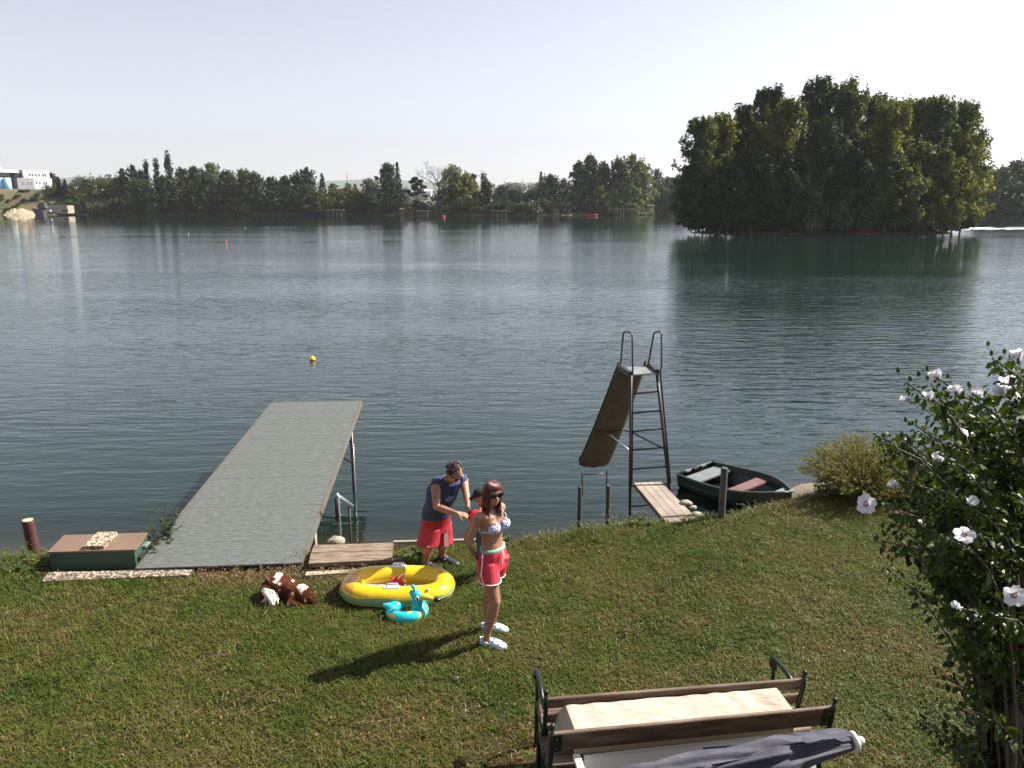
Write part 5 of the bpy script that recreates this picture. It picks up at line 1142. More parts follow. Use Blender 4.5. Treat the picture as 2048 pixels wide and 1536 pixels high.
for k, (px, py, h, n, L_, m_2, lab, sp, ns_) in enumerate(((14, 1092, .42, 26, .05, LIME, 'pale tall weed at the left edge beside the log post', .05, 3), (85, 1078, .5, 9, .035, DOCKW, 'thin seeding stem leaning over the water right of the log post', .22, 3), (30, 1110, .2, 26, .05, IVY, 'low dark ivy on the bank left of the chest', .25, 9), (75, 1104, .16, 26, .05, IVY, 'dark ivy between log post and chest', .25, 9), (20, 1135, .12, 22, .05, IVY, 'ground ivy below the left bank edge', .25, 8), (90, 1128, .14, 18, .05, LIME, 'yellow green weed at the chest corner', .14, 7), (55, 1140, .1, 20, .045, DOCKW, 'flat weed in the grass left of the pebbled slab', .22, 7),
     (322, 1078, .48, 34, .06, IVY, 'climbing dark leaved vine over the left dock edge', .16, 10), (312, 1092, .36, 34, .06, IVY, 'dark vine between chest and dock', .16, 10), (303, 1112, .26, 26, .055, IVY, 'low vine in the gap between chest and dock', .08, 8), (340, 1058, .50, 26, .055, IVY, 'uppermost straggling vine against the left dock edge', .10, 8),
     (650, 1082, .24, 8, .05, LIME, 'thin reedy tuft in the shallow water between dock and steps', .10, 5), (655, 1088, .1, 16, .04, STR, 'dry brown weed behind the steps', .12, 5), (812, 1118, .10, 14, .07, DOCKW, 'broad leaved weed right of the steps', .10, 6), (845, 1112, .13, 14, .08, DOCKW, 'dark bladed weed beside the man', .10, 6), (1010, 1085, .10, 12, .07, DOCKW, 'weed on the bank edge right of the woman', .10, 6),
     (1225, 1050, .30, 10, .05, LIME, 'thin leaning reed by the right short post', .12, 3), (1285, 1052, .14, 18, .06, DOCKW, 'dark weed at the slide foot', .16, 7), (1410, 1050, .12, 16, .06, DOCKW, 'weed at the foot of the mooring post', .16, 7), (1180, 1060, .12, 12, .05, DOCKW, 'low weed before the short dark posts', .12, 6), (1520, 1015, .14, 10, .05, DOCKW, 'straggling weed before the boat bow', .2, 6), (1640, 1000, .35, 9, .03, STR, 'bare twiggy weed left of the feathery bush', .25, 8))):
    x, y = w_at(px, py); weed(x, y, h, n, L_, m_2, lab, ['leafy_weed', 'ivy_plant'][m_2 is IVY], sp, ns_, 50 + k, None, -.12 if 'dock' in lab and m_2 is IVY else None)
# stones by the water
ST_ = M('river_stone', (.30, .27, .23), .85, (.18, .15, .12), 9, .004)
for k, (px, py, r) in enumerate(((1384, 1016, .05), (1394, 1030, .07), (1372, 1006, .07), (1606, 1000, .05), (1618, 992, .06), (672, 1082, .09), (1350, 1030, .09))):
    p = J(px, py, edge(J(px, py, 10).x) + (.35 if k != 5 else .2)); mb = MB().ell(p, (r * 1.3, r, r * .65), nu=10, nv=7); rg = rs(k)
    mb.v = [v + Vector([mnoise.noise(v * 14 + Vector((q, 0, 0))) * r * .25 for q in range(3)]) for v in mb.v]
    mb.top('bank_stone', ST_, p, ['grey stone beside the gangway', 'largest grey stone beside the gangway', 'small stone behind the gangway', 'small stone below the boat bow', 'stone between boat bow and feathery bush', 'pale rounded stone behind the steps', 'dark stone under the gangway'][k], 'stone', smooth=True)
# ---------------------------------------------------------------- people
SKIN = M('warm_skin', (.34, .175, .11), .5, (.27, .13, .08), 12, spec=.4, sub=.06); SKINM = M('tanned_skin', (.31, .155, .095), .5, (.25, .115, .07), 12, spec=.4, sub=.06)  # plain skin colours: woman and child first, then the man
HAIRM = M('dark_brown_hair', (.025, .011, .008), .5, (.055, .018, .012), 30, stretch=(1, 1, 6)); HAIRW = M('auburn_hair', (.04, .010, .006), .45, (.12, .024, .010), 40, stretch=(4, 4, .4)); BLACK = M('black_plastic', (.008, .008, .01), .25); LIP = M('lips', (.35, .10, .09), .4); WHT = M('eye_white', (.6, .58, .55), .3)
def frame(f, up=Vector((0, 0, 1))):
    f = Vector(f).normalized(); r = f.cross(up).normalized(); u = r.cross(f); return Matrix((r, f, u)).transposed(), r, f, u
def add_head(mb, c, M3, k=1.0):
    r, f, u = M3.col[0], M3.col[1], M3.col[2]; mb.ell(c + u * .02 * k, (.073 * k, .090 * k, .088 * k), M3, 16, 12); mb.ell(c + f * .022 * k - u * .048 * k, (.056 * k, .064 * k, .062 * k), M3, 14, 10)
    mb.ell(c + f * .06 * k - u * .085 * k, (.022 * k, .020 * k, .018 * k), M3, 8, 6)
    mb.tube([c + f * .080 * k + u * .008 * k, c + f * .098 * k - u * .022 * k, c + f * .082 * k - u * .030 * k], [.009 * k, .014 * k, .011 * k], 7, True)
    mb.tube([c + f * .075 * k - u * .052 * k + r * .015 * k, c + f * .08 * k - u * .052 * k, c + f * .075 * k - u * .052 * k - r * .015 * k], .008 * k, 6, True)
    for s in (1, -1): mb.ell(c + r * s * .074 * k - u * .012 * k, (.010 * k, .018 * k, .028 * k), M3, 8, 6); mb.ell(c + f * .078 * k + r * s * .028 * k + u * .026 * k, (.022 * k, .010 * k, .008 * k), M3, 8, 5)
def add_hand(mb, w, d, palm_n, k=1.0, curl=.5):
    d = Vector(d).normalized(); n_ = Vector(palm_n); n_ = (n_ - d * n_.dot(d)).normalized(); s = d.cross(n_)
    mb.loft([(w, s * .024 * k, n_ * .018 * k), (w + d * .03 * k, s * .036 * k, n_ * .016 * k), (w + d * .075 * k, s * .042 * k, n_ * .015 * k), (w + d * .095 * k, s * .038 * k, n_ * .012 * k)], 10)
    for i, (o, L_) in enumerate(((-.031, .062), (-.011, .074), (.010, .070), (.030, .055))):
        p = w + d * .085 * k + s * o * k; a = p + (d * math.cos(curl * .4) + n_ * math.sin(curl * .4)) * L_ * .45 * k; b = a + (d * math.cos(curl) + n_ * math.sin(curl)) * L_ * .35 * k; c = b + (d * math.cos(curl * 1.7) + n_ * math.sin(curl * 1.7)) * L_ * .3 * k
        mb.tube([p, a, b, c], [.0095 * k, .0088 * k, .008 * k, .0065 * k], 7, True)
    p = w + d * .025 * k - s * .03 * k; a = p + (d * .6 - s * .7 + n_ * .3).normalized() * .035 * k; b = a + (d * .85 - s * .2 + n_ * .5).normalized() * .03 * k; mb.tube([p, a, b], [.013 * k, .0105 * k, .0085 * k], 7, True)
def torso(mb, secs):      # (centre, lateral axis, forward-ish axis, half width, half depth)
    mb.loft([(c, l.normalized() * w, d.normalized() * h) for c, l, d, w, h in secs], 20)
def leg(mb, hip, knee, ank, k=1.0, thick=1.0):
    q = thick; mb.tube([hip, hip.lerp(knee, .3), hip.lerp(knee, .7), knee, knee.lerp(ank, .28), knee.lerp(ank, .6), ank.lerp(knee, .12), ank], [.088 * k * q, .086 * k * q, .066 * k * q, .054 * k, .056 * k * q, .045 * k, .034 * k, .036 * k], 14, True)
def arm(mb, sh, el, wr, k=1.0): mb.tube([sh, sh.lerp(el, .25), sh.lerp(el, .7), el, el.lerp(wr, .25), el.lerp(wr, .7), wr], [.050 * k, .047 * k, .039 * k, .034 * k, .036 * k, .027 * k, .022 * k], 12, True)
def foot(mb, ank, d, k=1.0):
    d = Vector((d[0], d[1], 0)).normalized(); s = Vector((-d.y, d.x, 0)); z = Vector((0, 0, 1)); b = Vector((ank.x, ank.y, 0)); h = ank.z
    mb.loft([(b - d * .055 * k + z * .03, s * .02 * k, z * .02), (b - d * .04 * k + z * .038, s * .034 * k, z * .036), (b + d * .03 * k + z * .045, s * .036 * k, z * .04), (b + d * .11 * k + z * .03, s * .044 * k, z * .026), (b + d * .165 * k + z * .022, s * .042 * k, z * .018), (b + d * .19 * k + z * .018, s * .025 * k, z * .012)], 12)
    mb.tube([ank, b + z * .04], [.036 * k, .034 * k], 10)

# ---- woman
wf = Vector((.80, -.60, 0)); WM, wr_, wf_, wu = frame(wf)
wroot = G(982, 1284, 0); wroot.z = 0
wo = thing('person', wroot, 'woman in printed bikini top, coral shorts and sunglasses standing on the lawn', 'person')
HC = J(985, 986, 6.86); NB = J(981, 1018, 6.90); CH = J(983, 1046, 6.90); WS = J(984, 1080, 6.93); HP = J(986, 1112, 6.95); CR = J(985, 1136, 6.95)
shR, shL = NB + wr_ * .148 + Vector((0, 0, -.035)) - wf_ * .02, NB - wr_ * .155 + Vector((0, 0, -.035))
mb = MB()
hM, hr_, hf_, hu_ = frame(Vector((.45, -.86, -.10))); add_head(mb, HC, hM, 1.0)
mb.tube([HC - wu * .06 - wf_ * .015, NB + wu * .02 - wf_ * .01, NB - wu * .05 - wf_ * .01], [.047, .046, .06], 12)
torso(mb, [(NB + wu * .015, wr_, wf_, .06, .05), (NB - wu * .02, wr_, wf_, .15, .062), (CH + wu * .09, wr_, wf_, .150, .080), (CH + wu * .0, wr_, wf_, .138, .095), (CH.lerp(WS, .5), wr_, wf_, .120, .084), (WS, wr_, wf_, .116, .080), (WS.lerp(HP, .5), wr_, wf_, .134, .092), (HP, wr_, wf_, .150, .104), (CR, wr_, wf_, .148, .095), (CR - wu * .04, wr_, wf_, .11, .07)])
for s in (1, -1): mb.ell(CH + wf_ * .088 + wr_ * s * .073 - wu * .002, (.062, .052, .058), WM, 12, 9)
kR, aR = J(990, 1203, 6.80), J(974, 1272, 6.86); kL, aL = J(974, 1196, 7.08), J(977, 1256, 7.13)
hipR, hipL = HP + wr_ * .085 - wu * .05, HP - wr_ * .085 - wu * .05
leg(mb, hipR, kR, aR, 1.0, .98); leg(mb, hipL, kL, aL, 1.0, .98)
eR, wR_ = shR + Vector((-.10, -.01, -.265)), J(958, 1122, 7.02); eL, wL_ = shL + Vector((-.13, .02, -.26)), J(966, 1126, 7.10)
arm(mb, shR, eR, wR_, .88); arm(mb, shL, eL, wL_, .88); mb.ell(shR, (.05, .05, .05)); mb.ell(shL, (.05, .05, .05))
add_hand(mb, wR_, Vector((.25, .35, -.8)), Vector((.6, .6, 0)), .95, .5); add_hand(mb, wL_, Vector((.05, -.1, -.9)), Vector((.3, -.8, 0)), .95, .5)
foot(mb, aR, (.93, -.36)); foot(mb, aL, (.97, -.15))
remesh(mb, 'body', SKIN, wo, .0065, 5)
# hair
hb_ = MB(); C0 = HC + hu_ * .026 - hf_ * .012
hb_.ell(C0, (.083, .094, .092), hM, 18, 12)
hair = remesh(hb_, 'hair', HAIRW, wo, .006, 3)
bm_cut = hair.data; off = OFF[wo]
import bmesh
bm = bmesh.new(); bm.from_mesh(bm_cut); dl = [v for v in bm.verts if (v.co + off - HC).dot(hf_) > .052 - .25 * ((v.co + off - HC).dot(hu_) - .02) * (1 if (v.co + off - HC).dot(hu_) < .07 else 0) and (v.co + off - HC).dot(hu_) < .070 or (v.co + off - HC).dot(hu_) < -.05]; bmesh.ops.delete(bm, geom=dl, context='VERTS'); bm.to_mesh(bm_cut); bm.free()
mb = MB(); rg = rs(41)
for i in range(150):
    a = -2.35 + 4.7 * i / 149 ; dr = (hr_ * math.sin(a) - hf_ * math.cos(a)); p0 = C0 + hu_ * .085 + (hr_ * .01 * rg.randn()) + dr * .012; p1 = C0 + hu_ * .055 + dr * .070; p2 = C0 + dr * .090 - hu_ * .01; p3 = C0 + dr * (.086) - hu_ * .10 ; p4 = C0 + dr * .078 - hu_ * (.17 + .02 * rg.rand()) + Vector((.01 * rg.randn(), .01 * rg.randn(), 0)); p5 = C0 + dr * (.07 + .025 * rg.rand()) - Vector((0, 0, .22 + .05 * rg.rand()))
    mb.tube([p0, p1, p2, p3, p4, p5], [.006, .0085, .0095, .010, .008, .002], 4, flat=.6)
for i in range(26):      # fringe swept to the side
    a = -1.2 + 2.4 * i / 25; dr = hf_ * math.cos(a) + hr_ * math.sin(a); mb.tube([C0 + hu_ * .088, C0 + hu_ * .075 + dr * .055, C0 + dr * .098 + hu_ * (.035 - .015 * abs(a))], [.007, .009, .004], 4, flat=.6)
mb.build('hair_strand', HAIRW, wo, True)['kind'] = 'stuff'
# sunglasses
mb = MB(); 
for s in (1, -1):
    c = HC + hf_ * .088 + hr_ * s * .033 + hu_ * .012; mb.loft([(c - hf_ * .012 + hr_ * s * .006, hr_ * .034, hu_ * .025), (c, hr_ * .034, hu_ * .026), (c + hf_ * .006, hr_ * .024, hu_ * .018)], 14); mb.box(HC + hr_ * s * .074 + hf_ * .04 + hu_ * .018, (.006, .095, .012), hM)
mb.box(HC + hf_ * .096 + hu_ * .018, (.02, .008, .008), hM); mb.build('sunglasses', BLACK, wo)
mb = MB(); mb.ell(HC + hf_ * .084 - hu_ * .050, (.021, .008, .007), hM, 10, 6); mb.build('lips', LIP, wo, True)
MB().tube([NB + wu * .01 - wf_ * .055] + [NB + (wf_ * math.cos(a) + wr_ * math.sin(a)) * .062 + wu * (.005 - .05 * max(0, math.cos(a))) + wf_ * .02 for a in np.linspace(-1.9, 1.9, 12)], .0015, 4).build('necklace', M('silver', (.6, .6, .6), .25, metal=1), wo)
def bik_mat():
    m, t, out = nt('navy_floral_print'); L = t.links.new; tc = N(t, 'ShaderNodeTexCoord'); n = N(t, 'ShaderNodeTexNoise'); n.inputs['Scale'].default_value = 26; n.inputs['Detail'].default_value = 2; n.inputs['Distortion'].default_value = 2.5; L(tc.outputs['Object'], n.inputs['Vector'])
    r = N(t, 'ShaderNodeValToRGB'); r.color_ramp.interpolation = 'CONSTANT'; e = r.color_ramp.elements; e[0].color = (.02, .03, .13, 1); e[1].position = .47; e[1].color = (.62, .64, .78, 1); q = e.new(.62); q.color = (.10, .14, .38, 1); L(n.outputs['Fac'], r.inputs[0]); p = N(t, 'ShaderNodeBsdfPrincipled'); p.inputs['Roughness'].default_value = .6; L(r.outputs[0], p.inputs['Base Color']); L(p.outputs[0], out.inputs[0]); return m
BK = bik_mat(); mb = MB()
for s in (1, -1): mb.ell(CH + wf_ * .092 + wr_ * s * .074 - wu * .006, (.069, .056, .056), WM, 16, 12)
mb.loft([(CH - wu * .058, wr_ * .138, wf_ * .102), (CH - wu * .035, wr_ * .142, wf_ * .104)], 28)
remesh(mb, 'bikini_top', BK, wo, .006, 2)
for s in (1, -1): MB().tube([CH + wf_ * .135 + wr_ * s * .072 + wu * .04, CH + wf_ * .095 + wr_ * s * .085 + wu * .10, NB + wr_ * s * .075 + wu * .005 + wf_ * .02, NB + wr_ * s * .045 + wu * .02 - wf_ * .05], .0045, 5).build('strap', BK, wo)
CORAL = M('coral_cotton', (.50, .026, .05), .7, (.42, .02, .04), 9, .006, 14); MINT = M('mint_waistband', (.16, .36, .28), .7, bump=.003, bscale=60); PIPE = M('white_piping', (.7, .68, .62), .7)
mb = MB(); torso(mb, [(WS.lerp(HP, .5), wr_, wf_, .146, .105), (WS.lerp(HP, .8), wr_, wf_, .156, .112), (HP, wr_, wf_, .160, .113), (CR, wr_, wf_, .158, .108)])
hemR, hemL = hipR.lerp(kR, .44), hipL.lerp(kL, .42)
for h_, k_, e_, s in ((hipR, kR, hemR, 1), (hipL, kL, hemL, -1)):
    d = (k_ - h_).normalized(); mb.loft([(h_ + d * -.03, wr_ * .088, wf_ * .106), (h_.lerp(e_, .5) + wr_ * s * .006, wr_ * .094, wf_ * .106), (e_ + wr_ * s * .012, wr_ * .100, wf_ * .106)], 22)
remesh(mb, 'shorts', CORAL, wo, .007, 2)
WB = WS.lerp(HP, .44); MB().loft([(WB + wu * .017, wr_ * .133, wf_ * .097), (WB + wu * .014, wr_ * .137, wf_ * .101), (WB - wu * .008, wr_ * .145, wf_ * .106), (WB - wu * .014, wr_ * .144, wf_ * .104)], 30).build('waistband', MINT, wo, True)
for e_, s in ((hemR, 1), (hemL, -1)):
    c = e_ + wr_ * s * .012 + Vector((0, 0, .004)); MB().tube([c + wr_ * math.cos(a) * .101 + wf_ * math.sin(a) * .107 for a in np.linspace(0, 6.283, 26)], .0055, 5).build('hem_piping', PIPE, wo, True)
    MB().tube([WB + wr_ * s * .163 + wf_ * .01, HP + wr_ * s * .176 + wf_ * .012, hipR.lerp(hemR, .4) + wr_ * .118 if s > 0 else hipL.lerp(hemL, .4) - wr_ * .118, c + wr_ * s * .104 + wf_ * .01], .0055, 5).build('side_piping', PIPE, wo, True)
for s in (1, -1): MB().tube([WB + wf_ * .122, WB + wf_ * .134 + wr_ * .012 * s - wu * .05, WB + wf_ * .14 + wr_ * (.02 * s + .01) - wu * (.10 + .02 * s)], .0035, 5).build('drawstring', PIPE, wo)
CLOG = M('pale_blue_foam', (.50, .62, .80), .5)
def clog(ank, d):
    d = Vector((d[0], d[1], 0)).normalized(); s = Vector((-d.y, d.x, 0)); z = Vector((0, 0, 1)); b = Vector((ank.x, ank.y, 0)); mb = MB()
    mb.loft([(b - d * .075 + z * .022, s * .02, z * .016), (b - d * .06 + z * .026, s * .042, z * .024), (b + d * .02 + z * .026, s * .044, z * .024), (b + d * .12 + z * .026, s * .054, z * .024), (b + d * .18 + z * .026, s * .046, z * .022), (b + d * .205 + z * .022, s * .022, z * .014)], 14)
    mb.loft([(b + d * .035 + z * .055, s * .040, z * .034), (b + d * .08 + z * .052, s * .050, z * .036), (b + d * .14 + z * .040, s * .050, z * .032), (b + d * .19 + z * .03, s * .034, z * .02)], 14)
    o = remesh(mb, 'clog', CLOG, wo, .006, 3)
    h = MB()
    for i in range(4):
        for j in range(-2, 3):
            if (i + j) % 2 == 0: p = b + d * (.075 + i * .028) + s * j * .018 + z * (.089 - i * .009 - abs(j) * .006); h.loft([(p - z * .004, d * .008, s * .008), (p + z * .006, d * .008, s * .008)], 8)
    h.build('vent_hole_dot', M('hole_shade_dark', (.03, .04, .06), .8), o)  # raised dark dots; the shade inside the holes is put into their colour
    MB().tube([b + d * .045 + s * .044 + z * .05, b - d * .03 + s * .046 + z * .065, b - d * .075 + z * .075, b - d * .03 - s * .046 + z * .065, b + d * .045 - s * .044 + z * .05], .0045, 6, flat=1.4).build('heel_strap', CLOG, o, True)
clog(aR, (.93, -.36)); clog(aL, (.97, -.15))
MB().ell(HC + hr_ * .079 - hu_ * .045 + hf_ * .0, (.004, .004, .009)).build('earring', WHT, wo)

# ---- man
mf = Vector((.82, -.57, 0)); MM, mr_, mf_, mu = frame(mf); mroot = G(868, 1135); ma = thing('person', mroot, 'man in blue sleeveless shirt and red shorts bending over the child', 'person')
Hc = J(908, 946, 8.20); Nk = J(897, 958, 8.33); Ch = J(885, 985, 8.44); Ws = J(874, 1018, 8.58); Hp = J(872, 1046, 8.64)
sR, sL = J(871, 968, 8.24), J(926, 960, 8.50); lat = (sR - sL).normalized(); spine = (Nk - Hp).normalized(); dep = spine.cross(lat).normalized()
if dep.dot(mf_) < 0: dep = -dep
mb = MB(); hM2, a1, a2, a3 = frame(Vector((.62, -.50, -.80)), Vector((.35, -.25, 1)))
add_head(mb, Hc, hM2, 1.04); mb.tube([Hc - a3 * .06, Nk, Nk.lerp(Ch, .3)], [.056, .06, .07], 12)
secs = [(Nk + spine * .02, lat, dep, .08, .06), (Nk - spine * .02, lat, dep, .17, .08), (Ch + spine * .07, lat, dep, .195, .115), (Ch, lat, dep, .195, .135), (Ch.lerp(Ws, .6), mr_, (dep + mf_), .185, .14), (Ws, mr_, mf_, .180, .140), (Hp, mr_, mf_, .180, .130), (Hp - mu * .08, mr_, mf_, .165, .11), (Hp - mu * .13, mr_, mf_, .12, .08)]
torso(mb, secs)
hR, hL = Hp + mr_ * .092 - mu * .06, Hp - mr_ * .092 - mu * .06; mkR, maR = J(854, 1092, 8.50), J(853, 1130, 8.50); mkL, maL = J(884, 1089, 8.66), J(886, 1127, 8.66)
maR.z = .085; maL.z = .085
leg(mb, hR, mkR, maR, 1.1); leg(mb, hL, mkL, maL, 1.1)
mE, mW = J(873, 1014, 8.10), J(914, 1027, 7.98); mE2, mW2 = J(932, 986, 8.34), J(936, 1013, 8.20)
arm(mb, sR, mE, mW, 1.18); arm(mb, sL, mE2, mW2, 1.18); mb.ell(sR, (.066, .066, .066)); mb.ell(sL, (.066, .066, .066))
add_hand(mb, mW, J(938, 1031, 8.0) - mW, Vector((.2, .5, -.8)), 1.05, .8); add_hand(mb, mW2, J(940, 1024, 8.12) - mW2, Vector((-.5, -.3, -.5)), 1.05, .9)
foot(mb, maR, (.85, -.5), 1.1); foot(mb, maL, (.9, -.42), 1.1); remesh(mb, 'body', SKINM, ma, .007, 5)
NAVY = M('blue_jersey', (.014, .028, .095), .75, (.010, .020, .07), 5, .01, 10); mb = MB()
infl = lambda s, k: (s[0], s[1], s[2], s[3] + k, s[4] + k)
torso(mb, [infl(secs[0], .004)] + [infl(s, .016) for s in secs[1:6]] + [(Ws.lerp(Hp, .45), mr_, mf_, .20, .158)])
for s, e in ((sR, mE), (sL, mE2)): mb.tube([s.lerp(Nk, .35), s, s.lerp(e, .06)], [.07, .077, .072], 12)
remesh(mb, 'sleeveless_shirt', NAVY, ma, .008, 2)
CHB = M('white_print', (.45, .50, .62), .7)
pf_ = Ch + dep * .155; mb = MB()
for i in range(5): c = pf_ + lat * (-.05 + .02 * i) + spine * (.05 - .03 * (i % 3)); mb.tube([c, c + spine * .05 + lat * .012, c + spine * .02 + lat * .03], .0022, 4)
mb.build('chest_print', CHB, ma)
REDS = M('red_shorts_fabric', (.34, .008, .022), .65, (.26, .006, .017), 6, .012, 9); STRP = M('pale_stripe', (.42, .27, .26), .7)
mb = MB(); torso(mb, [(Ws.lerp(Hp, .30), mr_, mf_, .190, .150), (Hp, mr_, mf_, .200, .150), (Hp - mu * .09, mr_, mf_, .200, .145)]); hemr, heml = hR.lerp(mkR, .90), hL.lerp(mkL, .86)
for h_, e_, s in ((hR, hemr, 1), (hL, heml, -1)): mb.loft([(h_ + mu * .04, mr_ * .115, mf_ * .135), (h_.lerp(e_, .5), mr_ * .118, mf_ * .138), (e_, mr_ * .124, mf_ * .145)], 22)
remesh(mb, 'shorts', REDS, ma, .008, 2)
a = hL - mr_ * .09 + mf_ * .02; d_ = (heml - hL).normalized(); q1 = hL + mf_ * .05 + mr_ * .118 * -.0; 
mb = MB(); stripe = []
for k in range(7):
    u = .15 + .85 * k / 6; c = (hL + mu * .04).lerp(heml, u); w = .118 + .006 * u; dd = .139 + .008 * u
    for an in (2.05, 2.45): stripe.append(c + (mr_ * math.cos(an - 1.25) * w + mf_ * math.sin(an - 1.25) * dd))
mb.add(stripe, [[2 * k, 2 * k + 1, 2 * k + 3, 2 * k + 2] for k in range(6)]); mb.v = [v + (v - Hp).normalized() * .006 for v in mb.v]; mb.build('stripe', STRP, ma, True)
mb = MB(); lg = hR.lerp(hemr, .82) + (mr_ * .75 + mf_ * .66).normalized() * .136; mb.tube([lg + Vector((-.02, -.01, 0)), lg + Vector((0, -.012, .012)), lg + Vector((.02, -.01, 0))], .005, 5); mb.build('logo', STRP, ma)
hb_ = MB(); C1 = Hc + a3 * .028 - a2 * .020; hb_.ell(C1, (.082, .092, .088), hM2, 18, 12); rg = rs(47)
for i in range(300):
    v = Vector(rg.randn(3)).normalized(); p = C1 + a1 * v.x * .082 + a2 * v.y * .092 + a3 * v.z * .088
    if v.y < .45 and v.z > -.45 or v.z > .35: hb_.tube([p, p + (a1 * v.x + a2 * (v.y - .5) + a3 * v.z) * .014, p + a1 * v.x * .012 - a2 * .022 + a3 * v.z * .004], [.005, .0045, .002], 4)
hb_.build('hair', HAIRM, ma, True)
mb = MB()
for s in (1, -1): mb.ell(Hc + a2 * .084 + a1 * s * .033 + a3 * .01, (.030, .012, .020), hM2, 12, 8); mb.box(Hc + a1 * s * .078 + a2 * .035 + a3 * .015, (.005, .09, .008), hM2)
mb.build('sunglasses', BLACK, ma)
SHOE = M('black_shoe', (.012, .014, .022), .5)
for k_, an_ in enumerate((maR, maL)):
    d = Vector((.88, -.46, 0)).normalized(); s = Vector((-d.y, d.x, 0)); z = Vector((0, 0, 1)); b = Vector((an_.x, an_.y, 0)); mb = MB(); mb.loft([(b - d * .085 + z * .03, s * .022, z * .022), (b - d * .065 + z * .042, s * .043, z * .042), (b + d * .03 + z * .048, s * .045, z * .048), (b + d * .13 + z * .034, s * .054, z * .034), (b + d * .20 + z * .028, s * .046, z * .024), (b + d * .23 + z * .02, s * .022, z * .014)], 14); o = remesh(mb, 'shoe', SHOE, ma, .008, 2)
    MB().tube([b + d * .05 + s * .045 + z * .06, b + d * .06 + z * .09, b + d * .05 - s * .045 + z * .06], .008, 5).build('shoe_strap', M('grey_strap', (.25, .27, .3), .5), o)

# ---- child
cf = Vector((-.9, -.3, 0)); CM, cr_, cf_, cu = frame(cf); croot = G(963, 1163); ki = thing('person', croot, 'child in black cap with red armband half hidden behind the woman', 'person')
kH = J(962, 991, 8.14); kN = J(968, 1006, 8.20); kC = J(970, 1026, 8.21); kW = J(969, 1050, 8.2); kP = J(968, 1074, 8.2); mb = MB(); kM, b1, b2, b3 = frame(Vector((-.85, -.30, -.35)))
add_head(mb, kH, kM, .86); mb.tube([kH - b3 * .05, kN, kN - cu * .04], [.036, .034, .045], 10)
torso(mb, [(kN, cr_, cf_, .05, .04), (kN - cu * .03, cr_, cf_, .105, .05), (kC, cr_, cf_, .115, .07), (kW, cr_, cf_, .10, .068), (kP, cr_, cf_, .108, .075), (kP - cu * .06, cr_, cf_, .09, .06)])
kS1, kE1, kW1 = kN + Vector((-.03, -.11, -.035)), J(944, 1044, 8.0), J(933, 1063, 8.02); kS2, kE2, kW2 = kN + Vector((.02, .12, -.035)), kN + Vector((.0, .2, -.2)), kN + Vector((-.08, .2, -.34))
arm(mb, kS1, kE1, kW1, .68); arm(mb, kS2, kE2, kW2, .68); add_hand(mb, kW1, Vector((-.05, -.05, -1)), Vector((-.3, .8, 0)), .68, .3); add_hand(mb, kW2, Vector((-.1, 0, -1)), Vector((.3, -.8, 0)), .68, .4)
k1_, k2_ = J(964, 1120, 8.14), J(972, 1118, 8.3); f1, f2 = J(963, 1156, 8.16), J(972, 1152, 8.32); f1.z = f2.z = .06
leg(mb, kP + cr_ * .055 * -1 - cu * .04, k1_, f1, .68); leg(mb, kP + cr_ * .055 - cu * .04, k2_, f2, .68); foot(mb, f1, (-.9, -.4), .72); foot(mb, f2, (-.9, -.4), .72)
remesh(mb, 'body', SKIN, ki, .0065, 4)
mb = MB(); torso(mb, [(kW.lerp(kP, .5), cr_, cf_, .112, .082), (kP, cr_, cf_, .120, .086), (kP - cu * .05, cr_, cf_, .118, .084)])
for p_, e_ in ((kP - cr_ * .055 - cu * .04, k1_), (kP + cr_ * .055 - cu * .04, k2_)): mb.loft([(p_, cr_ * .07, cf_ * .082), (p_.lerp(e_, .7), cr_ * .072, cf_ * .08)], 16)
remesh(mb, 'swim_shorts', M('dark_blue_swim_fabric', (.02, .03, .08), .7), ki, .008, 2)
mb = MB(); cc_ = kH + b3 * .026 - b2 * .004; mb.loft([(cc_ + b3 * .0, b1 * .073, b2 * .086), (cc_ + b3 * .03, b1 * .070, b2 * .082), (cc_ + b3 * .055, b1 * .050, b2 * .060), (cc_ + b3 * .068, b1 * .015, b2 * .018)], 18)
cap_o = mb.build('cap', M('black_cap_cloth', (.012, .012, .014), .8, bump=.002, bscale=60), ki, True)
MB().slab([cc_ + b2 * .07 - b1 * .058 + b3 * .008, cc_ + b2 * .135 - b1 * .038 - b3 * .008, cc_ + b2 * .135 + b1 * .038 - b3 * .008, cc_ + b2 * .07 + b1 * .058 + b3 * .008][::-1], .006).build('peak', M('black_cap_peak', (.012, .012, .014), .7), cap_o)
mb = MB(); mb.ell(kH - b2 * .02 - b3 * .0, (.066, .074, .07), kM, 14, 10); mb.build('hair', HAIRM, ki, True)
ARM = M('red_vinyl', (.60, .012, .045), .22, spec=.6, coat=.3)
ax1 = (kE1 - kS1).normalized(); c0_ = kS1.lerp(kE1, .58); ro = ax1.to_track_quat('Z', 'Y').to_matrix(); mb = MB()
mb.loft([(c0_ - ax1 * .065, ro.col[0] * .040, ro.col[1] * .03), (c0_ - ax1 * .065, ro.col[0] * .075, ro.col[1] * .045), (c0_ - ax1 * .035, ro.col[0] * .098, ro.col[1] * .075), (c0_, ro.col[0] * .105, ro.col[1] * .080), (c0_ + ax1 * .035, ro.col[0] * .098, ro.col[1] * .075), (c0_ + ax1 * .065, ro.col[0] * .075, ro.col[1] * .045), (c0_ + ax1 * .065, ro.col[0] * .040, ro.col[1] * .03)], 16)
mb.top('swim_armband', ARM, c0_, 'inflated red swim armband on the child held by the man', 'armband', smooth=True)

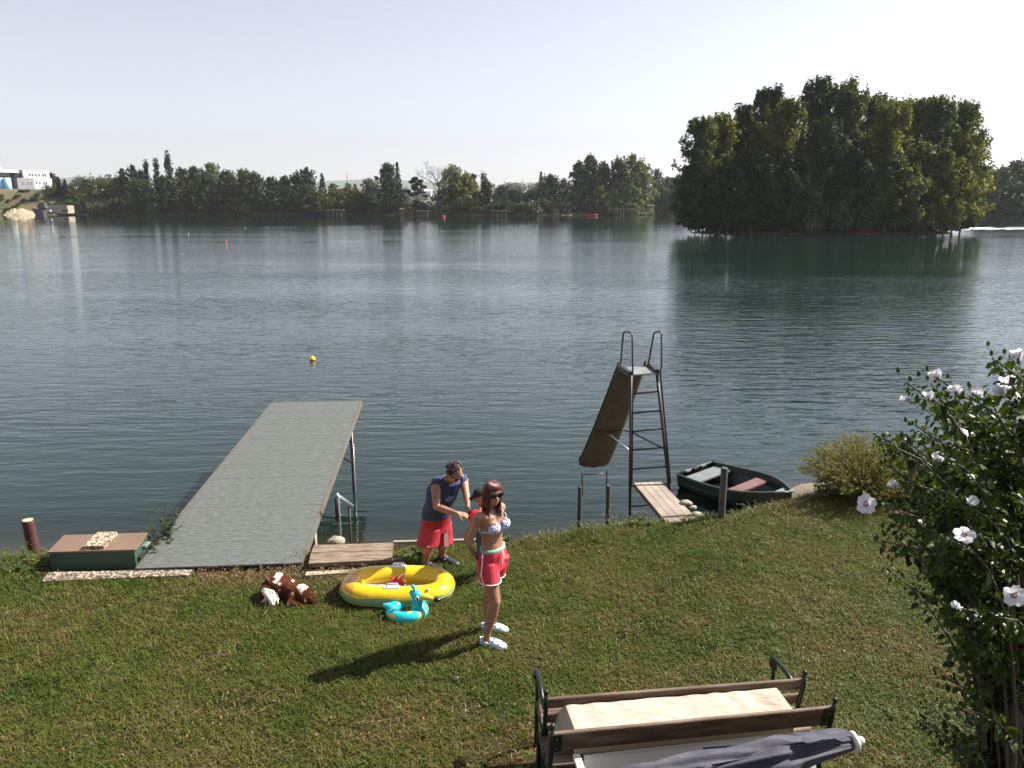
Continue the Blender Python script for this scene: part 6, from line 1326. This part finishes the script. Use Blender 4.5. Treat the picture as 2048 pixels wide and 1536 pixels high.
# ---------------------------------------------------------------- the dog
rg = rs(55); dq = G(575, 1203, 0); dog = thing('dog', dq, 'small chestnut and white long haired dog lying on the grass', 'dog')
def dP(px, py, Y): return J(px, py, Y)
Yd = dq.y
R0, R1, R2, R3, R4, R5 = dP(541, 1181, Yd + .12), dP(557, 1177, Yd + .14), dP(574, 1185, Yd + .10), dP(592, 1191, Yd + .06), dP(604, 1196, Yd + .04), dP(617, 1201, Yd - .02)
for p, z in ((R0, .12), (R1, .15), (R2, .135), (R3, .11), (R4, .10), (R5, .075)): p.z = z
mb = MB(); mb.tube([R0 + Vector((-.02, 0, -.01)), R0.lerp(R1, .5), R1, R2, R3, R4], [.062, .092, .096, .080, .068, .052], 16, True)
mb.tube([R4, R4.lerp(R5, .6), R5], [.07, .066, .062], 12, True); mb.ell(R5, (.068, .06, .056)); mb.tube([R5 + Vector((.03, -.02, -.01)), R5 + Vector((.085, -.055, -.03))], [.036, .025], 10, True)
hh = R0 + Vector((.0, -.07, -.03)); mb.tube([hh, hh + Vector((.05, -.05, -.04)), hh + Vector((-.02, -.09, -.08)), hh + Vector((.05, -.13, -.085))], [.075, .055, .03, .026], 10, True); mb.tube([R0 + Vector((0, .06, -.03)), R0 + Vector((.04, .12, -.09)), R0 + Vector((.1, .12, -.10))], [.07, .04, .025], 10, True)
fs = R3 + Vector((0, -.06, -.04)); mb.tube([fs, fs + Vector((-.02, -.06, -.05)), fs + Vector((.1, -.10, -.055))], [.05, .032, .026], 10, True); mb.tube([R3 + Vector((.02, .06, -.04)), R3 + Vector((.08, .09, -.09)), R3 + Vector((.18, .06, -.09))], [.045, .03, .024], 10, True)
def dog_mat():
    m, t, out = nt('chestnut_and_white_coat'); L = t.links.new; tc = N(t, 'ShaderNodeTexCoord'); n = N(t, 'ShaderNodeTexNoise'); n.inputs['Scale'].default_value = 9; n.inputs['Detail'].default_value = 6; mp = N(t, 'ShaderNodeMapping'); mp.inputs['Location'].default_value = (.35, .1, .2); L(tc.outputs['Object'], mp.inputs[0]); L(mp.outputs[0], n.inputs['Vector'])
    sp = N(t, 'ShaderNodeSeparateXYZ'); L(tc.outputs['Object'], sp.inputs[0]); acc = n.outputs['Fac']
    def add(a, b, op='ADD'):
        q = N(t, 'ShaderNodeMath', operation=op)
        for i, v in enumerate((a, b)):
            if isinstance(v, (int, float)): q.inputs[i].default_value = v
            else: L(v, q.inputs[i])
        return q.outputs[0]
    for c_, r_, k_ in (((-.12, .08, .25), .075, .5), ((-.10, -.05, .12), .055, .5), ((.17, .02, .17), .055, .55), ((-.23, -.06, .05), .08, .3), ((.0, -.12, .01), .07, .3)):
        d = N(t, 'ShaderNodeVectorMath', operation='DISTANCE'); L(tc.outputs['Object'], d.inputs[0]); d.inputs[1].default_value = c_; mr = N(t, 'ShaderNodeMapRange'); mr.inputs[1].default_value = 0; mr.inputs[2].default_value = r_ * 1.7; mr.inputs[3].default_value = k_ * .75; mr.inputs[4].default_value = 0; L(d.outputs['Value'], mr.inputs[0]); acc = add(acc, mr.outputs[0])
    r = N(t, 'ShaderNodeValToRGB'); e = r.color_ramp.elements; e[0].position = .66; e[0].color = (.15, .042, .018, 1); e[1].position = .70; e[1].color = (.66, .60, .54, 1); q = e.new(.45); q.color = (.055, .016, .009, 1); L(acc, r.inputs[0])
    g = N(t, 'ShaderNodeNewGeometry'); mr2 = N(t, 'ShaderNodeMapRange'); mr2.inputs[3].default_value = .45; mr2.inputs[4].default_value = 1.75; L(g.outputs['Random Per Island'], mr2.inputs[0]); h = N(t, 'ShaderNodeHueSaturation'); L(mr2.outputs[0], h.inputs['Value']); L(r.outputs[0], h.inputs['Color'])
    p = N(t, 'ShaderNodeBsdfPrincipled'); p.inputs['Roughness'].default_value = .9; p.inputs['Specular IOR Level'].default_value = .2; L(h.outputs[0], p.inputs['Base Color']); L(p.outputs[0], out.inputs[0]); return m
DGM = dog_mat(); dbody = remesh(mb, 'body', DGM, dog, .008, 4)
me = dbody.data; vs = np.empty(len(me.vertices) * 3, np.float32); me.vertices.foreach_get('co', vs); vs = vs.reshape(-1, 3); nr_ = np.array([tuple(v.normal) for v in me.vertices]); sel = rg.choice(len(vs), 9000); V = []; F = []
for i in sel:
    p = Vector(vs[i]); n_ = Vector(nr_[i]); fl_ = (Vector((-.6, -.3, -.5)) + Vector(rg.randn(3)) * .25); fl_ -= n_ * fl_.dot(n_); fl_.normalize(); L_ = .028 + .026 * rg.rand(); s = n_.cross(fl_) * .0022; a_ = p + n_ * .001; b_ = p + n_ * .014 + fl_ * L_ * .5; c_ = p + n_ * .013 + fl_ * L_ + Vector((0, 0, -.004)); k = len(V); V += [a_ - s, a_ + s, b_ + s, b_ - s, c_, c_]; F += [(k, k + 1, k + 2, k + 3), (k + 3, k + 2, k + 4, k + 5)]
link_mesh('fur', np_mesh('fur', [tuple(v) for v in V], F, DGM), None, dog)['kind'] = 'stuff'
WTAIL = M('white_tail_fur', (.66, .60, .52), .6, rnd=.25); mb = MB(); t0 = dP(539, 1188, Yd - .02); t0.z = .12
for k in range(36): d = .85 * Vector((.07 + .014 * rg.randn(), -.10 + .014 * rg.randn(), -.10 + .01 * rg.randn())); o_ = Vector(rg.randn(3)) * .014; mb.tube([t0 + o_ + Vector((-.03, 0, .0)), t0 + o_ * 1.5 + d * .35 + Vector((0, 0, .025)), t0 + o_ * 1.6 + d * .75, t0 + d * 1.05 + o_ * .8], [.005, .006, .004, .001], 3)
mb.tube([t0 + Vector((.02, .01, .0)), t0 + Vector((-.035, -.03, .035)), t0 + Vector((-.01, -.075, .02)), t0 + Vector((.04, -.10, -.04)), t0 + Vector((.065, -.11, -.09))], [.018, .028, .032, .022, .006], 10, True)
mb.build('tail', WTAIL, dog)['kind'] = 'stuff'
for s in (1, -1): mb = MB(); e = R5 + Vector((-.01, s * .055, .015)); mb.tube([e, e + Vector((-.0, s * .025, -.03)), e + Vector((.01, s * .02, -.065))], [.02, .026, .014], 8, True, flat=.4); mb.build('ear', M('chestnut_ear', (.17, .05, .02), .6), dog, True)
MB().ell(R5 + Vector((.115, -.075, -.03)), (.012, .012, .010)).build('nose', BLACK, dog, True)

# ---------------------------------------------------------------- inflatable boat
ic = Vector((-1.24, 8.04, .118)); ic = G(795.5, 1171, .12); A_, B_, r_t = .50, .245, .118
ib = thing('inflatable_boat', Vector((ic.x, ic.y, 0)), 'yellow inflatable childs boat with a sea green wave print on the lawn', 'inflatable boat')
def infl_mat():
    m, t, out = nt('printed_yellow_vinyl'); L = t.links.new; tc = N(t, 'ShaderNodeTexCoord'); sp = N(t, 'ShaderNodeSeparateXYZ'); L(tc.outputs['Object'], sp.inputs[0])
    def mt(op, *a):
        q = N(t, 'ShaderNodeMath', operation=op)
        for i, v in enumerate(a):
            if isinstance(v, (int, float)): q.inputs[i].default_value = v
            else: L(v, q.inputs[i])
        return q.outputs[0]
    X, Y, Z = sp.outputs; th = mt('ARCTAN2', mt('DIVIDE', Y, B_), mt('DIVIDE', X, A_)); wv = mt('MULTIPLY', mt('ABSOLUTE', mt('SINE', mt('MULTIPLY', th, 4.5))), .026); lvl = mt('ADD', wv, .122)
    rr = mt('ADD', mt('POWER', mt('DIVIDE', X, A_ + .0), 2), mt('POWER', mt('DIVIDE', Y, B_), 2)); outer = mt('GREATER_THAN', rr, 1.15)
    def mixc(f, a, b):
        q = N(t, 'ShaderNodeMix', data_type='RGBA'); L(f, q.inputs[0])
        for i, v in ((6, a), (7, b)):
            if isinstance(v, tuple): q.inputs[i].default_value = c4(v)
            else: L(v, q.inputs[i])
        return q.outputs[2]
    green = mt('MULTIPLY', outer, mt('LESS_THAN', Z, lvl)); line = mt('MULTIPLY', outer, mt('LESS_THAN', mt('ABSOLUTE', mt('SUBTRACT', Z, lvl)), .0035)); cream = mt('LESS_THAN', Z, .072); line2 = mt('MULTIPLY', outer, mt('LESS_THAN', mt('ABSOLUTE', mt('SUBTRACT', Z, .073)), .002))
    c = mixc(green, (.66, .44, .010), (.15, .33, .21)); c = mixc(cream, c, (.62, .45, .20)); c = mixc(line, c, (.22, .10, .03)); c = mixc(line2, c, (.12, .16, .08))
    vo = N(t, 'ShaderNodeTexNoise'); vo.inputs['Scale'].default_value = 24; vo.inputs['Detail'].default_value = 1; vo.inputs['Distortion'].default_value = 3; L(tc.outputs['Object'], vo.inputs['Vector']); glyph = mt('MULTIPLY', mt('MULTIPLY', mt('LESS_THAN', mt('ABSOLUTE', mt('SUBTRACT', vo.outputs['Fac'], .5)), .06), mt('LESS_THAN', X, -.43)), mt('GREATER_THAN', Z, .15)); c = mixc(glyph, c, (.42, .06, .03))
    p = N(t, 'ShaderNodeBsdfPrincipled'); p.inputs['Roughness'].default_value = .2; p.inputs['Coat Weight'].default_value = .3; p.inputs['Subsurface Weight'].default_value = .15; p.inputs['Subsurface Scale'].default_value = .02; L(c, p.inputs['Base Color'])
    n = N(t, 'ShaderNodeTexNoise'); n.inputs['Scale'].default_value = 9; L(tc.outputs['Object'], n.inputs['Vector']); b = N(t, 'ShaderNodeBump'); b.inputs['Distance'].default_value = .006; L(n.outputs['Fac'], b.inputs['Height']); L(b.outputs[0], p.inputs['Normal']); L(p.outputs[0], out.inputs[0]); return m
def torus(mb, c, A_, B_, r, nu=72, nv=22, flat=.95, pw=1.0):
    V = []; F = []
    for i in range(nu):
        a = 2 * math.pi * i / nu; ca, sa = math.cos(a), math.sin(a); e = .72; px_ = A_ * math.copysign(abs(ca) ** e, ca); py_ = B_ * math.copysign(abs(sa) ** e, sa) if pw != 1 else B_ * sa
        if pw == 1: px_ = A_ * ca
        n_ = Vector((ca / A_, sa / B_, 0)).normalized()
        for j in range(nv): b = 2 * math.pi * j / nv; V.append(Vector(c) + Vector((px_, py_, 0)) + n_ * r * math.cos(b) + Vector((0, 0, r * flat * math.sin(b))))
    for i in range(nu):
        for j in range(nv): F.append([i * nv + j, ((i + 1) % nu) * nv + j, ((i + 1) % nu) * nv + (j + 1) % nv, i * nv + (j + 1) % nv])
    return mb.add(V, F)
torus(MB(), (ic.x, ic.y, .115), A_, B_, r_t, pw=.7).build('air_tube', infl_mat(), ib, True)
flo = M('pale_lilac_vinyl_floor', (.50, .44, .50), .4, coat=.2)
mb = MB(); fv = []; 
for k in range(5):
    q = 1 - k / 5; mb_ = [(ic.x + A_ * .98 * q * math.copysign(abs(math.cos(a)) ** .72, math.cos(a)), ic.y + B_ * .98 * q * math.copysign(abs(math.sin(a)) ** .72, math.sin(a)), .085 + .012 * math.sin(k * 2)) for a in [2 * math.pi * i / 40 for i in range(40)]]; fv += mb_
ff = [[k * 40 + i, k * 40 + (i + 1) % 40, (k + 1) * 40 + (i + 1) % 40, (k + 1) * 40 + i] for k in range(4) for i in range(40)] + [[160 + i for i in range(40)]]
MB().add(fv, ff).build('floor', flo, ib, True)
for rz_, nm_ in ((.115, 1.0), (.205, .64)): MB().tube([(ic.x + (A_ + r_t * nm_ * 1.005) * math.copysign(abs(math.cos(a)) ** .74, math.cos(a)), ic.y + (B_ + r_t * nm_ * 1.005) * math.copysign(abs(math.sin(a)) ** .74, math.sin(a)), rz_) for a in np.linspace(0, 6.283, 90)], .0028, 4).build('welded_seam', M('seam_vinyl', (.45, .30, .02), .4), ib, True) if nm_ == 1.0 else None
WV = M('white_vinyl', (.72, .72, .74), .4)
for y_, s in ((ic.y - B_ - .0, -1), (ic.y + B_, 1)):
    zt_ = .115 + r_t * .95; cx = ic.x - .02; MB().bbox((cx, y_ - s * -.0, zt_ + .002), (.16, .06, .008)).build('handle_patch', WV, ib); MB().tube([(cx - .06, y_, zt_), (cx - .055, y_, zt_ + .035), (cx + .055, y_, zt_ + .035), (cx + .06, y_, zt_)], .008, 6, flat=1.6).build('handle', WV, ib, True)
mb = MB(); mb.loft([((ic.x + .36, ic.y - B_ - .03, .115 + r_t * .88), (.018, 0, 0), (0, .018, 0)), ((ic.x + .36, ic.y - B_ - .032, .115 + r_t * .88 + .012), (.012, 0, 0), (0, .012, 0))], 10).build('valve', WV, ib, True)
# red toy bucket lying in it
rb = Vector((ic.x - .03, ic.y - .05, .065)); rb.z = .10; tb = thing('toy_bucket', rb, 'crumpled red toy bucket lying inside the yellow inflatable boat', 'toy bucket')
RP = M('red_toy_plastic', (.60, .02, .04), .35); mb = MB(); Rb_ = Euler((.25, .35, .4)).to_matrix()
mb.loft([(rb + Rb_ @ Vector((0, 0, .0)), Rb_ @ Vector((.06, 0, 0)), Rb_ @ Vector((0, .045, 0))), (rb + Rb_ @ Vector((0, 0, .05)), Rb_ @ Vector((.072, 0, .01)), Rb_ @ Vector((0, .05, 0))), (rb + Rb_ @ Vector((0, 0, .10)), Rb_ @ Vector((.085, 0, -.01)), Rb_ @ Vector((0, .06, .02))), (rb + Rb_ @ Vector((0, 0, .10)), Rb_ @ Vector((.078, 0, -.01)), Rb_ @ Vector((0, .053, .02))), (rb + Rb_ @ Vector((0, 0, .02)), Rb_ @ Vector((.055, 0, 0)), Rb_ @ Vector((0, .04, 0)))], 14).build('pail', RP, tb, True)
MB().tube([rb + Vector((.04, 0, .12)), rb + Vector((.09, .03, .17)), rb + Vector((.12, .04, .12))], .006, 6).build('bail_handle', WV, tb, True); MB().bbox(rb + Vector((.06, .02, .12)), (.12, .03, .012), Euler((0, -.5, .4)).to_matrix()).build('spade', RP, tb)

# inflatable swim ring with a bird's head
rc = G(814, 1221, .065); sr = thing('swim_ring', Vector((rc.x, rc.y, 0)), 'turquoise and yellow swim ring with a long beaked head beside the inflatable boat', 'swim ring')
TQ = M('turquoise_vinyl', (.012, .42, .50), .25, (.42, .42, .03), 9, coat=.3, lo=.60, hi=.64, detail=1, bump=.004, bscale=40); TQP = M('plain_turquoise_vinyl', (.012, .42, .50), .25, coat=.3); YV = M('olive_yellow_vinyl', (.48, .44, .03), .25, coat=.3)
torus(MB(), (rc.x, rc.y, .068), .158, .148, .066, 48, 16).build('air_tube', TQ, sr, True)
torus(MB(), (rc.x, rc.y, .040), .164, .154, .056, 48, 12).build('underside', YV, sr, True)
n0 = Vector((rc.x + .09, rc.y - .04, .12)); mb = MB(); mb.tube([n0 + Vector((.02, 0, -.04)), n0 + Vector((.03, 0, .04)), n0 + Vector((.02, 0, .11)), n0 + Vector((.02, 0, .15))], [.062, .05, .058, .045], 14, True); mb.ell(n0 + Vector((.02, 0, .135)), (.062, .055, .06)); mb.tube([n0 + Vector((.01, 0, .17)), n0 + Vector((-.005, 0, .215)), n0 + Vector((-.015, 0, .235))], [.016, .014, .024], 8, True); mb.ell(n0 + Vector((-.035, 0, .165)), (.022, .02, .035)); remesh(mb, 'head', TQP, sr, .007, 4)
mb = MB(); mb.tube([n0 + Vector((.05, 0, .125)), n0 + Vector((.12, -.01, .12)), n0 + Vector((.20, -.02, .105))], [.046, .036, .024], 14, True); mb.build('beak', YV, sr, True); MB().tube([n0 + Vector((.205, -.02, .105)), n0 + Vector((.245, -.025, .095))], [.027, .02], 12, True).build('beak_tip', BLACK, sr, True)
e_ = n0 + Vector((.028, -.051, .13)); MB().ell(e_, (.020, .008, .028)).build('eye', WV, sr, True); MB().ell(e_ + Vector((.006, -.006, -.002)), (.011, .005, .018)).build('pupil', BLACK, sr, True)
mb = MB(); t_0 = Vector((rc.x - .19, rc.y - .03, .10)); mb.tube([t_0 + Vector((.06, -.02, 0)), t_0 + Vector((0, 0, .03)), t_0 + Vector((-.035, .0, .04))], [.048, .042, .022], 12, True); mb.build('tail', TQP, sr, True)
MB().ell((rc.x + .155, rc.y - .02, .115), (.026, .05, .03)).build('white_patch', WV, sr, True)

# ---------------------------------------------------------------- benches, canvas, board and parasol in front
IRON = M('black_green_cast_iron', (.012, .020, .018), .35, (.02, .03, .027), 8, metal=.4, bump=.002); BEN = M('brown_stained_plank', (.085, .048, .030), .6, (.17, .115, .085), 2.2, .003, 30, stretch=(1, 9, 9), lo=.42, hi=.66); BOLT = M('dull_bolt', (.10, .12, .11), .4, metal=.6)
CREAM = M('cream_canvas', (.52, .46, .38), .8, (.46, .39, .31), 3, .010, 9, stretch=(1, 2.5, 1)); WPNT = M('white_painted_board', (.66, .64, .60), .45, bump=.002, bscale=8)
def bench(A, Bp, name_lab, wide, z0=.0):
    """A, Bp: top ends of the backrest board (towards the camera); the seat lies beyond it"""
    t = thing('garden_bench', Vector(((A.x + Bp.x) / 2, (A.y + Bp.y) / 2, 0)), name_lab, 'bench'); d = (Bp - A).normalized(); n_ = Vector((-d.y, d.x, 0)).normalized(); z = Vector((0, 0, 1)); tilt = (z * .97 + n_ * -.24).normalized()
    Rm = Matrix((d, tilt.cross(d).normalized() * -1, tilt)).transposed(); L_ = (Bp - A).length; mid = (A + Bp) / 2
    nrm = d.cross(tilt)
    for k, h in enumerate((wide, .09, .09) if wide < .1 else (wide,)):
        c = mid - tilt * (wide / 2 if k == 0 else wide + .05 + .14 * (k - 1) + .05); b_ = MB().bbox(c, (L_ if k == 0 else L_ - .05, .028, h), Rm, .006).build('back_slat', BEN, t)
    seat0 = mid - tilt * (wide + .34) + n_ * .05; seat0.z = .43
    for k in range(3): MB().bbox(seat0 + n_ * (.0 + .105 * k) + z * (.0 if k else -.0), (L_ - .04, .095, .028), Matrix((d, n_, z)).transposed(), .006).build('seat_slat', BEN, t)
    for s, e in ((-1, A), (1, Bp)):
        p = mid + d * s * (L_ / 2 - .02) ; top = p + tilt * .045; mb = MB()
        lowb = p - tilt * (wide + .36)
        mb.tube([top - tilt * .0 - nrm * .0, p - tilt * wide * .5 + nrm * .02, lowb + nrm * .02, Vector((lowb.x, lowb.y, .05)) - n_ * .06, Vector((lowb.x, lowb.y, .0)) - n_ * .10], [.013, .017, .018, .018, .022], 10)
        mb.ell(top + tilt * .012, (.020, .020, .023), nu=10, nv=7)
        fr = Vector((lowb.x, lowb.y, 0)) + n_ * .36
        mb.tube([lowb + nrm * .02 + z * .0, Vector((lowb.x, lowb.y, .41)), fr + z * .41, fr + z * .25 + n_ * .03, fr + n_ * .02], [.017, .018, .018, .018, .02], 10)
        ar = p - tilt * .14 + n_ * .05; af = fr + z * .66 + n_ * .02
        sc_l = [af + n_ * (.045 * math.cos(q)) + z * (-.045 + .045 * math.sin(q) + .0) for q in np.linspace(1.57, -3.6, 9)]
        if wide < .1: mb.tube([ar, ar.lerp(af, .5) + z * .02, af] + sc_l[1:], [.016, .017, .019] + [.017 - .001 * q for q in range(8)], 10)
        if wide < .1: mb.tube([af - z * .03 + n_ * .0, fr + z * .41], .015, 8); mb.ell(af - z * .035, (.036, .04, .04), nu=12, nv=9)
        mb.build('iron_end', IRON, t, True)
        if wide > .1:
            c = p - tilt * (wide * .5) + nrm * .0 - d * s * .03; pl = MB().bbox(c - nrm * -.017 , (.075, .008, wide * .95), Rm, .003).build('end_plate', IRON, t)
            for q in (-1, 1): MB().ell(c + nrm * .023 + tilt * q * wide * .26, (.009, .009, .009), nu=8, nv=5).build('bolt', BOLT, pl, True)
    return t, d, n_, z
A1, B1 = G(1086, 1397, .76), G(1612, 1357, .80); bench(A1, B1, 'wood and cast iron garden bench, the one nearer the lake', .095)
A2, B2 = G(1098, 1466, .78), G(1672, 1412, .80); t2, bd, bn, bz = bench(A2, B2, 'wood and cast iron garden bench in front, carrying a broad back plank', .17)
# canvas folded over a frame: a long wedge
q0, q1, q2, q3 = G(1131, 1411, .72), G(1553, 1376, .76), G(1590, 1424, .66), G(1153, 1468, .62)
cv = thing('canvas_cover', Vector(((q0.x + q2.x) / 2, (q0.y + q2.y) / 2, .45)), 'cream canvas draped into a long ridge between the two benches', 'canvas')
V = []; F = []; nu, nv = 60, 10; rg = rs(61)
for j in range(nv + 1):
    for i in range(nu + 1):
        u, v = i / nu, j / nv; p = q0.lerp(q1, u).lerp(q3.lerp(q2, u), v); fold = .003 * math.sin(u * 38 + 3 * math.sin(u * 9)) * (1 - v) ** .6 + .005 * mnoise.noise(Vector((u * 14, v * 2.5, 3))) ; p.z += fold * (1 if 0 < i < nu else .3) - .0; V.append(p)
for j in range(nv):
    for i in range(nu): a = j * (nu + 1) + i; F.append([a + nu + 1, a + nu + 2, a + 1, a])
MB().add(V, F).build('sheet', CREAM, cv, True)
bk0, bk1 = q0 + Vector((-.02, .20, -.26)), q1 + Vector((.0, .20, -.26)); MB().add([q0, q1, bk1, bk0], [[0, 1, 2, 3]]).build('rear_flap', CREAM, cv)
lf = G(1098, 1440, .50); MB().add([q0 - Vector((.002, 0, 0)), lf, lf.lerp(q3, .5) + Vector((0, 0, -.12)), q3 - Vector((.002, 0, 0)), bk0], [[0, 1, 2, 3], [0, 4, 1]]).build('end_flap', CREAM, cv)
rf_ = G(1600, 1440, .45); MB().add([q1, q2, q2 + Vector((.01, .02, -.2)), bk1], [[0, 1, 2, 3]]).build('end_flap', CREAM, cv)
mb = MB(); mb.slab([q3 + Vector((0, .03, -.03)), q2 + Vector((0, .03, -.03)), q1 + Vector((0, .05, -.06)), q0 + Vector((0, .05, -.06))], .16).build('box_frame', M('pale_box', (.45, .36, .24), .8), cv)
# white board leaning behind the front bench
w0, w1 = G(1168, 1512, .62), G(1622, 1463, .64); w2, w3 = G(1632, 1472, .60), G(1168, 1521, .58)
wb = thing('white_board', Vector(((w0.x + w1.x) / 2, w0.y - .1, .3)), 'white painted board lying along the front of the benches under the parasol', 'board')
dn = Vector((.0, -.10, -.42)); MB().add([w0, w1, w2, w3], [[3, 2, 1, 0]]).add([w3, w2, w2 + dn, w3 + dn], [[0, 1, 2, 3][::-1]]).add([w1, w2, w2 + dn, w1 + dn * .9], [[0, 1, 2, 3]]).add([w0, w3, w3 + dn, w0 + dn * .9], [[3, 2, 1, 0]]).add([w0 + Vector((0, .01, 0)), w1 + Vector((0, .01, 0)), w1 + dn * .9, w0 + dn * .9], [[0, 1, 2, 3]]).build('board', WPNT, wb)
l0 = G(1146, 1508, .62); MB().slab([l0, l0 + Vector((.045, 0, 0)), G(1172, 1560, .55) + Vector((.02, 0, 0)), G(1172, 1560, .55) + Vector((-.03, 0, 0))][::-1], .03).build('leg', WPNT, wb)
# folded parasol
PAR = M('grey_lilac_parasol_cloth', (.085, .082, .10), .75, (.03, .032, .055), 4, .006, 10); PARD = M('navy_parasol_cloth', (.04, .045, .10), .75, bump=.006, bscale=8); PAW = M('white_plastic_cap', (.62, .60, .58), .4)
pt = G(1716, 1482, .86); pb_ = G(1330, 1560, .70); par = thing('folded_parasol', Vector(((pt.x + pb_.x) / 2, (pt.y + pb_.y) / 2, .3)), 'closed grey parasol lying across the front of the benches', 'parasol'); ax = (pb_ - pt).normalized(); Lp = (pb_ - pt).length * 1.25; s1_ = ax.cross(Vector((0, 0, 1))).normalized(); s2_ = s1_.cross(ax)
V = []; F = []; nu, nv = 44, 96
for i in range(nu + 1):
    u = i / nu; base = .045 + .085 * math.sin(min(1, u * 1.5) * 1.57) - .02 * u + .028 * math.exp(-((u - .30) / .07) ** 2)
    for j in range(nv):
        a = 2 * math.pi * j / nv; f = .62 * (.25 + u) * math.sin(a * 7 + 1.6 * math.sin(u * 6 + a)) + .22 * math.sin(a * 13 + u * 11) + .35 * mnoise.noise(Vector((math.cos(a) * 1.6, math.sin(a) * 1.6, u * 4))); f = .5 * f + .85 * (.35 + .8 * u) * (abs(math.sin(a * 3.5 + 1.3 * math.sin(u * 5 + 1) + .8 * mnoise.noise(Vector((u * 5, a, 0))))) ** .6 - .72); r = base * (1.05 + f * .6); V.append(pt + ax * (.05 + Lp * u) + s1_ * math.cos(a) * r + s2_ * math.sin(a) * r * .8)
for i in range(nu):
    for j in range(nv): F.append([i * nv + j, i * nv + (j + 1) % nv, (i + 1) * nv + (j + 1) % nv, (i + 1) * nv + j])
MB().add(V, F).build('cover', PAR, par, True)
fl_t = [pt + ax * .06 + s2_ * .055 - s1_ * .03, pt + ax * .10 + s2_ * .07 + s1_ * .04, pt + ax * .42 + s2_ * .115 + s1_ * .02, pt + ax * .38 + s2_ * .11 - s1_ * .075]
Vt = []; Ft = []
for j in range(9):
    for i in range(9):
        u, v = i / 8, j / 8; p = fl_t[0].lerp(fl_t[1], u).lerp(fl_t[3].lerp(fl_t[2], u), v); p = p + s2_ * (.02 + .018 * math.sin(u * 3.14) + .012 * mnoise.noise(Vector((u * 4, v * 4, 1)))); Vt.append(p)
for j in range(8):
    for i in range(8): a = j * 9 + i; Ft.append([a, a + 1, a + 10, a + 9])
MB().add(Vt, Ft).build('top_flap', PAR, par, True)
MB().loft([(pt + ax * .04, s1_ * .058, s2_ * .058), (pt + ax * .03, s1_ * .064, s2_ * .064), (pt + ax * .015, s1_ * .064, s2_ * .064), (pt + ax * .008, s1_ * .05, s2_ * .05)], 20).build('top_cap', PAW, par, True); MB().ell(pt - ax * .018, (.026, .026, .026)).build('finial', PAW, par, True); MB().tube([pt, pb_ + ax * .4], .018, 10).build('pole', PAW, par, True)
for a in (2.2, .9, 3.6): MB().tube([pt + ax * .3 + (s1_ * math.cos(a) + s2_ * math.sin(a)) * .06, pt + ax * .98 + (s1_ * math.cos(a) + s2_ * math.sin(a)) * .13], .006, 6).build('rib', IRON, par, True)
# ---------------------------------------------------------------- the air
hz, t, out = nt('haze_air'); pv = N(t, 'ShaderNodeVolumePrincipled'); pv.inputs['Color'].default_value = (.86, .9, .96, 1); pv.inputs['Density'].default_value = .00009; pv.inputs['Anisotropy'].default_value = .2
t.links.new(pv.outputs[0], out.inputs['Volume'])
hb = MB().box((0, 1900, 57), (7000, 4400, 130)).build('haze', hz); props(hb, kind='stuff', label='thin pale haze over the lake')
